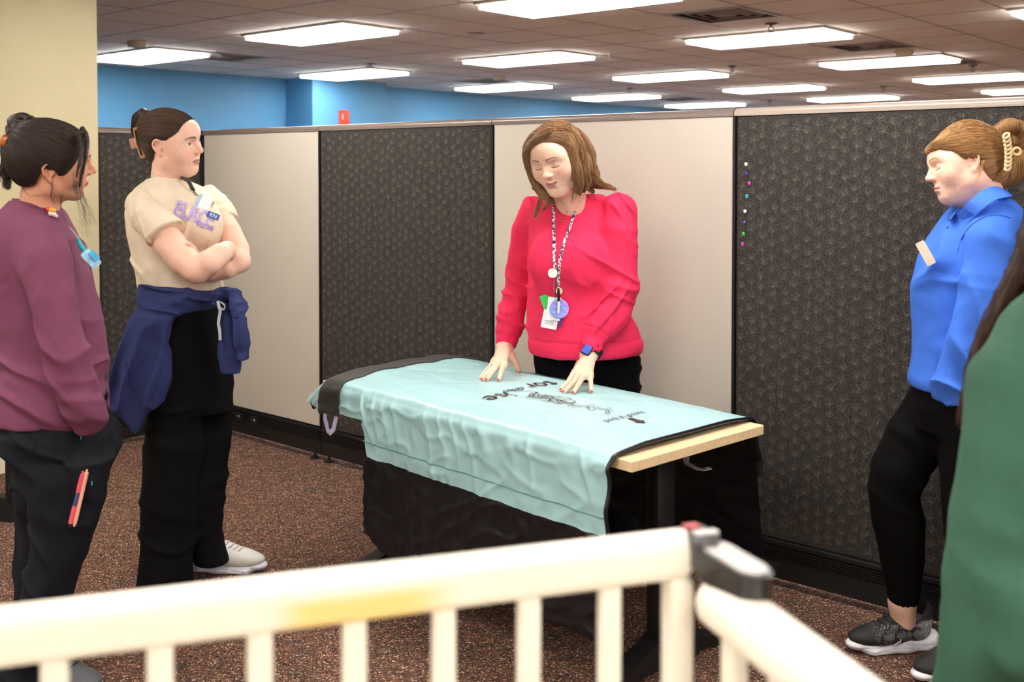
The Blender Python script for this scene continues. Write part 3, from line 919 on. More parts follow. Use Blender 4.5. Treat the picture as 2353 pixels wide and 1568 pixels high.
mb = MB(); mb.prism(rounded_rect(.034, .046, .015), -1.15, XE - .008, axis='x')
mb.ball((XE - .008, 0, 0), .0225, 20, 14, scale=(.6, .76, 1.02)); rail = mb.build('side_rail', stained_rail(), bed, True, 40)
mb = MB(); mb.prism(rounded_rect(.03, .034, .010), -1.15, XE, axis='x')
o = mb.build('lower_rail', M_RAIL, rail, True, 40); o.location = (0, 0, -.40)
for k in range(-14, 1):
    if k * .0804 < -1.1: continue
    mb = MB(); mb.box((k * .0804, 0, -.21), (.0215, .016, .38), bevel=.005, seg=3); mb.build('spindle', M_RAIL, rail, True, 40)
mb = MB(); mb.box((XE - .012, 0, -.27), (.026, .028, .50), bevel=.008, seg=3); mb.build('end_post', M_RAIL, rail, True, 40)

# corner latch
M_LATCH = mat('grey_latch_plastic', '4d4a4c', .35, var=.05, coat=.3)
mb = MB(); mb.box((0, -.004, 0), (.030, .040, .034), bevel=.007, seg=3); latch = mb.build('corner_latch', M_LATCH, bed, True, 40); latch.location = (XE + .008, -.002, .006)
latch['label'] = 'dark grey plastic corner latch'
mb = MB(); mb.box((-.003, .006, .0175), (.016, .012, .003), bevel=.001); mb.build('red_marker', mat('red_mark', 'a8323a', .4, var=.03), latch)
mb = MB(); mb.box((.002, -.014, .0175), (.024, .010, .003), bevel=.001); mb.build('silver_plate', mat('silver_label', 'd8d4d4', .25, metal=.2, var=.02), latch)
lev = [(x * .92, y) for x, y in rounded_rect(.038, .085, .018, 8)]
mb = MB(); mb.prism(lev, -.028, .0, axis='z'); lv = mb.build('lever', mat('black_latch_plastic', '1d1b1c', .35, var=.05, coat=.4), latch, True, 40)
lv.location = (.010, -.054, .004); lv.rotation_euler = (math.radians(4), 0, math.radians(10))
mb = MB(); mb.prism([(x * .86, y * .90) for x, y in lev], 0, .003, axis='z'); lt = mb.build('lever_top', mat('lever_top_grey', '8f8a88', .3, var=.04, metal=.3), latch, True, 40)
lt.location = lv.location; lt.rotation_euler = lv.rotation_euler

# end rail coming towards the viewer
emx = Matrix.Identity(4)
emx[0][0], emx[1][0] = RE[0], RE[1]; emx[0][1], emx[1][1] = -RE[1], RE[0]
pe = Vector(rmx @ Vector((XE + .016, 0, -.036)))
emx[0][3], emx[1][3], emx[2][3] = pe
mb = MB(); mb.prism(rounded_rect(.052, .046, .02), .035, .62, axis='x'); mb.ball((.035, 0, 0), .0225, 20, 14, scale=(.7, 1.15, 1.0)); er = mb.build('end_rail', M_RAIL, bed, True, 40)
er.matrix_local = rmx.inverted() @ emx
for x in (.06, .14, .23, .34, .46, .58):
    mb = MB(); mb.box((x, 0, -.22), (.026, .018, .42), bevel=.006, seg=3); mb.build('spindle', M_RAIL, er, True, 40)
mb = MB(); mb.prism(rounded_rect(.03, .034, .010), .0, .62, axis='x'); o = mb.build('lower_rail', M_RAIL, er, True, 40); o.location = (0, 0, -.40)
mb = MB(); mb.box((-.51, -.40, -.55), (1.24, .84, .05), bevel=.01); mb.build('deck', M_RAIL, bed)
for x, y in ((-1.08, -.06), (.07, -.06), (-1.08, -.76), (.07, -.76)):
    mb = MB(); mb.cyl((x, y, -.57), (x, y, -float(p0[2]) + .0), .025); mb.build('leg', M_RAIL, bed, True)
# ================================================================== smooth implicit shapes -> meshes (bodies, clothes, hair)
_G3 = np.random.default_rng(3).random((32, 32, 32)).astype(np.float32)
def noise3(P):
    i = np.floor(P).astype(np.int32); f = (P - i).astype(np.float32); f = f * f * (3 - 2 * f)
    i &= 31; j = (i + 1) & 31
    x0, y0, z0 = i[:, 0], i[:, 1], i[:, 2]; x1, y1, z1 = j[:, 0], j[:, 1], j[:, 2]
    fx, fy, fz = f[:, 0], f[:, 1], f[:, 2]
    a = _G3[x0, y0, z0] * (1 - fx) + _G3[x1, y0, z0] * fx
    b = _G3[x0, y1, z0] * (1 - fx) + _G3[x1, y1, z0] * fx
    c = _G3[x0, y0, z1] * (1 - fx) + _G3[x1, y0, z1] * fx
    d = _G3[x0, y1, z1] * (1 - fx) + _G3[x1, y1, z1] * fx
    return ((a * (1 - fy) + b * fy) * (1 - fz) + (c * (1 - fy) + d * fy) * fz) - .5

def V3(*a): return np.array(a, np.float32)
def unit(v):
    v = np.asarray(v, float); return v / max(np.linalg.norm(v), 1e-12)

class Sdf:
    def __init__(self, frame=None):
        """frame: 4x4 numpy matrix; the shapes are given in its local (scaled) space"""
        self.ops = []
        self.fr = None if frame is None else np.asarray(frame, float)
        self.disp = []
    def _add(self, f, lo, hi, mode, k):
        self.ops.append((f, np.asarray(lo, np.float32) - k - .004, np.asarray(hi, np.float32) + k + .004, mode, k)); return self
    def ell(self, c, r, k=.01, mode='+', rot=None):
        c = np.asarray(c, np.float32); r = np.asarray(r if hasattr(r, '__len__') else (r, r, r), np.float32)
        R = None if rot is None else np.array(Matrix(rot) if not isinstance(rot, np.ndarray) else rot, np.float32)
        def f(P):
            q = P - c
            if R is not None: q = q @ R
            k0 = np.sqrt(((q / r) ** 2).sum(1)); k1 = np.sqrt(((q / (r * r)) ** 2).sum(1))
            return k0 * (k0 - 1) / np.maximum(k1, 1e-6)
        m = r.max() if R is not None else r
        return self._add(f, c - m, c + m, mode, k)
    def rc(self, a, b, ra, rb=None, k=.01, mode='+'):
        a = np.asarray(a, np.float32); b = np.asarray(b, np.float32); rb = ra if rb is None else rb
        ab = b - a; l2 = max(float(ab @ ab), 1e-12)
        def f(P):
            q = P - a
            t = np.clip((q @ ab) / l2, 0, 1)
            q = q - t[:, None] * ab
            return np.sqrt((q * q).sum(1)) - (ra + (rb - ra) * t)
        m = max(ra, rb)
        return self._add(f, np.minimum(a, b) - m, np.maximum(a, b) + m, mode, k)
    def chain(self, pts, rad, k=.008, mode='+'):
        """connected round cones as one shape"""
        p = np.array(pts, np.float32); n = len(p)
        r = np.array(rad if hasattr(rad, '__len__') else [rad] * n, np.float32)
        ki = min(.010, .25 * float(r.min()))
        def f(P):
            d = None
            for i in range(n - 1):
                ab = p[i + 1] - p[i]; q = P - p[i]
                t = np.clip((q @ ab) / max(float(ab @ ab), 1e-12), 0, 1); q = q - t[:, None] * ab
                e = np.sqrt((q * q).sum(1)) - (r[i] + (r[i + 1] - r[i]) * t)
                if d is None: d = e
                else:
                    h = np.maximum(ki - np.abs(d - e), 0) / ki; d = np.minimum(d, e) - h * h * ki * .12
            return d
        return self._add(f, (p - r[:, None]).min(0), (p + r[:, None]).max(0), mode, k)
    def wchain(self, pts, rad, k=.008, mode='+'):
        """chain given in room coordinates"""
        iv = np.linalg.inv(self.fr); sc = abs(np.linalg.det(self.fr[:3, :3])) ** (1 / 3)
        return self.chain([iv[:3, :3] @ np.asarray(p) + iv[:3, 3] for p in pts], [r / sc for r in rad], k, mode)
    def ecap(self, a, b, ra, rb, side, k=.01, mode='+'):
        """elliptical capsule; ra=(r along side, r across) at a, rb at b"""
        a = np.asarray(a, float); b = np.asarray(b, float); t = unit(b - a); L = np.linalg.norm(b - a)
        s = np.asarray(side, float); s = unit(s - t * (s @ t)); n = np.cross(t, s)
        M = np.stack([t, s, n], 1).astype(np.float32); a32 = a.astype(np.float32)
        def f(P):
            q = (P - a32) @ M
            u = np.clip(q[:, 0] / L, 0, 1)
            rs = ra[0] + (rb[0] - ra[0]) * u; rn = ra[1] + (rb[1] - ra[1]) * u
            o = q[:, 0] - u * L
            sc = rs / rn
            return (np.sqrt(q[:, 1] ** 2 + (q[:, 2] * sc) ** 2 + (o * np.maximum(sc, 1)) ** 2) - rs) * np.minimum(1, 1 / sc)
        m = max(ra[0], ra[1], rb[0], rb[1])
        return self._add(f, np.minimum(a, b) - m, np.maximum(a, b) + m, mode, k)
    def loft(self, sec, origin, xdir, k=.02, mode='+', n=2.0, axis=(0, 0, 1), wav=None):
        """sec: rows (h, cx, cy, rx, ry) along axis from origin; x along xdir, y = axis x xdir ; superellipse n"""
        S = np.array(sec, float); S = S[np.argsort(S[:, 0])]
        z = unit(axis); x = np.asarray(xdir, float); x = unit(x - z * (x @ z)); y = np.cross(z, x)
        M = np.stack([x, y, z], 1).astype(np.float32); o = np.asarray(origin, np.float32)
        hh = S[:, 0]
        # smooth (monotone-ish) resampling of the sections
        hf = np.linspace(hh[0], hh[-1], 80)
        C = np.stack([np.interp(hf, hh, S[:, i]) for i in range(1, 5)], 1)
        ker = np.array([1, 2, 3, 2, 1.]); ker /= ker.sum()
        Cp = np.pad(C, ((2, 2), (0, 0)), mode='edge'); C = sum(ker[i] * Cp[i:i + 80] for i in range(5))
        def f(P):
            q = (P - o) @ M; h = q[:, 2]
            hc = np.clip(h, hh[0], hh[-1])
            cx, cy, rx, ry = (np.interp(hc, hf, C[:, i]) for i in range(4))
            X = np.abs(q[:, 0] - cx) / rx; Y = np.abs(q[:, 1] - cy) / ry
            if wav is not None:
                ang = np.arctan2(q[:, 1] - cy, q[:, 0] - cx); w = 1 + wav(ang, hc); X = X / w; Y = Y / w
            d = ((X ** n + Y ** n) ** (1 / n) - 1) * np.minimum(rx, ry)
            e = np.abs(h - hc)
            return np.where(e > 0, np.maximum(d, e), d)
        xs = ((S[:, 1] - S[:, 3] * 1.15).min(), (S[:, 1] + S[:, 3] * 1.15).max()); ys = ((S[:, 2] - S[:, 4] * 1.15).min(), (S[:, 2] + S[:, 4] * 1.15).max())
        c = np.array([[p, q, r] for p in xs for q in ys for r in (hh[0], hh[-1])]) @ M.T + o
        lo = c.min(0) - .006; hi = c.max(0) + .006
        return self._add(f, lo, hi, mode, k)
    def plane(self, p, n, k=.004, mode='-'):
        """removes (mode '-') the half space the normal points into"""
        p = np.asarray(p, np.float32); n = unit(n).astype(np.float32)
        def f(P): return -((P - p) @ n)
        return self._add(f, (-9, -9, -9), (9, 9, 9), mode, k)
    def custom(self, f, lo, hi, k=.01, mode='+'):
        return self._add(f, lo, hi, mode, k)
    def noise(self, amp, freq, off=0.0, band=.05):
        fr = np.asarray(freq if hasattr(freq, '__len__') else (freq,) * 3, np.float32)
        self.disp.append(lambda P: amp * 2 * noise3(P * fr + off)); return self
    def ripple(self, fn):
        self.disp.append(fn); return self
    def local(self, P):
        if self.fr is None: return P.astype(np.float32)
        iv = np.linalg.inv(self.fr)
        return (P @ iv[:3, :3].T + iv[:3, 3]).astype(np.float32)
    def __call__(self, P):
        Q = self.local(np.asarray(P, np.float32))
        d = np.full(len(Q), .5, np.float32)
        ql, qh = Q.min(0), Q.max(0)
        for f, lo, hi, mode, k in self.ops:
            if (ql > hi).any() or (qh < lo).any(): continue
            if (ql > lo).all() and (qh < hi).all():
                ix = slice(None); q = Q
            else:
                m = (Q[:, 0] > lo[0]) & (Q[:, 0] < hi[0]) & (Q[:, 1] > lo[1]) & (Q[:, 1] < hi[1]) & (Q[:, 2] > lo[2]) & (Q[:, 2] < hi[2])
                ix = np.flatnonzero(m)
                if not len(ix): continue
                q = Q[ix]
            a = d[ix]; b = f(q).astype(np.float32)
            if mode == '+':
                h = np.maximum(k - np.abs(a - b), 0) / max(k, 1e-6); d[ix] = np.minimum(a, b) - h * h * k * .25
            else:
                if mode == '-': b = -b
                h = np.maximum(k - np.abs(a - b), 0) / max(k, 1e-6); d[ix] = np.maximum(a, b) + h * h * k * .25
        if self.disp:
            ix = np.flatnonzero(np.abs(d) < .028)
            if len(ix):
                q = Q[ix]
                for f in self.disp: d[ix] = d[ix] + f(q)
        sc = 1.0 if self.fr is None else abs(np.linalg.det(self.fr[:3, :3])) ** (1 / 3)
        return d * sc
    def bounds(self):
        lo = np.min([o[1] for o in self.ops if o[3] == '+'], 0); hi = np.max([o[2] for o in self.ops if o[3] == '+'], 0)
        if self.fr is not None:
            c = np.array([[x, y, z] for x in (lo[0], hi[0]) for y in (lo[1], hi[1]) for z in (lo[2], hi[2])])
            c = c @ self.fr[:3, :3].T + self.fr[:3, 3]; lo, hi = c.min(0), c.max(0)
        return lo, hi

def polygonise(fn, lo, hi, h):
    """naive surface nets on a block-pruned grid; returns verts, quads"""
    lo = np.asarray(lo, float) - 2 * h; hi = np.asarray(hi, float) + 2 * h
    B = 6
    nb = np.maximum(np.ceil((hi - lo) / (h * B)).astype(int), 1)
    n = nb * B + 1
    # coarse test at block centres
    ax = [lo[i] + (np.arange(nb[i]) + .5) * B * h for i in range(3)]
    C = np.stack(np.meshgrid(*ax, indexing='ij'), -1).reshape(-1, 3)
    dc = fn(C).reshape(nb)
    act = np.abs(dc) < B * h * 1.25 + .012
    D = np.repeat(np.repeat(np.repeat(np.where(dc < 0, -1., 1.).astype(np.float32), B, 0), B, 1), B, 2)
    D = np.pad(D, ((0, 1),) * 3, mode='edge')
    bi = np.argwhere(act)
    if len(bi) == 0: return np.zeros((0, 3)), np.zeros((0, 4), int)
    o = np.stack(np.meshgrid(*[np.arange(B)] * 3, indexing='ij'), -1).reshape(-1, 3)
    bi = bi[np.lexsort((bi[:, 2] // 4, bi[:, 1] // 4, bi[:, 0] // 4))]
    for s in range(0, len(bi), 48):
        ix = (bi[s:s + 48, None, :] * B + o[None]).reshape(-1, 3)
        D[ix[:, 0], ix[:, 1], ix[:, 2]] = fn(lo + ix * h)
    S = D < 0
    cnt = np.zeros(np.array(D.shape) - 1, np.int8)
    for a in (0, 1):
        for b in (0, 1):
            for c in (0, 1):
                cnt += S[a:D.shape[0] - 1 + a, b:D.shape[1] - 1 + b, c:D.shape[2] - 1 + c]
    cell = np.argwhere((cnt > 0) & (cnt < 8))
    cid = np.full(cnt.shape, -1, np.int32); cid[cell[:, 0], cell[:, 1], cell[:, 2]] = np.arange(len(cell))
    acc = np.zeros((len(cell), 3)); wt = np.zeros(len(cell))
    corners = [(0, 0, 0), (1, 0, 0), (0, 1, 0), (1, 1, 0), (0, 0, 1), (1, 0, 1), (0, 1, 1), (1, 1, 1)]
    val = [D[cell[:, 0] + c[0], cell[:, 1] + c[1], cell[:, 2] + c[2]] for c in corners]
    for a, b in ((0, 1), (2, 3), (4, 5), (6, 7), (0, 2), (1, 3), (4, 6), (5, 7), (0, 4), (1, 5), (2, 6), (3, 7)):
        m = (val[a] < 0) != (val[b] < 0)
        t = np.where(m, val[a] / np.where(m, val[a] - val[b], 1), 0)
        pa, pb = np.array(corners[a], float), np.array(corners[b], float)
        acc += (pa + t[:, None] * (pb - pa)) * m[:, None]; wt += m
    P = lo + (cell + acc / wt[:, None]) * h
    Q = []
    for axis in range(3):
        o1, o2 = [(1, 2), (2, 0), (0, 1)][axis]
        sl0 = [slice(None)] * 3; sl1 = [slice(None)] * 3
        sl0[axis] = slice(0, -1); sl1[axis] = slice(1, None)
        ch = S[tuple(sl0)] != S[tuple(sl1)]
        e = np.argwhere(ch)
        e = e[(e[:, o1] > 0) & (e[:, o2] > 0) & (e[:, o1] < cnt.shape[o1]) & (e[:, o2] < cnt.shape[o2])]
        if len(e) == 0: continue
        q = []
        for d1, d2 in ((-1, -1), (0, -1), (0, 0), (-1, 0)):
            c = e.copy(); c[:, o1] += d1; c[:, o2] += d2; q.append(cid[c[:, 0], c[:, 1], c[:, 2]])
        q = np.stack(q, 1)
        inside = S[e[:, 0], e[:, 1], e[:, 2]]
        q = np.where(inside[:, None], q, q[:, ::-1])
        q = q[(q >= 0).all(1)]
        Q.append(q)
    return P, np.concatenate(Q)

def relax(P, Q, it=1, w=.5):
    i = Q.ravel(); j = Q[:, [1, 2, 3, 0]].ravel(); n = len(P)
    c = np.maximum(np.bincount(i, minlength=n), 1)[:, None]
    for _ in range(it):
        acc = np.stack([np.bincount(i, weights=P[j, k], minlength=n) for k in range(3)], 1)
        P = P * (1 - w) + w * acc / c
    return P

def drop_bits(P, Q, keep=.04):
    """drops loose crumbs far smaller than the main piece"""
    lab = np.arange(len(P))
    for _ in range(200):
        m = lab[Q].min(1); new = lab.copy()
        for k in range(4): np.minimum.at(new, Q[:, k], m)
        new = new[new]
        if (new == lab).all(): break
        lab = new
    u, c = np.unique(lab, return_counts=True)
    ok = set(u[c >= keep * c.max()])
    kv = np.array([x in ok for x in lab])
    Q = Q[kv[Q].all(1)]
    mp = np.cumsum(kv) - 1
    return P[kv], mp[Q]

def np_mesh(name, P, Q, m, parent=None, colors=None, smooth=True):
    """fast mesh from numpy; Q (n,4) or (n,3)"""
    me = bpy.data.meshes.new(name)
    P = np.ascontiguousarray(P, np.float32); Q = np.ascontiguousarray(Q, np.int32)
    k = Q.shape[1]
    me.vertices.add(len(P)); me.vertices.foreach_set('co', P.ravel())
    me.loops.add(Q.size); me.loops.foreach_set('vertex_index', Q.ravel())
    me.polygons.add(len(Q)); me.polygons.foreach_set('loop_start', np.arange(0, Q.size, k, dtype=np.int32))
    if smooth: me.polygons.foreach_set('use_smooth', np.ones(len(Q), bool))
    me.update(calc_edges=True); me.validate()
    if colors is not None:
        at = me.color_attributes.new('tint', 'FLOAT_COLOR', 'POINT')
        c = np.ones((len(P), 4), np.float32); c[:, :3] = colors; at.data.foreach_set('color', c.ravel())
    if m: me.materials.append(m)
    return link(bpy.data.objects.new(name, me), parent)

def sdf_obj(name, sdf, h, m, parent=None, color=None, it=1, keep=0):
    lo, hi = sdf.bounds()
    P, Q = polygonise(sdf, lo, hi, h)
    if keep: P, Q = drop_bits(P, Q, keep)
    if it: P = relax(P, Q, it)
    return np_mesh(name, P, Q, m, parent, None if color is None else color(P))

def join_shells(shells):
    """[(P,Q,colors)] -> one"""
    Ps, Qs, Cs = [], [], []; n = 0
    for P, Q, C in shells:
        Ps.append(P); Qs.append(Q + n); Cs.append(C); n += len(P)
    return np.concatenate(Ps), np.concatenate(Qs), np.concatenate(Cs)

def fn_grad(fn, P, e=.0015):
    n = len(P); d = np.empty(n); g = np.empty((n, 3))
    for s in range(0, n, 700):
        p = P[s:s + 700]; m = len(p)
        v = fn(np.concatenate([p, p + (e, 0, 0), p + (0, e, 0), p + (0, 0, e)]))
        d[s:s + m] = v[:m]
        for i in range(3): g[s:s + m, i] = v[m * (i + 1):m * (i + 2)] - v[:m]
    return d, g / np.maximum(np.linalg.norm(g, axis=1, keepdims=True), 1e-9)

def strands(name, fn, roots, flow, nstep, step, m, parent, cols, rad=.0006, lift=.0012, seed=1, wander=.0, stop=None, loose=.0, sink=.0):
    """hair strands drawn over the surface fn=0 along the field flow(P, i)"""
    rg = np.random.default_rng(seed)
    c = np.floor(roots / .03).astype(int); P = roots[np.lexsort((c[:, 2], c[:, 1], c[:, 0]))].copy(); n = len(P)
    lf = lift * rg.uniform(.2, 1.6, n)[:, None]
    path = []; alive = np.ones(n, bool); lens = np.full(n, nstep)
    wob = rg.normal(size=(n, 3)) * wander
    for i in range(nstep):
        d, G = fn_grad(fn, P)
        P = P - G * d[:, None]
        path.append(P + G * (lf + loose * rg.uniform(0, 1, (n, 1)) ** 4 * (i / nstep)))
        D = flow(P, i)
        D = D - G * (D * G).sum(1, keepdims=True)
        D = D / np.maximum(np.linalg.norm(D, axis=1, keepdims=True), 1e-6) + wob
        if stop is not None:
            st = stop(P); newly = st & (lens == nstep); lens[newly] = i + 1
            D[st] *= .02
        P = P + D * step
    path = np.array(path).transpose(1, 0, 2)           # n, nstep, 3
    T = np.gradient(path, axis=1); T /= np.maximum(np.linalg.norm(T, axis=2, keepdims=True), 1e-9)
    up = np.where(np.abs(T[:, :, 2:3]) < .9, np.array([0, 0, 1.]), np.array([1., 0, 0]))
    A = np.cross(T, up); A /= np.maximum(np.linalg.norm(A, axis=2, keepdims=True), 1e-9); Bv = np.cross(T, A)
    tt = np.linspace(0, 1, nstep); taper = np.clip(np.minimum(tt * 6 + .35, (1 - tt) * 5 + .15), 0, 1)[None, :, None]
    r = rad * rg.uniform(.6, 1.4, n)[:, None, None] * taper
    ring = np.stack([path + (A * math.cos(a) + Bv * math.sin(a)) * r for a in (0, 2.094, 4.189)], 2)   # n,nstep,3,3
    Vv = ring.reshape(-1, 3)
    base = (np.arange(n)[:, None] * nstep + np.arange(nstep - 1)[None]).reshape(-1) * 3
    Qs = []
    for k in range(3):
        a, b = k, (k + 1) % 3
        Qs.append(np.stack([base + a, base + b, base + 3 + b, base + 3 + a], 1))
    Qs = np.concatenate(Qs)
    c0, c1 = np.array(cols[0]), np.array(cols[1]); mixv = rg.random(n) ** 1.3
    C = c0[None] + (c1 - c0)[None] * mixv[:, None]
    C = np.repeat(C, nstep * 3, 0)
    return Vv, Qs, C
# ================================================================== heads
def lin(hexs): return np.array(srgb(hexs)[:3])
def head_frame(pos, yaw, pitch, roll, scale=1.0):
    """yaw 0 looks at the camera, + to picture right; pitch + looks down; roll about the nose. local x = the person's right, y = forward, z = up"""
    R = Matrix.Rotation(math.radians(yaw + 180), 3, 'Z') @ Matrix.Rotation(math.radians(-pitch), 3, 'X') @ Matrix.Rotation(math.radians(roll), 3, 'Y')
    M = np.eye(4); M[:3, :3] = np.array(R) * scale; M[:3, 3] = pos
    return M
def hp(M, p): return M[:3, :3] @ np.asarray(p, float) + M[:3, 3]

def head_sdf(M, round_=0.0, eyes='open', smile=0.0, neck_to=None, neck_r=.052, chin=0.0):
    s = Sdf(M)
    s.ell((0, -.020, .030), (.0735, .094, .084), k=.02)
    s.ell((0, .022, .012), (.064, .070, .072), k=.03)
    s.ell((0, .030, -.032), (.056 + .006 * round_, .056, .066), k=.03)
    for q in (-1, 1):
        s.rc((q * (.047 + .002 * round_), -.002, -.056), (q * .014, .058, -.092 - chin), .024 + .004 * round_, .015 + .003 * round_, k=.03)
        s.ell((q * (.036 + .003 * round_), .050, -.028), (.028 + .004 * round_, .026, .026 + .004 * round_), k=.022)
        s.rc((q * .048, .062, .026), (q * .014, .086, .024), .0085, .0075, k=.018)
        s.ell((q * .060, .030, .010), (.014, .03, .03), k=.02)
    s.ell((0, .058, -.094 - chin), (.020 + .003 * round_, .020, .016), k=.02)
    if round_ > .5: s.ell((0, .022, -.094), (.034, .036, .022), k=.03)
    s.ell((0, .066, .050), (.045, .024, .03), k=.03)
    # mouth mound
    s.ell((0, .066, -.060), (.028, .022, .024), k=.018)
    # eye sockets
    for q in (-1, 1):
        s.ell((q * .033, .096, .006), (.019, .016, .0105), k=.016, mode='-')
        s.ell((q * .0325, .0695, .005), (.0138, .0138, .0125), k=.005)
    # nose
    s.rc((0, .084, .016), (0, .1035, -.020), .0075, .0098, k=.012)
    s.ell((0, .1055, -.0245), (.0098, .0092, .0085), k=.008)
    for q in (-1, 1):
        s.ell((q * .0115, .0945, -.0275), (.0078, .0098, .0068), k=.006)
        s.ell((q * .0062, .0985, -.0345), (.0034, .005, .003), k=.003, mode='-')
    s.ell((0, .0925, -.0455), (.0042, .004, .009), k=.006, mode='-')
    # lips
    cz = -.0605
    sm = .0062 * smile
    for q in (-1, 1):
        s.chain([(0, .0895, cz + .0050), (q * .009, .0885, cz + .0055), (q * .0235, .0755, cz + .001 + sm)], [.0046, .0048, .0026], k=.006)
        s.chain([(0, .0885, cz - .0065), (q * .010, .0865, cz - .0058), (q * .0225, .0750, cz - .0008 + sm)], [.0058, .0054, .0026], k=.006)
        s.chain([(0, .0970, cz - .0004), (q * .012, .0925, cz - .0002 + sm * .2), (q * .0235, .0790, cz + .0002 + sm * 1.1)], [.0022, .0020, .0009], k=.003, mode='-')
    s.ell((0, .089, -.0775), (.016, .008, .005), k=.010, mode='-')
    # ears
    for q in (-1, 1):
        rim = [(q * .0735, .002, .004), (q * .0775, .000, .016), (q * .0815, -.009, .0245), (q * .0840, -.021, .0225), (q * .0850, -.028, .010), (q * .0835, -.026, -.006), (q * .0800, -.018, -.018), (q * .0765, -.009, -.028)]
        s.ell((q * .0745, -.013, -.002), (.0065, .0150, .0250), k=.006)
        s.ell((q * .0815, -.010, .001), (.0060, .0095, .0165), k=.003, mode='-')
        s.chain(rim, [.0034, .0036, .0038, .0038, .0038, .0036, .0036, .0055], k=.0025)
        s.chain([(q * .0800, -.019, .012), (q * .0805, -.020, -.001), (q * .0785, -.014, -.011)], [.0026, .0032, .0030], k=.003)
        s.ell((q * .0755, -.001, -.006), (.0045, .004, .0065), k=.003)
        s.ell((q * .0755, -.008, -.029), (.0048, .0075, .0075), k=.004)
    if eyes == 'open':
        for q in (-1, 1):
            s.ecap((q * .0225, .082, .0045), (q * .0425, .076, .0052), (.0029, .0135), (.0022, .0135), (0, 0, 1), k=.002, mode='-')
    elif eyes == 'low':
        for q in (-1, 1):
            s.ecap((q * .0225, .083, -.0008), (q * .0425, .077, .0005), (.0013, .0135), (.0013, .0135), (0, 0, 1), k=.002, mode='-')
    # neck
    if neck_to is None: neck_to = (0, -.048, -.20)
    s.rc((0, -.028, -.050), neck_to, neck_r, neck_r * 1.06, k=.035)
    s.noise(.0004, 130)
    return s

def skin_color(M, base, lip, brow, blush=.35, brow_w=.0032, lid=None, lash=True, eyes='open', brow_y=0.0, smile=0.0):
    iv = np.linalg.inv(M)
    base, lip, brow = lin(base), lin(lip), lin(brow)
    red = base * np.array([1.05, .72, .66])
    def f(P):
        L = P @ iv[:3, :3].T + iv[:3, 3]
        C = np.repeat(base[None], len(P), 0)
        C *= (1 + .05 * noise3(L.astype(np.float32) * 60)[:, None])
        front = L[:, 1] > .03
        x = np.abs(L[:, 0])
        def mixin(C, col, w): return C * (1 - w[:, None]) + col[None] * w[:, None]
        w = np.exp(-(((x - .040) / .020) ** 2 + ((L[:, 2] + .026) / .018) ** 2)) * front * blush
        w = np.maximum(w, np.exp(-((x / .012) ** 2 + ((L[:, 2] + .024) / .010) ** 2)) * (L[:, 1] > .09) * blush * .8)
        w = np.maximum(w, np.clip((x - .073) / .004, 0, 1) * ((L[:, 1] < .006) & (L[:, 2] < .03) & (L[:, 2] > -.045)) * blush * .9)
        C = mixin(C, red, w)
        # lips
        zc = -.0605
        zs = L[:, 2] - smile * .0062 * np.clip((x - .006) / .018, 0, 1.2) ** 1.6
        e = np.sqrt((x / .0255) ** 2 + ((zs - zc) / np.where(zs > zc, .0086, .0108)) ** 2)
        C = mixin(C, lip, np.clip((1.0 - e) * 5, 0, 1) * (L[:, 1] > .068))
        # mouth line
        ml = zc - .0002 + smile * .0062 * np.clip((x - .006) / .018, 0, 1.2) ** 1.6
        C = mixin(C, lip * .35, np.clip(1 - np.abs(L[:, 2] - ml) / .0015, 0, 1) * (x < .0245) * (L[:, 1] > .068) * .75)
        # brows: an arch
        zb = .0275 + brow_y + .004 * np.sin(np.clip((x - .012) / .036, 0, 1) * math.pi * .75) - .004 * np.clip((x - .038) / .012, 0, 1)
        wth = brow_w * (1.15 - .6 * np.clip((x - .014) / .036, 0, 1))
        C = mixin(C, brow, np.clip(1.4 - np.abs(L[:, 2] - zb) / wth, 0, 1) * ((x > .012) & (x < .050)) * (L[:, 1] > .05) * .85)
        # lash line / lid crease
        if eyes == 'open':
            zl = .0092 - .0035 * ((x - .0325) / .012) ** 2
        else:
            zl = (.0012 if eyes == 'low' else -.0022) - .0026 * (1 - ((x - .0325) / .013) ** 2)
        C = mixin(C, np.array([.02, .014, .012]), np.clip(1.25 - np.abs(L[:, 2] - zl) / (.0018 if eyes == 'open' else .0021), 0, 1) * ((x > .020) & (x < .0475)) * (L[:, 1] > .055) * .9)
        if lid is not None:
            C = mixin(C, lin(lid), np.exp(-(((x - .0325) / .012) ** 2 + ((L[:, 2] - .010) / .006) ** 2)) * (L[:, 1] > .055) * .5)
        return C
    return f

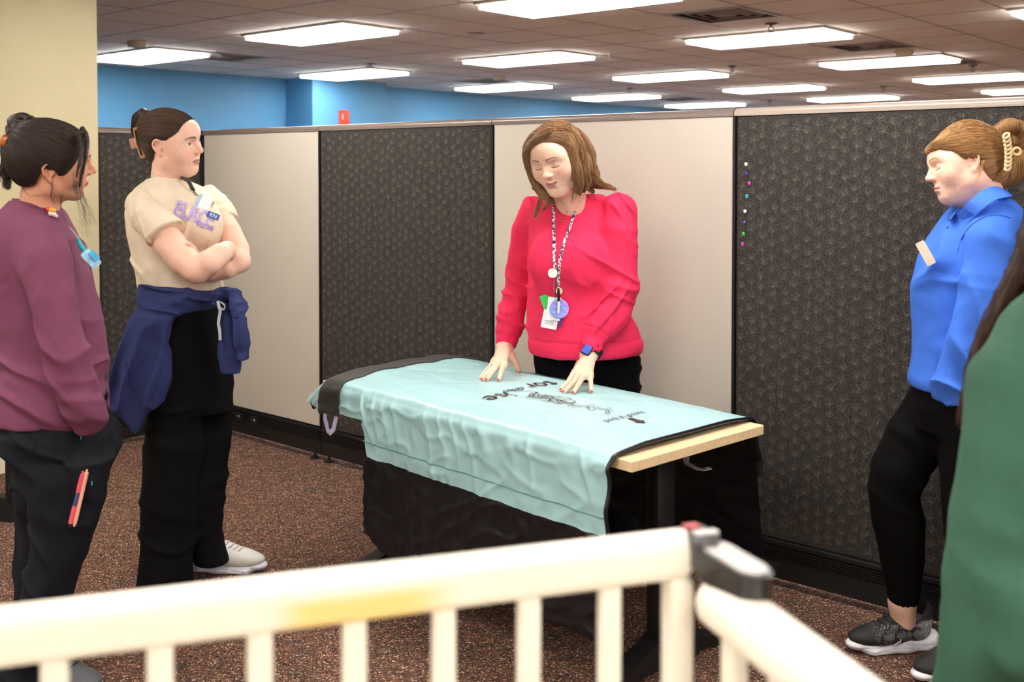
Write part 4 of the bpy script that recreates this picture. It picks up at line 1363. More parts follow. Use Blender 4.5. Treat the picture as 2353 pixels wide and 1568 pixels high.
def eyeballs(M, parent, iris, gaze=(0, 0), sc=1.0):
    """two eyeballs with iris and pupil discs; gaze in degrees (right+, down+) in head space"""
    out = []
    mw = mat('eye_white', 'e6dfd8', .15, var=.03, coat=.5)
    mi = mat('iris_' + iris, iris, .2, var=.2, scale=900, coat=.6)
    mpup = mat('pupil', '080707', .1, coat=.6)
    s = abs(np.linalg.det(M[:3, :3])) ** (1 / 3)
    R0 = M[:3, :3] / s
    for q in (-1, 1):
        c = hp(M, (q * .0325, .0695, .005))
        e = MB(); e.ball((0, 0, 0), .0128 * s, 20, 14)
        o = e.build('eyeball', mw, parent, True, None)
        gx, gz = math.radians(gaze[0]), math.radians(gaze[1])
        g = R0 @ np.array([math.sin(gx), math.cos(gx) * math.cos(gz), -math.sin(gz)])
        o.location = c
        rot = Vector(g).to_track_quat('Z', 'Y').to_matrix()
        m1 = MB(); m1.lathe([(0, .0131 * s), (.003 * s, .0130 * s), (.0056 * s, .0119 * s), (.0058 * s, .0110 * s), (0, .0110 * s)], 18, rot=rot); m1.build('iris', mi, o, True, None)
        m2 = MB(); m2.lathe([(0, .01335 * s), (.0020 * s, .0132 * s), (.0024 * s, .0128 * s), (0, .0125 * s)], 14, rot=rot); m2.build('pupil', mpup, o, True, None)
    return out

M_SKIN = mat('skin', 'e0b49c', .48, var=.03, scale=90, bump=.08, bscale=900, attr='tint', sss=.12, spec=.35)
M_HAIR = mat('hair', '3a2a20', .46, var=.12, scale=300, attr='tint', spec=.55)
# ================================================================== building blocks for people
def sil(rows, Y):
    """silhouette rows (v, uL, uR, ry[, dY]) at distance Y -> loft sections in world space"""
    out = []
    for r in rows:
        v, ul, ur, ry = r[:4]; dy = r[4] if len(r) > 4 else 0.0
        a, b = W(ul, v, Y + dy), W(ur, v, Y + dy)
        out.append(((a[2] + b[2]) / 2, (a[0] + b[0]) / 2, dy, (b[0] - a[0]) / 2, ry))
    return out
def add_sil(s, rows, Y, k=.02, n=2.0, mode='+', wav=None):
    return s.loft(sil(rows, Y), (0, Y, 0), (1, 0, 0), k=k, n=n, mode=mode, wav=wav)
def pxr(r, Y): return r * Y / F_PX
def WP(pts):
    return [W(*p[:3]) for p in pts]
def limb(s, pts, k=.02):
    """pts: (u, v, Y, r_px)"""
    return s.chain(WP(pts), [pxr(p[3], p[2]) for p in pts], k=k)

def cloth(name, color, rough=.8, var=.06, scale=60, bump=.35, bscale=700, sheen=.25, stretch=None, spec=.25):
    return mat(name, color, rough, var=var, scale=scale, bump=bump, bscale=bscale, sheen=sheen * .2, stretch=stretch, spec=spec, bdist=.001)

def folds(s, amp, dirv, freq, warp=2.0, off=0.0, region=None):
    """cloth creases: ridged noise, fine across dirv and long the other way"""
    d = unit(dirv); e1 = unit(np.cross(d, (0, 1, 0)) if abs(d[1]) < .9 else (1, 0, 0)); e2 = np.cross(d, e1)
    M = np.stack([d * freq * .75, e1 * freq * .16, e2 * freq * .16], 1).astype(np.float32)
    def f(P):
        if region is not None:
            m = np.asarray(region(P), np.float32); ix = np.flatnonzero(m > .02)
            if not len(ix): return np.zeros(len(P), np.float32)
        else:
            m = np.ones(len(P), np.float32); ix = np.arange(len(P))
        p = P[ix]
        q = p @ M + np.float32(off * 3.7) + (warp * .35) * noise3(p * 6.0 + off)[:, None]
        r = (1 - np.minimum(np.abs(noise3(q)) * 5.5, 1)) ** 1.5
        out = np.zeros(len(P), np.float32); out[ix] = -1.5 * amp * (r - .25) * m[ix]
        return out
    s.ripple(f); return s

def near(c, r):
    c = np.asarray(c, np.float32)
    return lambda P: np.exp(-((P - c) ** 2).sum(1) / (r * r))

def blob_shell(s, h, col, it=1):
    lo, hi = s.bounds(); P, Q = polygonise(s, lo, hi, h)
    P = relax(P, Q, it)
    return P, Q, (col(P) if callable(col) else np.repeat(np.asarray(col)[None], len(P), 0))

def band(name, pts, w, t, m, parent, up=(0, -1, 0)):
    mb = MB(); mb.tube(pts, 1, flat=(w, t), up=up); return mb.build(name, m, parent)

def frame_at(p, xd, nd):
    """matrix at p: local x = xd, local z(out) = nd, y = completes"""
    z = unit(nd); x = np.asarray(xd, float); x = unit(x - z * (x @ z)); y = np.cross(z, x)
    M = Matrix.Identity(4)
    for i in range(3): M[i][0], M[i][1], M[i][2], M[i][3] = x[i], y[i], z[i], p[i]
    return M

def plate(name, w, h, t, m, parent, mtx, r=.004):
    mb = MB(); mb.prism(rounded_rect(w, h, r, 4), -t / 2, t / 2, axis='z')
    o = mb.build(name, m, parent); o.matrix_world = mtx if parent is None or isinstance(parent, int) else mtx
    return o

def shoe(parent, pos, yaw, m_up, m_sole, m_lace, scale=1.0, pitch=0.0, m_ac=None, ncol=None):
    """pos: point on the floor under the ankle; yaw: 0 toe to the camera, + to picture right"""
    M = head_frame(pos, yaw, pitch, 0, scale)
    up = Sdf(M)
    up.ell((0, .115, .045), (.040, .062, .026), k=.02); up.ell((0, .065, .050), (.042, .06, .034), k=.03); up.ell((0, .015, .062), (.038, .055, .045), k=.03)
    up.ell((0, -.045, .068), (.035, .038, .045), k=.03); up.rc((0, -.035, .06), (0, -.050, .112), .036, .036, k=.02)
    up.rc((0, -.028, .105), (0, -.036, .16), .033, .033, k=.006, mode='-')
    up.plane((0, 0, .026), (0, 0, -1), k=.004)
    u = sdf_obj('shoe', up, .004 * scale, m_up, parent, ncol(M) if ncol else None, it=2)
    so = Sdf(M)
    so.ecap((0, -.060, .014), (0, .01, .012), (.041, .028), (.039, .026), (1, 0, 0), k=.02); so.ecap((0, .01, .012), (0, .112, .013), (.040, .026), (.045, .026), (1, 0, 0), k=.02)
    so.ell((0, .150, .026), (.030, .036, .017), k=.02); so.ell((0, -.084, .026), (.034, .028, .026), k=.02)
    so.plane((0, 0, .001), (0, 0, -1), k=.003)
    def groove(P): return .0020 * (np.abs(P[:, 2] - .024 - .006 * np.sin(P[:, 1] * 30)) < .0022) + .0016 * (np.abs(P[:, 2] - .013 - .004 * np.sin(P[:, 1] * 26 + 1)) < .0018)
    so.ripple(groove)
    so_o = sdf_obj('sole', so, .0035 * scale, m_sole, u, it=1)
    def top_of(x, y):
        zs = np.linspace(.17, .03, 60); d = up(np.array([hp(M, (x, y, z)) for z in zs]))
        return zs[int(np.argmax(d < 0))] if (d < 0).any() else .08
    for k in range(5):
        y = .022 + k * .017
        pts = [hp(M, (x, y + dy, top_of(x, y + dy) + .001)) for x, dy in ((-.024, -.003), (-.014, .002), (0, .004), (.014, .002), (.024, -.003))]
        mb = MB(); mb.tube(pts, .0034 * scale, seg=6); mb.build('lace', m_lace, u, True)
    if m_ac:
        for q in (-1, 1):
            pts = [hp(M, (q * .0405, .055, .030)), hp(M, (q * .042, .035, .040)), hp(M, (q * .036, .03, .070))]
            mb = MB(); mb.tube(pts, .002 * scale, seg=6); mb.build('trim_stripe', m_ac, u, True)
    return u

def nearest_dir(chains):
    """field: direction of the nearest lock segment"""
    A, D = [], []
    for c in chains:
        c = np.asarray(c, float)
        for i in range(len(c) - 1):
            A.append((c[i] + c[i + 1]) / 2); D.append(unit(c[i + 1] - c[i]))
    A = np.array(A); D = np.array(D)
    def f(P, i=0):
        d2 = ((P[:, None, :] - A[None]) ** 2).sum(2)
        w = np.exp(-d2 / (2 * .016 ** 2)) + 1e-12 / (d2 + 1e-6)
        return (w[:, :, None] * D[None]).sum(1) / w.sum(1)[:, None]
    return f

def smooth_path(pts, n=4):
    """Catmull-Rom"""
    p = [np.asarray(q, float) for q in pts]; p = [2 * p[0] - p[1]] + p + [2 * p[-1] - p[-2]]; out = []
    for i in range(1, len(p) - 2):
        for t in np.linspace(0, 1, n, endpoint=False):
            a, b, c, d = p[i - 1], p[i], p[i + 1], p[i + 2]
            out.append(.5 * (2 * b + (c - a) * t + (2 * a - 5 * b + 4 * c - d) * t * t + (3 * b - a - 3 * c + d) * t ** 3))
    out.append(p[-2]); return out

def hair_cap(M, thick=.008, zline=None, k=.014, back=0.0):
    """skull-hugging hair in head space; zline: list of (y, z) hairline points"""
    s = Sdf(M)
    t = thick
    s.ell((0, -.020 - back / 2, .030), (.0735 + t, .094 + t + back / 2, .084 + t), k=.02)
    s.ell((0, .020, .016), (.064 + t, .070 + t * .8, .072 + t), k=.03)
    s.ell((0, -.05, -.03), (.055 + t, .05 + t, .05), k=.03)
    yy = np.array([a for a, b in zline]); zz = np.array([b for a, b in zline])
    def cut(P): return (np.interp(P[:, 1], yy, zz) - P[:, 2]) * .75
    s.custom(cut, (-.3, -.3, -.3), (.3, .3, .3), k=k, mode='i')
    return s

def hair_obj(name, s, h, cols, parent, flow, n, nstep, step, seed=1, rad=.0006, lift=.0012, stop=None, loose=0, wander=.04, weight=None, rmask=None, it=1):
    lo, hi = s.bounds(); P, Q = polygonise(s, lo, hi, h); P = relax(P, Q, it)
    rg = np.random.default_rng(seed)
    base = np.array(cols[0]) * .55 + np.array(cols[1]) * .2
    C = np.repeat(base[None], len(P), 0) * (1 + .5 * noise3((P * 55).astype(np.float32))[:, None])
    pick = np.arange(len(P))
    if rmask is not None: pick = pick[rmask(P)]
    pw = None
    if weight is not None:
        pw = weight(P[pick]); pw = pw / pw.sum()
    roots = P[rg.choice(pick, n, p=pw)] + rg.normal(size=(n, 3)) * .001
    V_, Q_, C_ = strands(name, s, roots, flow, nstep, step, None, None, cols, rad, lift, seed, wander, stop, loose)
    V_, Q_, C_ = join_shells([(P, Q, C), (V_, Q_, C_)])
    return np_mesh(name, V_, Q_, M_HAIR, parent, C_)
# ================================================================== woman in the pink sweater
M_BLACKCLOTH = cloth('black_trouser_cloth', '0a0a0b', .9, bump=.25, sheen=0, spec=.12)
pk = empty('person', tuple(W(1345, 1290, 3.90) * np.array([1, 1, 0]))); tag(pk, 'person in a bright pink sweater pressing both hands on the teal pad', 'person')
pk_inv = pk.matrix_basis.inverted()
def adopt(o, parent):
    """parent keeping world coordinates"""
    o.parent = parent; o.matrix_parent_inverse = parent.matrix_basis.inverted(); return o
HM = head_frame((.156, 3.72, 1.516), -29.3, 21.5, 8.3, 1.018)
YB = 3.88
neck_base = W(1318, 500, 3.84)
nl = np.linalg.inv(HM) @ np.append(neck_base, 1)
hs = head_sdf(HM, round_=1.6, eyes='down', smile=1.0, neck_to=tuple(nl[:3]), neck_r=.054)
hcol = skin_color(HM, 'e9bfa8', 'bb7472', '7a5540', blush=.5, eyes='down', lid='cf9f9a', smile=1.0)
SK = lin('e9bfa8')
def hand_col(tips, nail, base=SK, nails=True):
    tips = [np.asarray(t) for t in tips]
    def f(P):
        C = np.repeat(base[None], len(P), 0) * (1 + .04 * noise3((P * 90).astype(np.float32))[:, None])
        kn = base * np.array([1.02, .80, .76])
        for t in tips:
            d = np.linalg.norm(P - t, axis=1)
            C = C * (1 - .35 * np.exp(-(d / .012) ** 2)[:, None]) + kn * (.35 * np.exp(-(d / .012) ** 2)[:, None])
        return C
    return f
M_NAIL = mat('red_nail_polish', 'b81f2a', .18, var=.03, coat=.8)
def pad_top(p):
    q = np.asarray(p)[:2] - TO
    return float(pad_point(np.array([q @ TT]), np.array([q @ TL]))[1][0])
def on_pad(u, v, lift=.008):
    p = on_z(u, v, TZ + .035 + lift)
    for _ in range(6): p = on_z(u, v, pad_top(p) + lift)
    return p
def make_hand(s, wrist, palm, fingers, wr, side):
    """wrist: points; fingers: lists of world points, radii"""
    for pts, rad in fingers: s.chain(pts, rad, k=.0045)
    return s
def finger(tip_px, mids, tipr=.0070, kr=.0092):
    tip = on_pad(*tip_px, lift=tipr)
    pts = [tip]
    for (u, v, dy) in mids: pts.append(W(u, v, tip[1] + dy))
    return pts, list(np.linspace(tipr, kr, len(pts)))
# her right hand (picture left)
RW_ = W(1161, 792, 3.93)
fR = [finger((1146, 873), [(1149.5, 863, .012), (1153, 851, .026), (1158, 838, .05)]),
      finger((1119, 872.5), [(1127, 862, .014), (1136, 851, .03), (1148, 836, .055)]),
      finger((1108, 872), [(1117, 861, .015), (1127, 850, .03), (1141, 833, .055)], .0066, .0088),
      finger((1104, 868), [(1112, 858, .016), (1121, 848, .03), (1136, 831, .06)], .006, .0082)]
thR = ([W(1192.5, 857, 3.86), W(1190, 847, 3.865), W(1184, 834, 3.875), W(1174, 820, 3.89)], [.0068, .0082, .0098, .0125])
bodyS = []
hR = Sdf()
for pts, rad in fR: hR.chain(pts, rad, k=.005)
hR.chain(thR[0], thR[1], k=.006)
kn = [f[0][-1] for f in fR]
for q in kn: hR.ecap(q, RW_ + (q - np.mean(kn, 0)) * .35, (.0105, .0105), (.014, .013), (1, 0, 0), k=.018)
hR.rc(thR[0][-1], RW_, .014, .020, k=.02)
hR.ecap(RW_, W(1166, 745, 3.95), (.027, .022), (.032, .028), (1, 0, 0), k=.02)
# her left hand (picture right)
LW_ = W(1354, 815, 3.70)
fL = [finger((1289.5, 895.5), [(1298, 886, .010), (1308, 876, .022), (1322, 859, .045)]),
      finger((1296.5, 900), [(1306, 891, .010), (1317, 880, .022), (1331, 862, .048)]),
      finger((1318, 902), [(1325, 891, .010), (1332.5, 878, .022), (1343, 862, .048)]),
      finger((1359, 900), [(1358.5, 890, .010), (1357.5, 878, .020), (1355.5, 863, .045)], .0066, .0085)]
thL = ([W(1301, 884, 3.70), W(1308, 872, 3.72), W(1320, 853, 3.73), W(1334, 838, 3.73)], [.0066, .008, .0095, .012])
hL = Sdf()
for pts, rad in fL: hL.chain(pts, rad, k=.005)
hL.chain(thL[0], thL[1], k=.006)
kn2 = [f[0][-1] for f in fL]
for q in kn2: hL.ecap(q, LW_ + (q - np.mean(kn2, 0)) * .35, (.0105, .0105), (.014, .013), (1, 0, 0), k=.018)
hL.rc(thL[0][-1], LW_, .013, .019, k=.02)
hL.ecap(LW_, W(1375, 770, 3.74), (.026, .022), (.032, .028), (1, 0, 0), k=.02)
core = Sdf()
add_sil(core, [(500, 1255, 1385, .06), (560, 1235, 1385, .09), (700, 1238, 1405, .10), (780, 1250, 1440, .10), (840, 1268, 1435, .085, .06), (900, 1275, 1425, .08, .06)], YB, k=.03)
core.chain([W(1298, 880, 3.96), W(1285, 1090, 3.99), np.array([.15, 4.05, .12])], [.055, .048, .038], k=.03)
core.chain([W(1400, 880, 3.945), W(1404, 1090, 3.94), np.array([.41, 3.95, .12])], [.055, .048, .038], k=.03)
core.chain([W(1232, 492, 3.92), W(1194, 620, 3.96), W(1186, 670, 3.97), W(1168, 745, 3.95)], [.034, .028, .027, .026], k=.02)
core.chain([W(1420, 490, 3.82), W(1425, 665, 3.80), W(1375, 770, 3.74)], [.040, .034, .028], k=.02)
sh = [blob_shell(hs, .0021, hcol), blob_shell(hR, .0022, hand_col([k for k in kn], None)), blob_shell(hL, .0022, hand_col([k for k in kn2], None)), blob_shell(core, .012, SK)]
P_, Q_, C_ = join_shells(sh)
adopt(np_mesh('body', P_, Q_, M_SKIN, None, C_), pk)
n0 = len(bpy.data.objects)
before = set(bpy.data.objects)
# painted nails
def nail(tip, prev, sc=1.0, out=(0, -.45, .9)):
    d = unit(tip - prev); n = np.asarray(out, float); n = unit(n - d * (n @ d))
    c = tip + d * .0015 + n * .0050 * sc
    mb = MB(); mb.ball((0, 0, 0), 1, 12, 8)
    o = mb.build('fingernail', M_NAIL, None, True, None)
    s_ = np.cross(n, d)
    M = Matrix.Identity(4)
    for i in range(3): M[i][0], M[i][1], M[i][2], M[i][3] = s_[i] * .0042 * sc, d[i] * .0056 * sc, n[i] * .0020 * sc, c[i]
    o.matrix_world = M
for pts, rad in fR[:3] + fL: nail(pts[0], pts[1])
nail(thR[0][0], thR[0][1], 1.1, out=(.5, -.8, .3))
# finger ring
q0, q1 = fR[2][0][2], fR[2][0][3]; c = q0 * .55 + q1 * .45; d = unit(q1 - q0); a = unit(np.cross(d, (0, 0, 1))); b = np.cross(d, a)
mb = MB(); mb.tube([c + (a * math.cos(t) + b * math.sin(t)) * .0098 for t in np.linspace(0, 2 * math.pi, 20, endpoint=False)], .0011, seg=6, closed=True)
mb.build('finger_ring', mat('silver', 'd9d4cc', .2, metal=1.0, var=.03), None, True)

# sweater
M_PINK = cloth('pink_jersey', 'e62c57', .8, var=.04, bump=.3, sheen=.35)
sw = Sdf()
add_sil(sw, [(447, 1268, 1378, .055, -.03), (458, 1240, 1412, .075, -.02), (478, 1222, 1430, .10), (520, 1216, 1424, .122), (580, 1214, 1400, .145), (640, 1213, 1405, .155), (700, 1213, 1432, .16),
             (750, 1212, 1466, .165), (790, 1213, 1480, .165), (818, 1218, 1478, .160), (832, 1226, 1466, .150)], YB, k=.02)
sw.ell(W(1265, 600, 3.76), (.075, .05, .085), k=.05); sw.ell(W(1345, 600, 3.74), (.08, .05, .085), k=.05)
# puffed shoulders and sleeves
limb(sw, [(1228, 482, 3.92, 32), (1204, 530, 3.94, 29), (1194, 600, 3.96, 27), (1187, 660, 3.97, 27), (1175, 725, 3.96, 32), (1167, 760, 3.95, 31)], k=.03)
limb(sw, [(1166, 770, 3.945, 26), (1163, 786, 3.935, 24.5)], k=.010)
limb(sw, [(1424, 482, 3.80, 40), (1421, 530, 3.79, 44), (1421, 600, 3.78, 45), (1423, 660, 3.77, 45), (1405, 715, 3.745, 43), (1382, 752, 3.725, 38)], k=.03)
limb(sw, [(1372, 772, 3.72, 27), (1360, 795, 3.70, 24)], k=.010)
# openings: neck, cuffs, hem
sw.rc(W(1308, 432, 3.80), W(1298, 416, 3.70), .060, .055, k=.008, mode='-')
sw.rc(W(1318, 446, 3.84), W(1318, 410, 3.83), .060, .060, k=.008, mode='-')
sw.rc(W(1162, 790, 3.93), W(1157, 830, 3.91), .029, .03, k=.004, mode='-')
sw.rc(W(1358, 801, 3.70), W(1345, 830, 3.68), .028, .03, k=.004, mode='-')
hz = W(1345, 806, YB)[2]
sw.plane((0, YB, hz - .012), (0, 0, -1), k=.02)
add_sil(sw, [(795, 1230, 1465, .14), (860, 1235, 1460, .14)], YB, k=.006, mode='-')
# hem rib line and soft folds
def hemline(P):
    return .0030 * np.exp(-((P[:, 2] - (hz + .050)) / .004) ** 2) * (P[:, 0] > .055)
sw.ripple(hemline)
armL = near(W(1422, 620, 3.70), .13); elb = near(W(1405, 715, 3.70), .09)
folds(sw, .009, (.35, 0, 1), 26, 2.2, .3, lambda P: np.clip(armL(P) * 1.3, 0, 1))
folds(sw, .010, (.8, 0, -.7), 30, 2.0, 1.7, lambda P: np.clip(elb(P) * 1.4, 0, 1))
folds(sw, .008, (.2, .1, 1), 26, 2.4, 2.9, lambda P: np.clip(near(W(1185, 690, 3.93), .14)(P) * 1.3, 0, 1))
folds(sw, .006, (1, 0, -.25), 18, 1.6, 4.1, lambda P: np.clip(near(W(1300, 700, 3.72), .20)(P), 0, 1))
folds(sw, .007, (1, 0, .35), 34, 1.4, 5.5, lambda P: np.clip(near(W(1425, 470, 3.75), .06)(P) * 1.5 + near(W(1215, 475, 3.88), .06)(P) * 1.5, 0, 1))
folds(sw, .003, (1, 0, 0), 45, .8, 6.0, lambda P: np.clip(near(W(1375, 760, 3.69), .035)(P) * 1.6 + near(W(1165, 765, 3.92), .04)(P) * 1.6, 0, 1))
cuR, cuL = W(1164.5, 773, 3.94), W(1374, 768, 3.72)
axR, axL = unit(W(1161, 795, 3.93) - cuR).astype(np.float32), unit(W(1358, 797, 3.70) - cuL).astype(np.float32)
def cuffs(P):
    out = 0
    for c_, a_ in ((cuR, axR), (cuL, axL)):
        q = P - c_.astype(np.float32); t_ = q @ a_; rr = np.sqrt(np.maximum((q * q).sum(1) - t_ * t_, 0))
        out = out + .0045 * np.exp(-(t_ / .004) ** 2) * (rr < .06)
    return out
sw.ripple(cuffs)
sw.noise(.0035, 9); sw.noise(.0012, 28)
sdf_obj('sweater', sw, .0048, M_PINK, None)
# trousers
tr = Sdf()
add_sil(tr, [(780, 1232, 1462, .13), (830, 1226, 1470, .135), (880, 1230, 1472, .135), (930, 1236, 1468, .13), (985, 1240, 1464, .12)], 3.955, k=.02)
tr.chain([W(1290, 930, 3.975), W(1285, 1100, 3.99), np.array([.15, 4.05, .07])], [.088, .075, .062], k=.03)
tr.chain([W(1408, 930, 3.945), W(1405, 1100, 3.94), np.array([.41, 3.95, .07])], [.088, .075, .062], k=.03)
folds(tr, .006, (0, .3, 1), 20, 2.0, 1.1)
sdf_obj('trousers', tr, .009, M_BLACKCLOTH, None)
MS = cloth('black_shoe_leather', '141312', .5, sheen=0)
MSS = mat('black_rubber', '1a1919', .7, var=.05)
sA = shoe(None, (.15, 4.05, 0), -30, MS, MSS, MSS)
sB = shoe(None, (.41, 3.94, 0), 5, MS, MSS, MSS)

# hair: skull cap plus long loose waves
cap = hair_cap(HM, .011, [(-.2, -.20), (-.06, -.10), (-.03, -.06), (-.005, -.02), (.02, .030), (.045, .058), (.065, .073), (.085, .080), (.12, .085)])
def PXY(l): return smooth_path([W(*p) for p in l], 4)
Lk = [  # picture right side (her left)
    ([(1290, 300, 3.72), (1318, 322, 3.70), (1330, 352, 3.70), (1328, 380, 3.70), (1338, 405, 3.71), (1352, 424, 3.72)], .022),
    ([(1300, 296, 3.76), (1332, 318, 3.76), (1346, 348, 3.76), (1350, 378, 3.76), (1358, 402, 3.76), (1378, 420, 3.76), (1396, 430, 3.77)], .024),
    ([(1290, 300, 3.66), (1308, 335, 3.645), (1318, 368, 3.65), (1316, 395, 3.66), (1324, 415, 3.67), (1322, 440, 3.69)], .015),
    ([(1310, 300, 3.80), (1340, 325, 3.82), (1355, 360, 3.83), (1350, 395, 3.83), (1365, 420, 3.83), (1395, 428, 3.82), (1412, 434, 3.81)], .020),
    ([(1325, 340, 3.72), (1345, 372, 3.72), (1340, 400, 3.72), (1350, 420, 3.73), (1342, 438, 3.74)], .020),
    ([(1330, 350, 3.78), (1352, 380, 3.80), (1362, 405, 3.80), (1350, 425, 3.80), (1362, 440, 3.80)], .022),
    ([(1312, 360, 3.655), (1324, 385, 3.65), (1326, 405, 3.655), (1334, 425, 3.67), (1332, 445, 3.69)], .016),
    # over the crown to the picture left (her right)
    ([(1262, 300, 3.63), (1235, 318, 3.64), (1216, 342, 3.68), (1212, 364, 3.72), (1218, 390, 3.75), (1228, 410, 3.77), (1226, 434, 3.78)], .014),
    ([(1255, 292, 3.68), (1226, 312, 3.70), (1211, 340, 3.74), (1214, 372, 3.78), (1224, 404, 3.79), (1238, 428, 3.78), (1244, 450, 3.76), (1236, 475, 3.745), (1229, 496, 3.74)], .013),
    ([(1222, 400, 3.79), (1233, 425, 3.77), (1250, 446, 3.74), (1258, 462, 3.73), (1250, 480, 3.73)], .011),
    ([(1220, 410, 3.82), (1240, 440, 3.80), (1262, 455, 3.76), (1270, 470, 3.75)], .012)]
chains = []
for pts, r in Lk:
    pth = PXY(pts); chains.append(pth)
    n = len(pth); rad = [r * (.75 + .35 * math.sin(math.pi * min(1, i / n * 1.25))) * (1 - .78 * max(0, (i / n - .55) / .45)) for i in range(n)]
    cap.wchain(pth, rad, k=.010)
cap.noise(.001, 60)
hc = (lin('64402a'), lin('c99a66'))
pA, pB = hp(HM, (.012, .085, .085)), hp(HM, (.012, -.03, .13))
nd = nearest_dir(chains)
hiv = np.linalg.inv(HM); hx, hy = HM[:3, 0] / np.linalg.norm(HM[:3, 0]), HM[:3, 1] / np.linalg.norm(HM[:3, 1])
def flow(P, i):
    d = nd(P); L = P @ hiv[:3, :3].T + hiv[:3, 3]
    w = np.clip((L[:, 2] - .055) / .045, 0, 1)[:, None]
    side = np.tanh((L[:, 0:1] - .012) / .006) * hx[None] - .45 * hy[None]
    return d * (1 - w) + side * w
hair_obj('hair', cap, .0032, hc, None, flow, 10500, 12, .0075, seed=4, rad=.00045, lift=.0009, loose=.004, wander=.045)
# wispy tips falling on the sweater
tips = []
rg = random.Random(3)
mb = MB()
for base, end in (((1396, 428, 3.77), (1418, 436, 3.76)), ((1330, 432, 3.70), (1326, 462, 3.69)), ((1320, 436, 3.69), (1312, 468, 3.68)), ((1232, 484, 3.745), (1226, 512, 3.74)), ((1246, 474, 3.735), (1236, 508, 3.73)), ((1352, 436, 3.76), (1366, 455, 3.74))):
    for k in range(5):
        j = lambda s: rg.uniform(-s, s)
        a = W(base[0] + j(5), base[1] + j(5), base[2] + j(.01)); b = W(end[0] + j(7), end[1] + j(9), end[2] + j(.01)); m_ = (a + b) / 2 + np.array([j(.008), j(.006), j(.006)])
        mb.tube(smooth_path([a, m_, b], 4), [.0009, .0008, .0008, .0007, .0007, .0006, .0005, .0004, .0003], seg=4)
tag(mb.build('hair_ends', mat('auburn_hair_ends', '96643f', .45, var=.2), None, True, None), kind='stuff')

# necklace, lanyard and what hangs on it
M_GOLD = mat('gold', 'e0b565', .25, metal=1.0, var=.03)
def front(u, v, guess=3.70, out=.004):
    """first point of the sweater this pixel meets"""
    Ys = np.linspace(3.45, 3.95, 240); P = np.array([W(u, v, y) for y in Ys]); d = sw(P); i = np.argmax(d < 0) if (d < 0).any() else None
    y = Ys[i] if i is not None else guess
    return W(u, v, y - out)
nk = [W(1272, 452, 3.74), front(1276, 468), front(1284, 488), front(1290, 503), front(1296, 496), front(1307, 482), front(1318, 466), W(1324, 452, 3.74)]
mb = MB(); mb.tube(smooth_path(nk, 4), .0008, seg=6); nko = mb.build('necklace', M_GOLD, None, True)
mb = MB(); mb.ball(front(1290, 508), .0040, 10, 8, scale=(1, .6, 1.2)); mb.ball(front(1281, 488, out=.005), .0018, 8, 6); mb.ball(front(1308, 482, out=.005), .0018, 8, 6)
pend = mb.build('pendant', M_GOLD, nko, True)
def lan_mat():
    m = bpy.data.materials.new('patterned_lanyard'); m.use_nodes = True
    nt = m.node_tree; N = nt.nodes; L = nt.links; b = N['Principled BSDF']
    tc = N.new('ShaderNodeTexCoord'); vo = N.new('ShaderNodeTexNoise'); vo.inputs['Scale'].default_value = 75; vo.inputs['Detail'].default_value = 2
    L.new(tc.outputs['Object'], vo.inputs['Vector'])
    r = N.new('ShaderNodeValToRGB'); r.color_ramp.interpolation = 'CONSTANT'; e = r.color_ramp.elements
    e[0].position, e[0].color = 0, srgb('2c2c3e'); e[1].position, e[1].color = .50, srgb('e8e2e0')
    for p, c in ((.40, '6a6a80'), (.57, 'd88aa0'), (.61, '30304a')):
        x = e.new(p); x.color = srgb(c)
    L.new(vo.outputs['Fac'], r.inputs[0]); L.new(r.outputs[0], b.inputs['Base Color']); b.inputs['Roughness'].default_value = .7
    return m
ML = lan_mat()
l1 = [W(1270, 440, 3.78), front(1270, 462), front(1272, 480), front(1272, 520), front(1273, 560), front(1274, 600), front(1276, 625)]
l2 = [W(1338, 425, 3.77), front(1334, 448), front(1326, 472), front(1312, 515), front(1297, 555), front(1287, 595), front(1283, 640), front(1283, 665)]
def follow(path, n=16, out=.005):
    q = np.array(path, float); s_ = np.linspace(0, len(q) - 1, n)
    return [front(np.interp(t, range(len(q)), q[:, 0]), np.interp(t, range(len(q)), q[:, 1]), out=out) for t in s_]
l1 = [W(1268, 436, 3.80)] + follow([(1270, 458), (1272, 485), (1272, 520), (1273, 560), (1274, 600), (1276, 628)])
l2 = [W(1339, 420, 3.80)] + follow([(1336, 440), (1326, 472), (1312, 515), (1297, 555), (1287, 595), (1283, 640), (1283, 668)])
lan = band('lanyard', smooth_path(l1, 2), .011, .0014, ML, None)
band('lanyard_strap', smooth_path(l2, 2), .010, .0014, ML, lan)
fr = lambda u, v, o=.010: front(u, v, out=o)
def card(name, cu, cv, w, h, ang, m, out, parent, t=.0012, r=.003):
    c = fr(cu, cv, out); n = np.array([-.12, -1, .12]); x = np.array([math.cos(ang), 0, math.sin(ang)])
    mb = MB(); mb.prism(rounded_rect(w, h, r, 4), -t / 2, t / 2, axis='z'); o = mb.build(name, m, parent); o.matrix_world = frame_at(c, x, n); return o
px = lambda n: n * 3.70 / F_PX
M_WCARD = mat('white_card', 'eeeef2', .4, var=.02); M_GCARD = mat('green_card', '1fc455', .4, var=.02)
gc = card('green_badge', 1254, 693, px(20), px(32), .35, M_GCARD, .008, lan)
wc2 = card('badge_card', 1266, 725, px(37), px(62), -.20, M_WCARD, .011, lan); wc1 = card('badge_card', 1273, 710, px(32), px(54), -.10, M_WCARD, .014, lan)
bl_ = []
for k in range(5): bl_.append([(-px(12), -px(8 + 3.2 * k)), (px(12) * (1 - .2 * (k % 2)), -px(8 + 3.2 * k))])
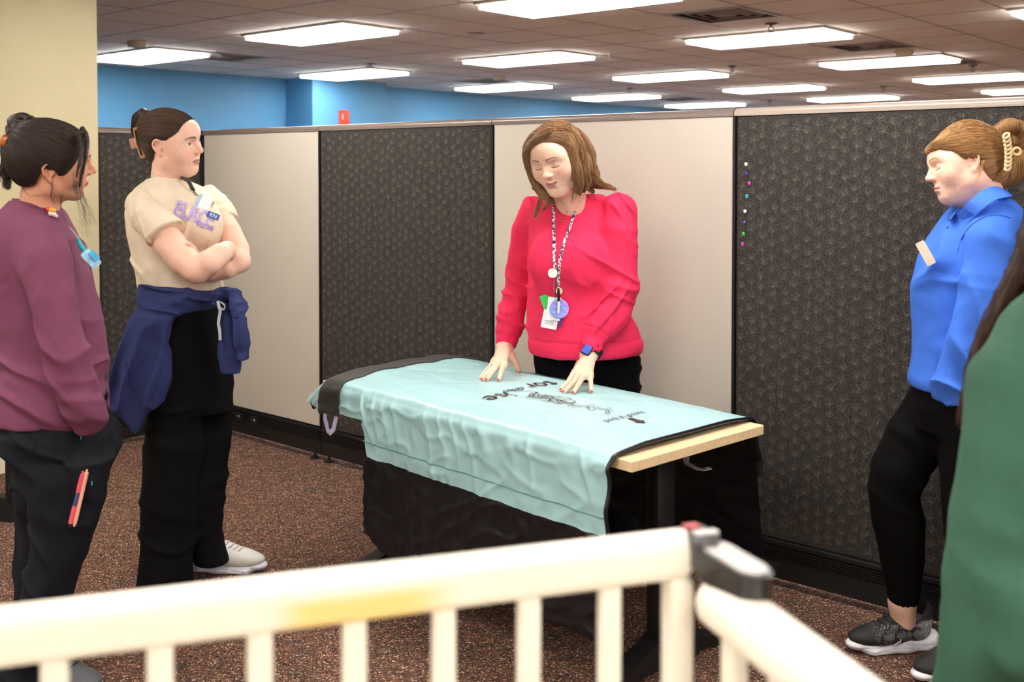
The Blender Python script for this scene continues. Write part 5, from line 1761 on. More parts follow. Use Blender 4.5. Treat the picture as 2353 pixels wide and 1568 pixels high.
V2, F2 = ribbon2d(bl_, px(.8)); o = mesh_obj('printed_lines', [(x, y, .0008) for x, y in V2], F2, mat('grey_print', '8d8d94', .6, var=.05), wc2)
reel = card('badge_reel', 1270, 628, px(22), px(22), 0, mat('ivory_reel', 'e3d6cf', .3, var=.02, coat=.3), .012, lan, t=.006, r=px(10.5))
mb = MB(); mb.tube([fr(1274, 640), fr(1273, 655), fr(1273, 672), fr(1275, 686)], .0014, seg=6); mb.build('clip_chain', mat('steel', 'b8b4b0', .25, metal=1, var=.03), lan, True)
mb = MB(); mb.lathe([(0, -.002), (px(7.5), -.002), (px(8), 0), (px(7.5), .002), (0, .002)], 20); o = mb.build('round_charm', mat('shell_charm', 'd9d1ae', .25, var=.1, coat=.4), lan, True); o.matrix_world = frame_at(fr(1285, 669, .010), (1, 0, 0), (-.12, -1, .12))
# pop bubble fidget disc, plain round
def grad_pop():
    m = bpy.data.materials.new('tie_dye_silicone'); m.use_nodes = True
    nt = m.node_tree; N = nt.nodes; L = nt.links; b = N['Principled BSDF']
    tc = N.new('ShaderNodeTexCoord'); nz = N.new('ShaderNodeTexNoise'); nz.inputs['Scale'].default_value = 45; L.new(tc.outputs['Object'], nz.inputs['Vector'])
    r = N.new('ShaderNodeValToRGB'); e = r.color_ramp.elements; e[0].position, e[0].color = .35, srgb('5aa7dd'); e[1].position, e[1].color = .65, srgb('c58fe0')
    x = e.new(.5); x.color = srgb('8f96e6')
    L.new(nz.outputs['Fac'], r.inputs[0]); L.new(r.outputs[0], b.inputs['Base Color']); b.inputs['Roughness'].default_value = .4; return m
MPOP = grad_pop()
mb = MB(); mb.lathe([(0, -.002), (px(21), -.002), (px(22.5), 0), (px(21), .002), (0, .002)], 32); pop = mb.build('bubble_fidget', MPOP, lan, True); pop.matrix_world = frame_at(fr(1285, 710, .019), (1, 0, 0), (-.12, -1, .12))
for a_, r_ in [(0, 0)] + [(k * math.pi / 3 + .3, 13.5) for k in range(6)]:
    mb = MB(); mb.lathe([(px(6.2), .0015), (px(6.4), .0032), (px(5.4), .0034), (px(4.8), .0022), (0, .0016)], 18); o = mb.build('bubble', MPOP, pop, True); o.location = (px(r_) * math.cos(a_), px(r_) * math.sin(a_), .0004)
mk = [fr(1283, 662, .024), fr(1284, 692, .028), fr(1283, 721, .028)]
mb = MB(); mb.tube([mk[0], mk[0] * .8 + mk[1] * .2, mk[1]], [.0028, .0048, .0050], seg=12); mko = mb.build('marker_pen', mat('black_marker_cap', '161616', .3, var=.03), lan, True)
mb = MB(); mb.tube([mk[1], mk[1] * .3 + mk[2] * .7, mk[2]], [.0044, .0042, .003], seg=12); mb.build('marker_barrel', mat('marker_white', 'e2e0de', .35, var=.02), mko, True)
mb = MB(); mb.tube([fr(1288, 722, .007), fr(1287, 752, .007)], .0042, seg=10); mb.build('blue_pen', mat('blue_pen_plastic', '2c4fa8', .35, var=.03), lan, True)
# smart watch
wa = W(1364, 809, 3.706); wax = unit(W(1372, 790, 3.72) - W(1352, 822, 3.69))
a = unit(np.cross(wax, (0, 0, 1))); b = np.cross(wax, a)
mb = MB(); mb.tube([wa + (a * math.cos(t) * .031 + b * math.sin(t) * .027) for t in np.linspace(0, 2 * math.pi, 28, endpoint=False)], 1, flat=(.022, .003), closed=True, up=tuple(a))
wt = mb.build('wristwatch', mat('watch_strap', '141414', .5, var=.04), None, True)
n_ = unit(W(1347, 804, 3.60) - wa); n_ = unit(n_ - wax * (n_ @ wax) * .9); wc_ = W(1348.5, 804.5, 3.665)
Mw = frame_at(wc_, wax, n_)
mb = MB(); mb.box((0, 0, 0), (.038, .032, .010), bevel=.004, seg=3); o = mb.build('watch_case', mat('watch_case', '1b1c20', .2, metal=.6, var=.02), wt, True); o.matrix_world = Mw
mb = MB(); mb.prism(rounded_rect(.032, .027, .004, 4), 0, .0012, axis='z'); o = mb.build('watch_face', mat('watch_screen', '4a62c8', .08, var=.2, scale=200, coat=1), wt); o.matrix_world = Mw @ Matrix.Translation((0, 0, .0048))
for o in set(bpy.data.objects) - before:
    if o.parent is None: adopt(o, pk)
# ================================================================== woman with crossed arms in the cream tee
bg = empty('person', tuple(W(430, 1335, 3.80) * np.array([1, 1, 0]))); tag(bg, 'person with crossed arms in a cream tee with a navy sweatshirt tied round the waist', 'person')
before = set(bpy.data.objects)
HM = head_frame((-1.197, 3.8, 1.572), 75.0, 3.0, 12.0, 1.0)
SKB = lin('e6bba6')
nb = W(379, 440, 3.80); nl = np.linalg.inv(HM) @ np.append(nb, 1)
hs = head_sdf(HM, round_=.8, eyes='open', smile=-.4, neck_to=tuple(nl[:3]), neck_r=.050)
hcol = skin_color(HM, 'e6bba6', 'c08478', '4a3428', blush=.30, brow_w=.0036, eyes='open', brow_y=-.003)
arm = Sdf()
# near (her right) arm, elbow at the front, hand tucked under the far arm
limb(arm, [(345, 500, 3.64, 36), (385, 555, 3.59, 36), (425, 600, 3.55, 34), (452, 622, 3.53, 28)], k=.03)
limb(arm, [(452, 622, 3.53, 27), (480, 604, 3.53, 30), (505, 585, 3.56, 26), (522, 574, 3.60, 19)], k=.02)
limb(arm, [(518, 576, 3.60, 17), (528, 582, 3.66, 15), (520, 596, 3.72, 13)], k=.02)
arm2 = Sdf()
limb(arm2, [(508, 500, 3.84, 27), (525, 535, 3.80, 29), (545, 575, 3.76, 28), (551, 602, 3.72, 23)], k=.03)
limb(arm2, [(551, 602, 3.72, 22), (520, 618, 3.69, 24), (485, 628, 3.68, 21), (465, 610, 3.66, 17), (448, 588, 3.64, 14)], k=.02)
# fingers of her left hand over the near upper arm
fing = []
for (a, b, c) in (((446, 590), (438, 577), (427, 563)), ((449, 587), (443, 574), (431, 561)), ((452, 584), (446, 571), (436, 561))):
    arm2.chain([W(*a, 3.63), W(*b, 3.585), W(*c, 3.545)], [.010, .0085, .0070], k=.006)
core = Sdf()
add_sil(core, [(445, 345, 430, .10), (500, 320, 480, .12), (600, 330, 485, .12), (700, 345, 490, .12), (850, 360, 515, .12)], 3.80, k=.03)
core.chain([W(405, 850, 3.73), W(397, 1090, 3.73), W(380, 1330, 3.73)], [.07, .050, .036], k=.03)
core.chain([W(485, 850, 3.85), W(480, 1090, 3.86), W(475, 1270, 3.86)], [.06, .045, .034], k=.03)
P_, Q_, C_ = join_shells([blob_shell(hs, .0021, hcol), blob_shell(arm, .0042, hand_col([W(452, 640, 3.50)], None, SKB)), blob_shell(arm2, .0030, hand_col([W(556, 610, 3.70), W(427, 563, 3.545)], None, SKB)), blob_shell(core, .012, SKB)])
np_mesh('body', P_, Q_, M_SKIN, None, C_)
eyeballs(HM, None, '4a3a2c', gaze=(-8, 3))

# tee
M_TEE = cloth('cream_cotton', 'dccdb6', .85, var=.05, scale=30, bump=.3, sheen=.2)
te = Sdf()
add_sil(te, [(402, 352, 408, .055), (416, 336, 432, .09), (432, 316, 468, .135), (455, 300, 488, .165), (490, 293, 500, .175), (540, 297, 508, .175), (580, 306, 506, .17), (620, 315, 503, .165), (648, 320, 508, .165), (668, 326, 512, .16)], 3.80, k=.02)
te.ell(W(470, 520, 3.72), (.06, .09, .075), k=.05)
# sleeves, each with an open end
dirn = unit(W(425, 600, 3.55) - W(360, 515, 3.62)); c0 = W(380, 545, 3.585)
s1 = Sdf(); limb(s1, [(326, 470, 3.67, 35), (345, 500, 3.63, 43), (374, 530, 3.60, 46), (396, 556, 3.57, 46)], k=.03)
s1.plane(c0, dirn, k=.004); s1.rc(c0 + dirn * .045, c0 + dirn * .10, .058, .062, k=.004, mode='-')
folds(s1, .0035, tuple(dirn), 20, 2.0, .9); folds(s1, .004, (1, 0, .6), 24, 1.6, 3.4); s1.noise(.003, 10)
dir2 = unit(W(545, 575, 3.76) - W(500, 480, 3.87)); c2 = W(519, 513, 3.842)
s2 = Sdf(); limb(s2, [(482, 455, 3.94, 28), (505, 490, 3.88, 31), (516, 505, 3.85, 31), (526, 525, 3.82, 31)], k=.025)
s2.plane(c2, dir2, k=.004); s2.rc(c2 + dir2 * .028, c2 + dir2 * .07, .040, .044, k=.004, mode='-')
folds(s2, .005, tuple(dir2), 22, 2.0, .2); s2.noise(.003, 10)
# neck
te.rc(W(378, 420, 3.79), W(392, 384, 3.80), .057, .057, k=.006, mode='-')
folds(te, .007, (.7, 0, .7), 26, 2.0, .4, lambda P: np.clip(near(W(330, 600, 3.66), .15)(P) * 1.4, 0, 1))
folds(te, .006, (.9, 0, -.3), 22, 2.0, 2.4, lambda P: np.clip(near(W(450, 500, 3.65), .12)(P), 0, 1))
folds(te, .006, (1, 0, .6), 24, 1.6, 3.4, lambda P: np.clip(near(W(385, 470, 3.62), .07)(P) * 1.3, 0, 1))
te.noise(.003, 10); te.noise(.0012, 30)
# collar rib: a raised ring
P_, Q_, C_ = join_shells([blob_shell(te, .0045, SKB), blob_shell(s1, .0042, SKB), blob_shell(s2, .0042, SKB)])
tee = np_mesh('tshirt', P_, Q_, M_TEE, None)
mb = MB(); mb.tube(smooth_path([W(351, 400, 3.80), W(355, 409, 3.755), W(372, 418, 3.735), W(398, 426, 3.745), W(414, 426, 3.775), W(417, 420, 3.81), W(400, 410, 3.845), W(372, 400, 3.85)], 3)[:-1], 1, flat=(.008, .024), closed=True, up=(0, 0, 1)); mb.build('collar', M_TEE, tee, True)
# lavender lettering on the chest, partly under the badge
def hit(fn, u, v, y0, y1, out=.003, guess=None):
    Ys = np.linspace(y0, y1, 160); P = np.array([W(u, v, y) for y in Ys]); d = fn(P)
    i = int(np.argmax(d < 0)) if (d < 0).any() else None
    return W(u, v, (Ys[i] if i is not None else guess if guess else y1) - out)
M_LAV = mat('lavender_print', 'b9a6e0', .6, var=.15, scale=60)
def decal(txt, size, u, v, ang, fn, y0, y1, m, parent, sx=1.0, guess=None):
    vv, ff = fine(*text_mesh(txt, size, bold=.03))
    out = []
    for x, y, z in vv:
        xx, yy = x * sx * math.cos(ang) - y * math.sin(ang), x * sx * math.sin(ang) + y * math.cos(ang)
        out.append(hit(fn, u + xx, v - yy, y0, y1, .0045, guess))
    return mesh_obj('printed_lettering', out, ff, m, parent)
decal('ELRO', 50, 442, 493, -.35, te, 3.5, 3.9, M_LAV, tee, .72, 3.62)
decal('nurse', 22, 472, 518, -.35, te, 3.5, 3.9, M_LAV, tee, .82, 3.62)

# navy sweatshirt tied round the waist
M_NAVYC = cloth('navy_fleece', '2d3563', .85, var=.06, bump=.4, sheen=.35)
nv = Sdf()
add_sil(nv, [(646, 322, 480, .175), (668, 320, 516, .188), (690, 320, 516, .190), (706, 322, 504, .188), (722, 328, 444, .18)], 3.80, k=.02)
# hanging body panel on her near hip and behind
add_sil(nv, [(690, 324, 420, .05), (720, 318, 412, .055), (745, 306, 392, .055), (790, 290, 376, .055), (830, 274, 378, .05), (870, 258, 380, .045), (905, 252, 368, .04), (935, 262, 352, .034), (965, 286, 334, .026), (990, 307, 320, .014)], 3.635, k=.02, n=2.6)
folds(nv, .016, (1, 0, -.35), 17, 1.6, .6, lambda P: np.clip(near(W(325, 830, 3.62), .22)(P) * 1.3, 0, 1) * (P[:, 2] < 1.02))
folds(nv, .008, (.12, 0, 1), 40, 1.2, 1.3, lambda P: (P[:, 2] > .985).astype(np.float32))
# knot and hanging sleeves
nv.ell(W(518, 676, 3.64), (.034, .032, .028), k=.015); nv.ell(W(503, 684, 3.63), (.03, .03, .022), k=.02)
add_sil(nv, [(664, 516, 540, .03), (690, 527, 556, .034), (730, 536, 566, .036), (770, 539, 570, .036), (796, 541, 571, .035), (802, 546, 568, .028), (826, 549, 569, .028)], 3.62, k=.012, n=2.4)
add_sil(nv, [(688, 505, 526, .024), (720, 503, 538, .034), (770, 502, 548, .036), (815, 503, 556, .036), (824, 506, 553, .030), (856, 507, 551, .030)], 3.65, k=.010, n=2.4)
folds(nv, .009, (1, 0, .1), 36, 1.4, 2.2, lambda P: np.clip(near(W(535, 740, 3.62), .12)(P) * 1.3, 0, 1))
nv.noise(.004, 12); nv.noise(.0015, 32)
# hollow inside so it wraps the hips
add_sil(nv, [(640, 345, 480, .14), (900, 378, 500, .135), (1000, 390, 500, .13)], 3.80, k=.006, mode='-')
nvo = sdf_obj('tied_sweatshirt', nv, .0046, M_NAVYC, None)
# patch pocket edge, zip edge, drawstrings
M_NSEAM = cloth('navy_seam', '2a3160', .85)
def on_nv(u, v, out=.001): return hit(nv, u, v, 3.45, 3.75, out, 3.58)
mb = MB(); mb.tube(smooth_path([on_nv(292, 832), on_nv(290, 846), on_nv(300, 852), on_nv(322, 838), on_nv(337, 820)], 4), .0035, seg=6); mb.build('pocket_edge', M_NSEAM, nvo, True)
mb = MB(); mb.tube(smooth_path([on_nv(294, 848), on_nv(312, 900), on_nv(325, 945)], 4), .0022, seg=6); mb.build('pocket_seam', M_NSEAM, nvo, True)
mb = MB(); mb.tube(smooth_path([on_nv(372, 852), on_nv(352, 905), on_nv(334, 950), on_nv(316, 985)], 4), .004, seg=6); mb.build('zip_edge', M_NSEAM, nvo, True)
mb = MB(); mb.box(W(311, 992, 3.62), (.006, .004, .016), bevel=.0015); mb.build('zip_pull', mat('steel', 'b8b4b0', .25, metal=1, var=.03), nvo)
M_CORD = mat('grey_drawstring', 'b5bac0', .8, var=.08)
band('drawstring', smooth_path([W(501, 692, 3.60), W(503, 704, 3.595), W(506, 716, 3.595), W(502, 742, 3.60), W(505, 760, 3.60), W(506, 782, 3.60)], 4), .010, .003, M_CORD, nvo)
band('drawstring', smooth_path([W(507, 694, 3.595), W(516, 702, 3.59), W(514, 712, 3.595), W(506, 706, 3.595)], 4), .005, .003, M_CORD, nvo)

# trousers
M_BLACK2 = cloth('black_scrub_cloth', '0c0c0e', .9, bump=.25, sheen=0, spec=.12)
tr = Sdf()
add_sil(tr, [(660, 340, 490, .14), (720, 345, 500, .145), (800, 350, 520, .15), (860, 345, 532, .15), (900, 345, 532, .145), (940, 350, 530, .13)], 3.79, k=.02)
add_sil(tr, [(890, 342, 470, .09), (1000, 337, 466, .085), (1100, 330, 455, .08), (1200, 322, 448, .075), (1300, 317, 445, .086), (1345, 316, 446, .094), (1362, 318, 444, .092)], 3.73, k=.03)
add_sil(tr, [(890, 436, 532, .085), (1000, 438, 529, .08), (1100, 440, 523, .075), (1180, 441, 508, .072), (1230, 442, 506, .072), (1262, 443, 516, .075), (1285, 444, 528, .078), (1293, 446, 526, .076)], 3.86, k=.03)
folds(tr, .006, (.2, 0, 1), 14, 2.0, 1.1); tr.noise(.004, 7)
tr.ripple(lambda P: .0025 * np.exp(-((P[:, 2] - W(450, 775, 3.7)[2]) / .004) ** 2))
sdf_obj('trousers', tr, .0065, M_BLACK2, None)
# white running shoes
M_WS = mat('white_mesh', 'd3d0cb', .6, var=.04, scale=300, bump=.4, bscale=900); M_WSO = mat('white_foam', 'e6e8f4', .5, var=.02); M_WL = mat('grey_lace', 'a9a8a6', .7, var=.04)
pf = on_z(478, 1322, 0.0)
shoe(None, (float(pf[0]) + .02, 3.92, 0), 82, M_WS, M_WSO, M_WL, 1.04)
shoe(None, (W(384, 1360, 3.73)[0] - .02, 3.845, 0), 8, M_WS, M_WSO, M_WL, 1.04)

# slicked back hair with a twist and claw clip
cap = hair_cap(HM, .009, [(-.2, -.20), (-.085, -.082), (-.06, -.070), (-.045, -.045), (-.036, .010), (-.020, .030), (.004, .022), (.022, .020), (.038, .030), (.055, .046), (.070, .062), (.085, .072), (.12, .082)], back=.012)
tw = [hp(HM, (0.0, -.118, -.035)), hp(HM, (0, -.132, .0)), hp(HM, (0, -.135, .04)), hp(HM, (0, -.128, .075)), hp(HM, (.0, -.112, .100))]
cap.wchain(tw, [.020, .026, .027, .026, .020], k=.015)
cap.wchain([hp(HM, (.0, -.12, .09)), hp(HM, (0, -.135, .085)), hp(HM, (0.005, -.145, .06))], [.018, .018, .012], k=.008)
target = hp(HM, (0, -.135, .02))
def flow(P, i):
    d = target[None] - P; return d / np.maximum(np.linalg.norm(d, axis=1, keepdims=True), 1e-6) + np.array([[0, 0, .05]])
hair_obj('hair', cap, .003, (lin('2c1c14'), lin('5c4230')), None, flow, 6500, 12, .008, seed=6, rad=.00042, lift=.0006, wander=.02, stop=lambda P: np.linalg.norm(P - target, axis=1) < .03, weight=lambda P: np.linalg.norm(P - target, axis=1) ** 2)
# clip
M_CLIP = mat('tan_clip', 'b07f66', .35, var=.04, coat=.4)
ca, cb = W(312, 296, 3.775), W(328, 360, 3.775)
ax = unit(cb - ca); sd = unit(np.cross(ax, (0, -1, 0)))
def bar(off0, off1, wd):
    mb = MB(); mb.tube([ca + sd * off0, (ca + cb) / 2 + sd * (off0 + off1) / 2 + np.array([-.004, 0, 0]), cb + sd * off1], 1, flat=(wd, .009), up=(0, -1, 0)); return mb
mb = bar(-.0065, -.0065, .0042); mb.tube([ca + sd * .0065, (ca + cb) / 2 + sd * .0065 + np.array([-.004, 0, 0]), cb + sd * .0065], 1, flat=(.0042, .009), up=(0, -1, 0))
for q in (ca, cb): mb.tube([q - sd * .0085, q + sd * .0085], 1, flat=(.009, .008), up=(0, -1, 0))
clip = mb.build('claw_clip', M_CLIP, None)
mb = MB(); mb.box((0, 0, 0), (.022, .012, .036), bevel=.003); o = mb.build('clip_tab', M_CLIP, clip); c = W(306, 330, 3.775)
o.matrix_world = Matrix.Translation(c) @ Matrix.Rotation(math.radians(-13), 4, 'Y')
# lanyard cord, badge cards and squishy charm
on_te = lambda u, v, o=.004: hit(te, u, v, 3.5, 3.95, o, 3.72)
lan = band('badge_lanyard', smooth_path([W(416, 409, 3.76), W(424, 411, 3.73), W(434, 418, 3.71), W(440, 430, 3.70), on_te(444, 436, .006)], 4), .012, .005, mat('taupe_cord', '3a322e', .7, var=.2, scale=300), None)
mb = MB(); mb.tube([on_te(445, 437, .008), on_te(448, 444, .010), on_te(455, 450, .010)], .0028, seg=8); mb.build('lanyard_clasp', mat('steel', 'b8b4b0', .25, metal=1, var=.03), lan, True)
def card2(name, u, v, w, h, ang, m, out, parent):
    c = on_te(u, v, out); n = unit((.35, -1, .25)); x = np.array([math.cos(ang), .3, math.sin(ang)])
    mb = MB(); mb.prism(rounded_rect(w, h, .003, 4), -.0007, .0007, axis='z'); o = mb.build(name, m, parent); o.matrix_world = frame_at(c, x, n); return o
px2 = lambda n: n * 3.65 / F_PX
card2('badge_card', 459, 469, px2(20), px2(46), -.45, mat('pale_blue_card', 'a9c3d8', .4, var=.15, scale=60), .012, lan)
wc = card2('badge_card', 470, 472, px2(26), px2(50), -.45, M_WCARD, .016, lan)
card2('badge_photo', 464, 462, px2(17), px2(18), -.45, mat('blue_print', '4d7f9f', .4, var=.3, scale=90), .018, lan)
rb = card2('role_tag', 490, 496, px2(28), px2(15), -.42, mat('blue_tag', '2f55a6', .4, var=.03), .019, lan)
vv, ff = text_mesh('RN', px2(13)); mesh_obj('lettering', [(x, y, .0012) for x, y, z in vv], ff, mat('white_print', 'f4f0ea', .6, var=.01), rb)
cs = Sdf(); cs.ell(on_te(477, 459, .024), (px2(11), px2(9), px2(9)), k=.006); cs.ell(on_te(486, 466, .026), (px2(8), px2(7), px2(7)), k=.006); cs.noise(.0012, 160)
sdf_obj('peach_charm', cs, .0018, mat('peach_silicone', 'eeb196', .5, var=.05), lan)
for o in set(bpy.data.objects) - before:
    if o.parent is None: adopt(o, bg)
# ================================================================== woman in the maroon shirt, at the left edge
mr = empty('person', tuple(W(110, 1560, 3.04) * np.array([1, 1, 0]))); tag(mr, 'person with dark hair in a tortoiseshell clip, maroon long sleeved shirt and dark cargo trousers', 'person')
before = set(bpy.data.objects)
HM = head_frame((-1.297, 3.04, 1.500), 113, 2.0, 21, .985)
SKM = lin('dba184')
nb = W(88, 500, 3.06); nl = np.linalg.inv(HM) @ np.append(nb, 1)
hs = head_sdf(HM, round_=.3, eyes='open', smile=0, neck_to=tuple(nl[:3]), neck_r=.053)
hcol = skin_color(HM, 'dba184', 'b77468', '3a2a22', blush=.35)
core = Sdf()
add_sil(core, [(500, 40, 130, .10), (560, 25, 170, .13), (700, 35, 190, .13), (900, 40, 200, .13), (1000, 40, 215, .13)], 3.06, k=.03)
core.chain([W(130, 1000, 2.97), W(128, 1230, 2.97), W(60, 1560, 2.98)], [.065, .045, .036], k=.03)
core.chain([W(120, 1000, 3.15), W(95, 1230, 3.17), W(45, 1500, 3.18)], [.065, .045, .036], k=.03)
core.chain([W(95, 570, 2.92), W(135, 760, 2.88), W(178, 880, 2.88), W(192, 925, 2.89)], [.04, .034, .028, .024], k=.02)
P_, Q_, C_ = join_shells([blob_shell(hs, .0022, hcol), blob_shell(core, .011, SKM)])
np_mesh('body', P_, Q_, M_SKIN, None, C_)
eyeballs(HM, None, '4a3a2c', gaze=(0, 6))

def heather():
    m = cloth('maroon_heather', '74405a', .88, var=.16, scale=330, bump=.3, sheen=.3, stretch=(1, 1, 2.2)); return m
M_MAR = heather()
st = Sdf()
add_sil(st, [(458, 34, 100, .065), (468, 24, 118, .09), (484, 12, 140, .125), (505, 2, 146, .15), (540, -8, 166, .165), (600, -12, 188, .17), (660, -8, 206, .165), (720, -2, 222, .16), (780, 2, 236, .155), (830, 5, 244, .155), (880, 0, 240, .16), (930, -4, 238, .17), (962, -2, 236, .17)], 3.06, k=.02)
limb(st, [(98, 545, 2.94, 48), (104, 600, 2.90, 52), (122, 690, 2.87, 52), (142, 780, 2.86, 50), (170, 860, 2.87, 48), (194, 930, 2.89, 42), (206, 968, 2.91, 32)], k=.03)
limb(st, [(176, 570, 3.20, 22), (204, 700, 3.21, 26), (220, 820, 3.18, 24)], k=.02)
st.rc(W(76, 468, 3.05), W(84, 430, 3.05), .060, .058, k=.006, mode='-')
hz = W(120, 966, 3.06)[2]
st.plane((0, 3.06, hz), (0, 0, -1), k=.012)
folds(st, .012, (.5, 0, 1), 17, 2.4, .7, lambda P: np.clip(near(W(110, 900, 2.95), .20)(P) * 1.2, 0, 1))
folds(st, .011, (.75, 0, .65), 18, 2.0, 1.9, lambda P: np.clip(near(W(175, 860, 2.80), .17)(P) * 1.4, 0, 1))
folds(st, .009, (1, 0, -.15), 20, 1.8, 3.3, lambda P: np.clip(near(W(60, 700, 2.9), .20)(P), 0, 1))
folds(st, .010, (.2, 0, 1), 26, 1.6, 4.4, lambda P: np.clip(near(W(208, 945, 2.84), .07)(P) * 1.6, 0, 1))
# armhole seam
sc_, sn_ = W(95, 580, 2.93), unit((.85, .1, -.55))
st.ripple(lambda P: .0022 * np.exp(-(((P - sc_.astype(np.float32)) @ np.array([-.70, .12, .70], np.float32)) / .0035) ** 2) * (np.linalg.norm(P - sc_.astype(np.float32), axis=1) < .13))
st.noise(.004, 8); st.noise(.0015, 26)
mso = sdf_obj('shirt', st, .005, M_MAR, None)
mb = MB(); mb.tube(smooth_path([W(29, 463, 3.06), W(42, 468, 2.99), W(72, 476, 2.975), W(98, 488, 3.00), W(104, 490, 3.06), W(92, 478, 3.11), W(60, 464, 3.125)], 3)[:-1], 1, flat=(.006, .018), closed=True, up=(0, 0, 1)); mb.build('collar', M_MAR, mso, True)

M_CARGO = cloth('charcoal_scrub', '17191f', .85, var=.06, bump=.3, sheen=0, spec=.15)
tr = Sdf()
add_sil(tr, [(930, 18, 224, .145), (966, 8, 236, .150), (990, -1, 256, .168), (1020, 10, 260, .165), (1045, 28, 256, .155), (1080, 38, 246, .14), (1110, 44, 235, .13)], 3.05, k=.02)
add_sil(tr, [(1060, 62, 246, .085), (1110, 70, 232, .085), (1200, 74, 216, .082), (1290, 62, 196, .080), (1370, 46, 172, .078), (1450, 30, 140, .076), (1520, 14, 105, .075), (1572, 2, 92, .078)], 2.97, k=.025)
add_sil(tr, [(1060, 40, 190, .08), (1150, 46, 170, .08), (1250, 42, 150, .078), (1350, 32, 130, .076), (1450, 20, 110, .075), (1530, 8, 90, .075)], 3.16, k=.02)
folds(tr, .010, (.35, 0, 1), 13, 2.4, .5); folds(tr, .007, (.8, 0, .6), 15, 2.0, 2.2); tr.noise(.004, 9)
tro = sdf_obj('trousers', tr, .006, M_CARGO, None)
on_tr = lambda u, v, o=.002: hit(tr, u, v, 2.75, 3.2, o, 2.9)
# patch pockets: thin raised panels traced over the cloth
def cloth_patch(name, uv, fn_hit, m, parent, n=10, t=.004):
    (a, b, c, d) = [np.array(q, float) for q in uv]; V = []
    for i in range(n + 1):
        for j in range(n + 1):
            s_, r_ = i / n, j / n; q = (a * (1 - s_) + b * s_) * (1 - r_) + (d * (1 - s_) + c * s_) * r_
            V.append(fn_hit(q[0], q[1], t if 0 < i < n and 0 < j < n else -.002))
    F_ = [(i * (n + 1) + j, (i + 1) * (n + 1) + j, (i + 1) * (n + 1) + j + 1, i * (n + 1) + j + 1) for i in range(n) for j in range(n)]
    return mesh_obj(name, V, F_, m, parent, True)
cloth_patch('back_pocket', [(12, 975), (86, 978), (86, 1042), (34, 1040)], on_tr, M_CARGO, tro)
cloth_patch('thigh_pocket', [(170, 1078), (228, 1086), (216, 1205), (150, 1205)], on_tr, M_CARGO, tro)
M_TAB = mat('teal_tab', '3aa0a8', .6, var=.05)
mb = MB(); mb.tube([on_tr(185, 992, .006), on_tr(186, 1010, .006)], .002, seg=6); mb.build('pocket_tab', M_TAB, tro)
mb = MB(); mb.tube([on_tr(211, 1106, .008), on_tr(211, 1116, .008)], .002, seg=6); mb.build('pocket_tab', M_TAB, tro)
def pen(name, u0, v0, u1, v1, segs, r, parent):
    A, B = on_tr(u0, v0, .012), on_tr(u1, v1, .012); A = np.array(A); B = np.array(B); first = None
    for (t0, t1, r0, r1, m, nm) in segs:
        mb = MB(); mb.tube([A + (B - A) * t0, A + (B - A) * (t0 + t1) / 2, A + (B - A) * t1], [r0 * r, max(r0, r1) * r, r1 * r], seg=12)
        o = mb.build(nm if first else name, m, first or parent, True)
        first = first or o
    return first
M_PPK = mat('coral_pen', 'e0586c', .35, var=.03); M_PEACH = mat('peach_pen', 'f0b39a', .35, var=.03); M_INK = mat('violet_ink_tube', '4b4a78', .2, var=.1)
pen('ballpoint_pen', 191, 1083, 160, 1212, [(.0, .06, .5, .5, M_PPK, 'button'), (.06, .38, .9, 1.0, M_PPK, 'barrel'), (.38, .62, .9, .9, M_INK, 'ink_window'), (.62, .93, 1.0, 1.05, M_PPK, 'grip'), (.93, 1.0, .8, .4, mat('dark_pen_tip', '2a2838', .3, var=.03), 'pen_tip')], .0062, None)['label'] = 'coral pen with a violet ink window in the thigh pocket'
pen('ballpoint_pen', 200, 1080, 170, 1211, [(.0, .05, .5, .5, M_PEACH, 'button'), (.05, .9, 1.0, 1.0, M_PEACH, 'barrel'), (.9, 1.0, .9, .35, M_PEACH, 'pen_tip')], .0062, None)['label'] = 'peach pen in the thigh pocket'
# black cord looped at her front pocket
mb = MB(); mb.tube(smooth_path([W(238, 842, 3.10), W(243, 862, 3.08), W(238, 884, 3.07), W(247, 905, 3.06), W(241, 925, 3.06), W(249, 942, 3.06), W(243, 956, 3.06)], 5), .0045, seg=8); mb.build('hanging_cord', mat('black_cord', '101012', .5, var=.05), None, True)
# shoes
M_GS = mat('grey_mesh', '55565c', .7, var=.2, scale=420, bump=.6, bscale=700); M_GSO = mat('pale_foam', 'c9c8c6', .5, var=.02); M_BL = mat('black_lace', '161618', .7, var=.05)
sp = on_z(150, 1580, 0.0)
shoe(None, (W(85, 1580, 3.0)[0] + .02, 3.0, 0), 78, M_GS, M_GSO, M_BL, 1.02)
shoe(None, (W(60, 1540, 3.18)[0], 3.19, 0), 95, M_GS, M_GSO, M_BL, 1.02)
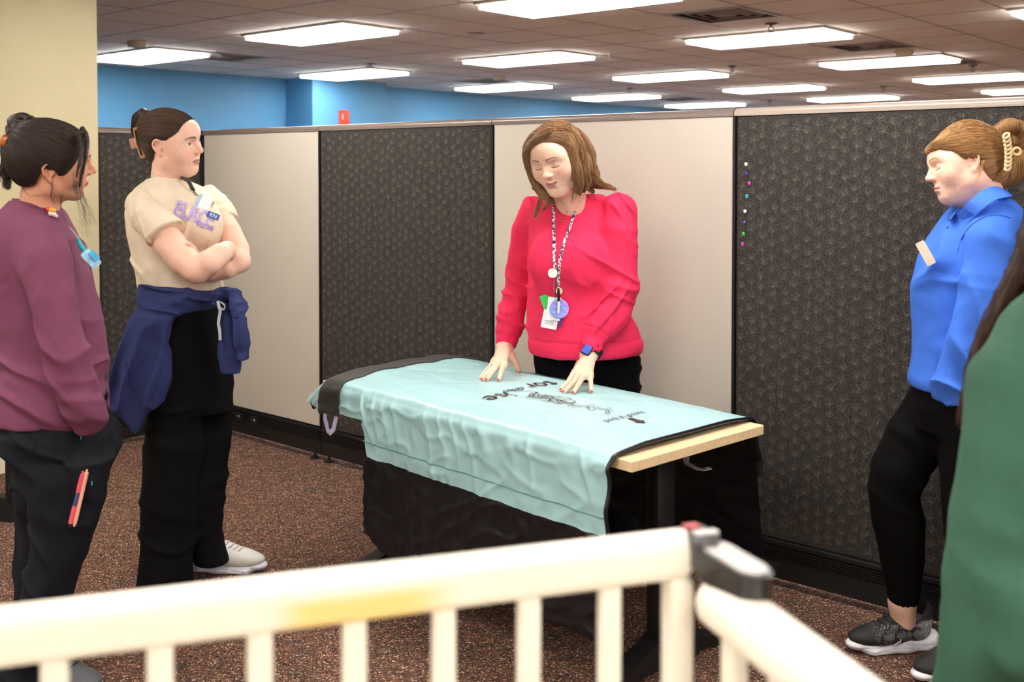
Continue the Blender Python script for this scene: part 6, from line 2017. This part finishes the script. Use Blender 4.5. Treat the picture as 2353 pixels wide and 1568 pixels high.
# lanyard charms at the collar and a pen and badge on the chest
lan = band('badge_lanyard', smooth_path([W(108, 482, 3.04), W(122, 488, 3.06), W(145, 508, 3.08), W(168, 532, 3.07), W(182, 552, 3.05)], 4), .0022, .002, mat('clear_beads', 'cfd3cc', .2, var=.2, scale=300, coat=.5), None)
for u, v, c, r in ((111, 481, 'e8452a', 6), (118, 483, 'f0a030', 6), (124, 484, 'e8b04a', 5), (116, 491, 'e6dfd2', 6), (124, 493, 'd9d8c8', 6), (130, 497, 'c8cabb', 4)):
    mb = MB(); mb.ball(W(u, v, 3.0), pxr(r, 3.0), 12, 8); mb.build('bead', mat('bead_' + c, c, .25, var=.04, coat=.6), lan, True)
mb = MB(); mb.tube([W(178, 549, 3.03), W(186, 566, 3.02), W(197, 580, 3.02)], [.004, .0075, .007], seg=12); mb.build('teal_pen', mat('teal_pen', '1ea7ad', .35, var=.05), lan, True)
cbm = W(209, 595, 3.02)
mb = MB(); mb.prism(rounded_rect(.030, .056, .006, 4), -.004, .004, axis='z'); o = mb.build('badge_holder', mat('clear_blue_badge', '9fd4ee', .25, var=.35, scale=60, coat=.6), lan, True); o.matrix_world = frame_at(cbm, unit(np.array([.75, -.2, .55])), unit((.45, -.85, .1)))
mb = MB(); mb.prism(rounded_rect(.018, .030, .004, 4), -.004, .004, axis='z'); o = mb.build('badge_sticker', mat('aqua_sticker', '38a8dc', .3, var=.2, scale=80), lan, True); o.matrix_world = frame_at(W(216, 588, 3.011), unit(np.array([.75, -.2, .55])), unit((.45, -.85, .1)))

# hair: brushed back, twisted up, loose front strands
cap = hair_cap(HM, .012, [(-.2, -.20), (-.085, -.075), (-.06, -.066), (-.045, -.050), (-.036, -.012), (-.026, .004), (.002, .006), (.012, -.018), (.030, -.018), (.046, -.002), (.060, .022), (.074, .050), (.09, .068), (.12, .08)], back=.012)
for l, r in (([W(62, 300, 3.02), W(40, 290, 3.0), W(30, 278, 3.0), W(52, 268, 3.0), W(72, 276, 3.0)], .020), ([W(60, 300, 3.04), W(30, 305, 3.02), W(24, 292, 3.02), W(42, 285, 3.0)], .018),
             ([W(70, 310, 3.02), W(50, 330, 3.0), W(34, 350, 3.0), W(18, 372, 3.0), W(8, 400, 3.0)], .024), ([W(60, 340, 3.03), W(32, 370, 3.02), W(16, 400, 3.02), W(18, 430, 3.02)], .016)):
    p_ = smooth_path(l, 4); cap.wchain(p_, [r * (1 - .55 * i / len(p_)) for i in range(len(p_))], k=.01)
for l, r in (([W(190, 296, 3.0), W(200, 315, 2.995), W(201, 340, 2.985), W(196, 370, 2.975), W(188, 405, 2.975), W(182, 432, 2.98)], .0065), ([W(184, 310, 2.985), W(188, 345, 2.965), W(182, 380, 2.955), W(175, 412, 2.96)], .0055)):
    p_ = smooth_path(l, 4); cap.wchain(p_, [r * (1 - .7 * i / len(p_)) for i in range(len(p_))], k=.008)
tgt = W(50, 318, 3.0)
def flow(P, i):
    d = tgt[None] - P; return d / np.maximum(np.linalg.norm(d, axis=1, keepdims=True), 1e-6)
hair_obj('hair', cap, .0034, (lin('17100d'), lin('46332a')), None, flow, 6000, 12, .009, seed=9, rad=.00045, lift=.0007, wander=.03, stop=lambda P: np.linalg.norm(P - tgt, axis=1) < .03, weight=lambda P: np.linalg.norm(P - tgt, axis=1) ** 2, loose=.002)
rg = random.Random(8); mb = MB()
J = lambda s: rg.uniform(-s, s)
for base, pts, n in (((190, 330), [(188, 380), (178, 420), (190, 470), (200, 520)], 12), ((196, 320), [(194, 370), (186, 430), (200, 480), (213, 512)], 9), ((180, 340), [(172, 385), (170, 430), (186, 478), (196, 540)], 8),
                     ((120, 420), [(119, 445), (124, 470)], 6), ((140, 440), [(140, 480), (152, 515)], 4), ((14, 400), [(8, 425), (18, 432)], 20), ((20, 395), [(2, 410), (-6, 425)], 18), ((30, 390), [(26, 415), (22, 430)], 12), ((48, 412), [(70, 445), (100, 446), (116, 425)], 3)):
    for k in range(n):
        Yk = 2.985 + J(.02) if base[0] > 100 else 3.0 + J(.03)
        if base[0] > 160: Yk = 3.01 + J(.025)
        p_ = [W(base[0] + J(7), base[1] + J(8), Yk)] + [W(u + J(4 + 3 * i), v + J(6), Yk + J(.008)) for i, (u, v) in enumerate(pts)]
        q = smooth_path(p_, 4); m_ = len(q); mb.tube(q, [.00055 * (1 - .75 * i / m_) for i in range(m_)], seg=4)
tag(mb.build('loose_strands', mat('dark_hair_strands', '2a1c16', .45, var=.25), None, True, None), kind='stuff')
# tortoiseshell clip
M_TORT = mat('tortoiseshell', 'a8571a', .2, var=.75, scale=55, coat=.6)
mb = MB(); mb.tube(smooth_path([W(42, 306, 2.955), W(36, 330, 2.945), W(28, 350, 2.945), W(22, 372, 2.955)], 4), 1, flat=(.014, .008), up=(0, -1, 0)); clip = mb.build('claw_clip', M_TORT, None, True)
mb = MB(); mb.box((0, 0, 0), (.026, .012, .032), bevel=.006, seg=3); o = mb.build('clip_tab', M_TORT, clip, True); o.matrix_world = Matrix.Translation(W(12, 324, 2.955)) @ Matrix.Rotation(math.radians(22), 4, 'Y')
for o in set(bpy.data.objects) - before:
    if o.parent is None: adopt(o, mr)
# ================================================================== woman in the blue pullover, at the right
bu = empty('person', tuple(W(2200, 1510, 3.15) * np.array([1, 1, 0]))); tag(bu, 'person with blonde clipped hair in a cobalt blue pullover leaning by the floral panel', 'person')
before = set(bpy.data.objects)
HM = head_frame((1.308, 3.12, 1.484), -96, 7.0, 13, .93)
SKB2 = lin('efc3ae')
nb = W(2262, 470, 3.12); nl = np.linalg.inv(HM) @ np.append(nb, 1)
hs = head_sdf(HM, round_=1.0, eyes='down', smile=-.3, neck_to=tuple(nl[:3]), neck_r=.066, chin=-.007)
hcol = skin_color(HM, 'efc3ae', 'cf8a80', '8a6240', blush=.55, eyes='down')
foot_ank = [W(2073, 1385, 3.255), W(2075, 1425, 3.27), W(2078, 1462, 3.28)]
ank = Sdf(); ank.chain(foot_ank, [.043, .036, .027], k=.02)
ank.rc(foot_ank[1], W(2055, 1462, 3.275), .030, .022, k=.02)
core = Sdf()
add_sil(core, [(480, 2225, 2310, .09), (560, 2170, 2330, .12), (750, 2140, 2320, .13), (900, 2140, 2320, .12)], 3.13, k=.03)
core.chain([W(2185, 940, 3.22), W(2058, 1105, 3.22), W(2072, 1360, 3.25)], [.06, .045, .036], k=.03)
core.chain([W(2250, 940, 3.06), W(2240, 1180, 3.05), W(2230, 1440, 3.08)], [.06, .045, .034], k=.03)
core.chain([W(2272, 545, 2.98), W(2265, 720, 2.95), W(2215, 850, 2.95), W(2200, 872, 2.96)], [.035, .032, .028, .022], k=.02)
P_, Q_, C_ = join_shells([blob_shell(hs, .0022, hcol), blob_shell(ank, .004, SKB2), blob_shell(core, .011, SKB2)])
np_mesh('body', P_, Q_, M_SKIN, None, C_)
mb = MB(); mb.ball(hp(HM, (-.0815, -.006, -.030)), .0022, 10, 8); mb.build('ear_stud', mat('silver', 'd9d4cc', .2, metal=1.0, var=.03), None, True)

M_BLU = cloth('cobalt_fleece', '3f72da', .85, var=.05, bump=.3, sheen=.35)
pu = Sdf()
add_sil(pu, [(446, 2235, 2300, .07), (462, 2210, 2325, .10), (490, 2178, 2345, .13), (520, 2160, 2352, .15), (560, 2137, 2355, .16), (600, 2115, 2352, .165), (650, 2104, 2346, .165), (700, 2100, 2340, .16), (760, 2101, 2335, .155), (810, 2104, 2335, .155), (845, 2100, 2335, .16), (872, 2094, 2335, .165), (890, 2098, 2332, .16)], 3.13, k=.02)
limb(pu, [(2285, 520, 3.0, 50), (2272, 560, 2.96, 56), (2264, 640, 2.94, 57), (2256, 720, 2.93, 56), (2228, 800, 2.93, 52), (2200, 860, 2.94, 46), (2180, 900, 2.96, 38)], k=.03)
limb(pu, [(2178, 905, 2.965, 36), (2172, 918, 2.97, 28)], k=.015)
pu.rc(W(2258, 452, 3.12), W(2248, 415, 3.12), .074, .072, k=.006, mode='-')
pu.plane((0, 3.13, W(2200, 893, 3.13)[2]), (0, 0, -1), k=.010)
add_sil(pu, [(868, 2108, 2320, .145), (930, 2112, 2315, .14)], 3.13, k=.006, mode='-')
folds(pu, .016, (-.45, 0, 1), 15, 2.2, .3, lambda P: np.clip(near(W(2150, 640, 3.0), .13)(P) * 1.3, 0, 1))
folds(pu, .013, (.15, 0, 1), 14, 2.0, 1.2, lambda P: np.clip(near(W(2150, 770, 3.0), .14)(P) * 1.3, 0, 1))
folds(pu, .014, (.7, 0, .7), 17, 2.0, 2.6, lambda P: np.clip(near(W(2215, 820, 2.86), .13)(P) * 1.3, 0, 1))
folds(pu, .010, (1, 0, .1), 18, 1.6, 3.8, lambda P: np.clip(near(W(2265, 650, 2.86), .15)(P) * 1.2, 0, 1))
folds(pu, .012, (.3, 0, 1), 28, 1.5, 5.0, lambda P: np.clip(near(W(2170, 905, 2.90), .06)(P) * 1.6, 0, 1))
pu.noise(.0045, 8); pu.noise(.0015, 26)
po = sdf_obj('pullover', pu, .005, M_BLU, None)
on_pu = lambda u, v, o=.002: hit(pu, u, v, 2.75, 3.25, o, 3.05)
# turned-down collar
def strip(name, outer, inner, m, parent, t=.006):
    n = len(outer); V = []
    for a, b in zip(outer, inner): V += [a, b]
    V = [np.asarray(v, float) for v in V]; off = np.array([0, -t, t * .5]); V2 = V + [v + off for v in V]; k = 2 * n; F_ = []
    for i in range(n - 1):
        a, b, c, d = 2 * i, 2 * i + 1, 2 * i + 3, 2 * i + 2
        F_ += [(a, b, c, d), (k + d, k + c, k + b, k + a), (a, d, k + d, k + a), (b, k + b, k + c, c)]
    F_ += [(0, k, k + 1, 1), (2 * n - 2, 2 * n - 1, k + 2 * n - 1, k + 2 * n - 2)]
    o = mesh_obj(name, V2, F_, m, parent, True, 60); return o
strip('collar', smooth_path([W(2312, 440, 3.13), W(2285, 430, 3.03), W(2255, 440, 2.995), W(2228, 462, 3.0), W(2208, 482, 3.03), W(2196, 492, 3.06)], 5), smooth_path([W(2326, 452, 3.15), W(2318, 454, 2.99), W(2285, 462, 2.955), W(2252, 484, 2.965), W(2230, 500, 3.0), W(2212, 506, 3.04)], 5), M_BLU, po)
strip('collar', smooth_path([W(2196, 488, 3.06), W(2190, 486, 3.12), W(2196, 480, 3.18)], 5), smooth_path([W(2184, 506, 3.06), W(2176, 500, 3.13), W(2186, 490, 3.2)], 5), cloth('deep_cobalt', '2f5fae', .85), po)
mb = MB(); mb.tube(smooth_path([on_pu(2340, 512, .001), on_pu(2318, 500, .001), on_pu(2300, 496, .001), on_pu(2280, 496, .001), on_pu(2262, 500, .001), on_pu(2240, 512, .001), on_pu(2222, 530, .001), on_pu(2210, 550, .001), on_pu(2202, 575, .001), on_pu(2198, 610, .001)], 2), .0025, seg=6); mb.build('armhole_seam', cloth('cobalt_seam', '2f5cc0', .85), po, True)
mb = MB(); mb.ball(on_pu(2178, 522, .004), .006, 12, 8, scale=(1, .5, 1)); mb.build('button', cloth('cobalt_button', '4a7ae0', .5, bump=0), po, True)
# badge card standing out from her chest
mb = MB(); mb.prism(rounded_rect(.026, .072, .004, 4), -.001, .001, axis='z'); o = mb.build('badge_card', mat('buff_card', 'ddcdbb', .4, var=.08, scale=60), None); o.matrix_world = frame_at(W(2127, 582, 3.045), unit((.80, -.35, .48)), unit((-.45, -.88, .10)))

tr = Sdf()
add_sil(tr, [(880, 2110, 2330, .14), (930, 2100, 2330, .14), (985, 2105, 2325, .13)], 3.13, k=.02)
limb(tr, [(2165, 930, 3.21, 78), (2112, 1000, 3.21, 70), (2064, 1080, 3.21, 62), (2052, 1122, 3.215, 55), (2064, 1200, 3.225, 57), (2072, 1290, 3.24, 48), (2076, 1350, 3.25, 40)], k=.03)
limb(tr, [(2076, 1362, 3.25, 36), (2077, 1392, 3.255, 34)], k=.012)
limb(tr, [(2240, 930, 3.06, 82), (2236, 1060, 3.05, 74), (2232, 1180, 3.05, 62), (2230, 1300, 3.06, 54), (2228, 1400, 3.07, 42)], k=.03)
tr.rc(W(2077, 1398, 3.255), W(2078, 1420, 3.255), .042, .044, k=.003, mode='-')
folds(tr, .008, (.5, 0, 1), 24, 1.6, .4, lambda P: np.clip(near(W(2075, 1050, 3.15), .10)(P) * 1.4 + near(W(2090, 1160, 3.15), .08)(P), 0, 1)); tr.noise(.004, 9)
tr.ripple(lambda P: .004 * np.exp(-((P[:, 2] - W(2076, 1357, 3.25)[2]) / .004) ** 2))
sdf_obj('joggers', tr, .0055, M_BLACKCLOTH, None)
def knit(M):
    iv = np.linalg.inv(M)
    def f(P):
        L = P @ iv[:3, :3].T + iv[:3, 3]
        C = np.repeat(lin('1a1a1c')[None], len(P), 0)
        heel = np.clip((-.02 - L[:, 1]) / .03, 0, 1) * (L[:, 2] < .095)
        dots = ((np.sin(L[:, 1] * 700) * np.sin(L[:, 2] * 700)) > .35) * np.clip((.10 - np.abs(L[:, 1] - .02)) / .05, 0, 1) * (L[:, 2] < .085)
        w = np.clip(heel * .55 * (.7 + .6 * (noise3((L * 400).astype(np.float32)) > 0)) + dots * .6, 0, 1)[:, None]
        return C * (1 - w) + lin('b9b9bd') * w
    return f
M_BKS = mat('black_knit', '1c1c1e', .7, attr='tint', var=.1, scale=300, bump=.4, bscale=800); M_WSO2 = mat('bright_foam', 'e8e7f0', .5, var=.02); M_WST = mat('white_stripe', 'e9e9ec', .5, var=.02)
shoe(None, (float(W(2078, 1500, 3.27)[0]), 3.275, 0), -80, M_BKS, M_WSO2, M_BL, 1.03, m_ac=M_WST, ncol=knit)
shoe(None, (float(W(2215, 1530, 3.12)[0]), 3.10, 0), -72, M_BKS, M_WSO2, M_BL, 1.03, m_ac=M_WST, ncol=knit)

# hair swept back to a twisted bun with a rope clip
cap = hair_cap(HM, .014, [(-.2, -.20), (-.09, -.085), (-.06, -.075), (-.045, -.050), (-.036, -.014), (-.026, .008), (.000, .014), (.012, .008), (.030, .030), (.050, .048), (.070, .058), (.09, .062), (.12, .066)], back=.020)
cap.ell((0, -.032, .058), (.072, .080, .088), k=.03)
cap.wchain([hp(HM, (0, .088, .066)), hp(HM, (-.03, .078, .070)), hp(HM, (-.05, .04, .072))], [.010, .013, .014], k=.02)
for l, r in (([W(2300, 300, 3.12), W(2318, 290, 3.12), W(2340, 295, 3.12), W(2356, 312, 3.12), W(2358, 335, 3.12)], .022), ([W(2305, 330, 3.13), W(2335, 325, 3.14), W(2355, 345, 3.14), W(2345, 375, 3.13), W(2330, 400, 3.12), W(2305, 412, 3.12)], .026), ([W(2280, 400, 3.12), W(2310, 395, 3.12), W(2335, 370, 3.12)], .030)):
    p_ = smooth_path(l, 4); cap.wchain(p_, [r] * len(p_), k=.012)
tgt = W(2325, 352, 3.12)
def flow(P, i):
    d = tgt[None] - P; return d / np.maximum(np.linalg.norm(d, axis=1, keepdims=True), 1e-6)
hair_obj('hair', cap, .0034, (lin('6e431f'), lin('d8a768')), None, flow, 8000, 12, .009, seed=12, rad=.00048, lift=.0008, wander=.03, stop=lambda P: np.linalg.norm(P - tgt, axis=1) < .03, weight=lambda P: np.linalg.norm(P - tgt, axis=1) ** 2, loose=.003)
rg = random.Random(11); mb = MB()
for base, pts, n in (((2258, 372), [(2254, 395), (2246, 412), (2238, 425)], 10), ((2140, 335), [(2130, 345), (2126, 352)], 8), ((2300, 412), [(2310, 425), (2316, 436)], 8), ((2345, 292), [(2358, 300), (2362, 312)], 8)):
    for k in range(n):
        Yk = (3.02 if base[0] < 2280 else 3.12) + J(.02)
        if base[0] == 2140: Yk = 3.1 + J(.02)
        q = smooth_path([W(base[0] + J(6), base[1] + J(5), Yk)] + [W(u + J(5), v + J(5), Yk + J(.006)) for u, v in pts], 4); m_ = len(q); mb.tube(q, [.0006 * (1 - .75 * i / m_) for i in range(m_)], seg=4)
tag(mb.build('loose_strands', mat('blonde_hair_strands', 'b98a52', .45, var=.25), None, True, None), kind='stuff')
M_CREAMC = mat('cream_clip', 'e6cf9e', .35, var=.04, coat=.4)
links = [W(2311 + 4 * math.sin(i * .35) + i * .3, 312 + i * 9.2, 3.028) for i in range(9)]
clip = None
for i, c in enumerate(links):
    mb = MB(); mb.tube([c + np.array([.0085 * math.cos(a) * .95, -.003 + .002 * math.sin(a), .0062 * math.sin(a) + .004 * math.cos(a)]) for a in np.linspace(0, 2 * math.pi, 14, endpoint=False)], .0036, seg=8, closed=True)
    o = mb.build('claw_clip' if clip is None else 'clip_link', M_CREAMC, clip, True); clip = clip or o
mb = MB(); mb.tube([W(2336 + 9 * math.cos(a), 348 + 8 * math.sin(a), 3.03) for a in np.linspace(0, 2 * math.pi, 18, endpoint=False)], .004, seg=8, closed=True); mb.build('clip_tab', M_CREAMC, clip, True)
for o in set(bpy.data.objects) - before:
    if o.parent is None: adopt(o, bu)
# ================================================================== woman in the green sweatshirt, near at the right edge
gn = empty('person', (.93, 1.62, 0)); tag(gn, 'person in a loose forest green sweatshirt with long brown hair at the right edge', 'person')
before = set(bpy.data.objects)
YG = 1.62
HM = head_frame((.98, 1.72, 1.50), -135, 8, 0, 1.0)
SKG = lin('d9a488')
hs = head_sdf(HM, round_=.5, eyes='low', neck_to=(0, -.05, -.20))
core = Sdf()
core.ell((.96, 1.68, 1.10), (.14, .10, .24), k=.03)
core.chain([(.90, 1.66, .85), (.88, 1.66, .45), (.88, 1.68, .08)], [.08, .055, .04], k=.03); core.chain([(1.04, 1.62, .85), (1.06, 1.62, .45), (1.06, 1.62, .08)], [.08, .055, .04], k=.03)
P_, Q_, C_ = join_shells([blob_shell(hs, .0035, skin_color(HM, 'd9a488', 'b77468', '3a2a22', eyes='low')), blob_shell(core, .012, SKG)])
np_mesh('body', P_, Q_, M_SKIN, None, C_)
M_GRN = cloth('forest_fleece', '3d6453', .85, var=.05, bump=.25, sheen=.4)
sw = Sdf()
# torso
sw.loft([(.66, 0, 0, .20, .16), (.80, 0, 0, .21, .17), (1.0, 0, 0, .20, .16), (1.2, 0, 0, .20, .15), (1.30, 0, 0, .185, .12), (1.365, 0, .01, .12, .085), (1.40, 0, .02, .075, .065)], (.98, 1.70, 0), (.80, -.60, 0), k=.03)
# near sleeve: falls from the shoulder along the left contour
limb(sw, [(2452, 706, 1.60, 92), (2425, 790, 1.58, 128), (2388, 900, 1.56, 145), (2358, 1050, 1.55, 142), (2326, 1200, 1.55, 136), (2298, 1350, 1.55, 130), (2274, 1480, 1.56, 124), (2258, 1600, 1.58, 117)], k=.03)
sw.rc(W(2238, 1615, 1.58), W(2236, 1680, 1.59), .06, .055, k=.02)
# bunched hem and second sleeve folded in front
limb(sw, [(2420, 1330, 1.50, 90), (2370, 1420, 1.48, 105), (2360, 1490, 1.48, 105), (2420, 1580, 1.50, 110)], k=.03)
folds(sw, .010, (1, 0, .22), 11, 1.6, .6, lambda P: np.clip((1.28 - P[:, 2]) / .2, 0, 1))
folds(sw, .012, (.6, 0, .8), 12, 2.0, 2.0, lambda P: np.clip(near(W(2370, 1450, 1.46), .12)(P) * 1.3, 0, 1))
sw.noise(.007, 6)
sw.rc((.98, 1.70, 1.40), (.98, 1.70, 1.52), .068, .07, k=.008, mode='-')
sdf_obj('sweatshirt', sw, .006, M_GRN, None)
tr = Sdf()
tr.loft([(.62, 0, 0, .17, .14), (.75, 0, 0, .18, .15), (.86, 0, 0, .17, .14)], (.98, 1.68, 0), (.80, -.60, 0), k=.02)
tr.chain([(.90, 1.70, .75), (.88, 1.68, .45), (.88, 1.70, .06)], [.095, .075, .062], k=.03); tr.chain([(1.06, 1.62, .75), (1.07, 1.63, .45), (1.07, 1.64, .06)], [.095, .075, .062], k=.03)
sdf_obj('trousers', tr, .01, M_CARGO, None)
shoe(None, (.88, 1.70, 0), -135, M_GS, M_GSO, M_BL); shoe(None, (1.07, 1.64, 0), -130, M_GS, M_GSO, M_BL)
# long straight hair
cap = hair_cap(HM, .012, [(-.2, -.20), (-.06, -.12), (-.03, -.08), (-.005, -.03), (.02, .030), (.045, .055), (.07, .070), (.12, .08)])
chains = []
for l, r in (([(.92, 1.70, 1.58), (.885, 1.715, 1.48), (.865, 1.73, 1.38), (.845, 1.735, 1.28), (.825, 1.74, 1.18), (.81, 1.735, 1.09)], .026), ([(.94, 1.78, 1.58), (.91, 1.80, 1.46), (.88, 1.80, 1.34), (.85, 1.79, 1.2), (.83, 1.77, 1.10)], .03),
             ([(1.02, 1.66, 1.58), (1.03, 1.63, 1.46), (1.04, 1.60, 1.34), (1.04, 1.58, 1.22)], .035), ([(1.05, 1.72, 1.56), (1.07, 1.70, 1.42), (1.08, 1.68, 1.28)], .035), ([(.97, 1.64, 1.58), (.97, 1.615, 1.46), (.985, 1.59, 1.34), (1.0, 1.57, 1.22)], .035)):
    p_ = smooth_path([np.array(q) for q in l], 4); chains.append(p_); cap.wchain(p_, [r * (1 - .5 * (i / len(p_)) ** 2) for i in range(len(p_))], k=.015)
for l, r in (([(2420, 440, 1.68), (2375, 520, 1.66), (2352, 600, 1.66), (2312, 680, 1.67), (2272, 760, 1.68), (2242, 840, 1.69), (2225, 910, 1.69), (2212, 970, 1.69)], .016), ([(2430, 460, 1.70), (2385, 560, 1.69), (2330, 680, 1.69), (2285, 770, 1.70), (2255, 860, 1.70), (2235, 940, 1.70)], .020)):
    p_ = smooth_path(WP(l), 4); chains.append(p_); cap.wchain(p_, [r * (1 - .6 * (i / len(p_)) ** 2) for i in range(len(p_))], k=.010)
hair_obj('hair', cap, .005, (lin('2a1810'), lin('5a3a28')), None, (lambda f: (lambda P, i: f(P) + np.array([[0, 0, -.3]])))(nearest_dir(chains)), 3500, 12, .010, seed=15, rad=.0006, lift=.001, wander=.03, loose=.006)
for o in set(bpy.data.objects) - before:
    if o.parent is None: adopt(o, gn)
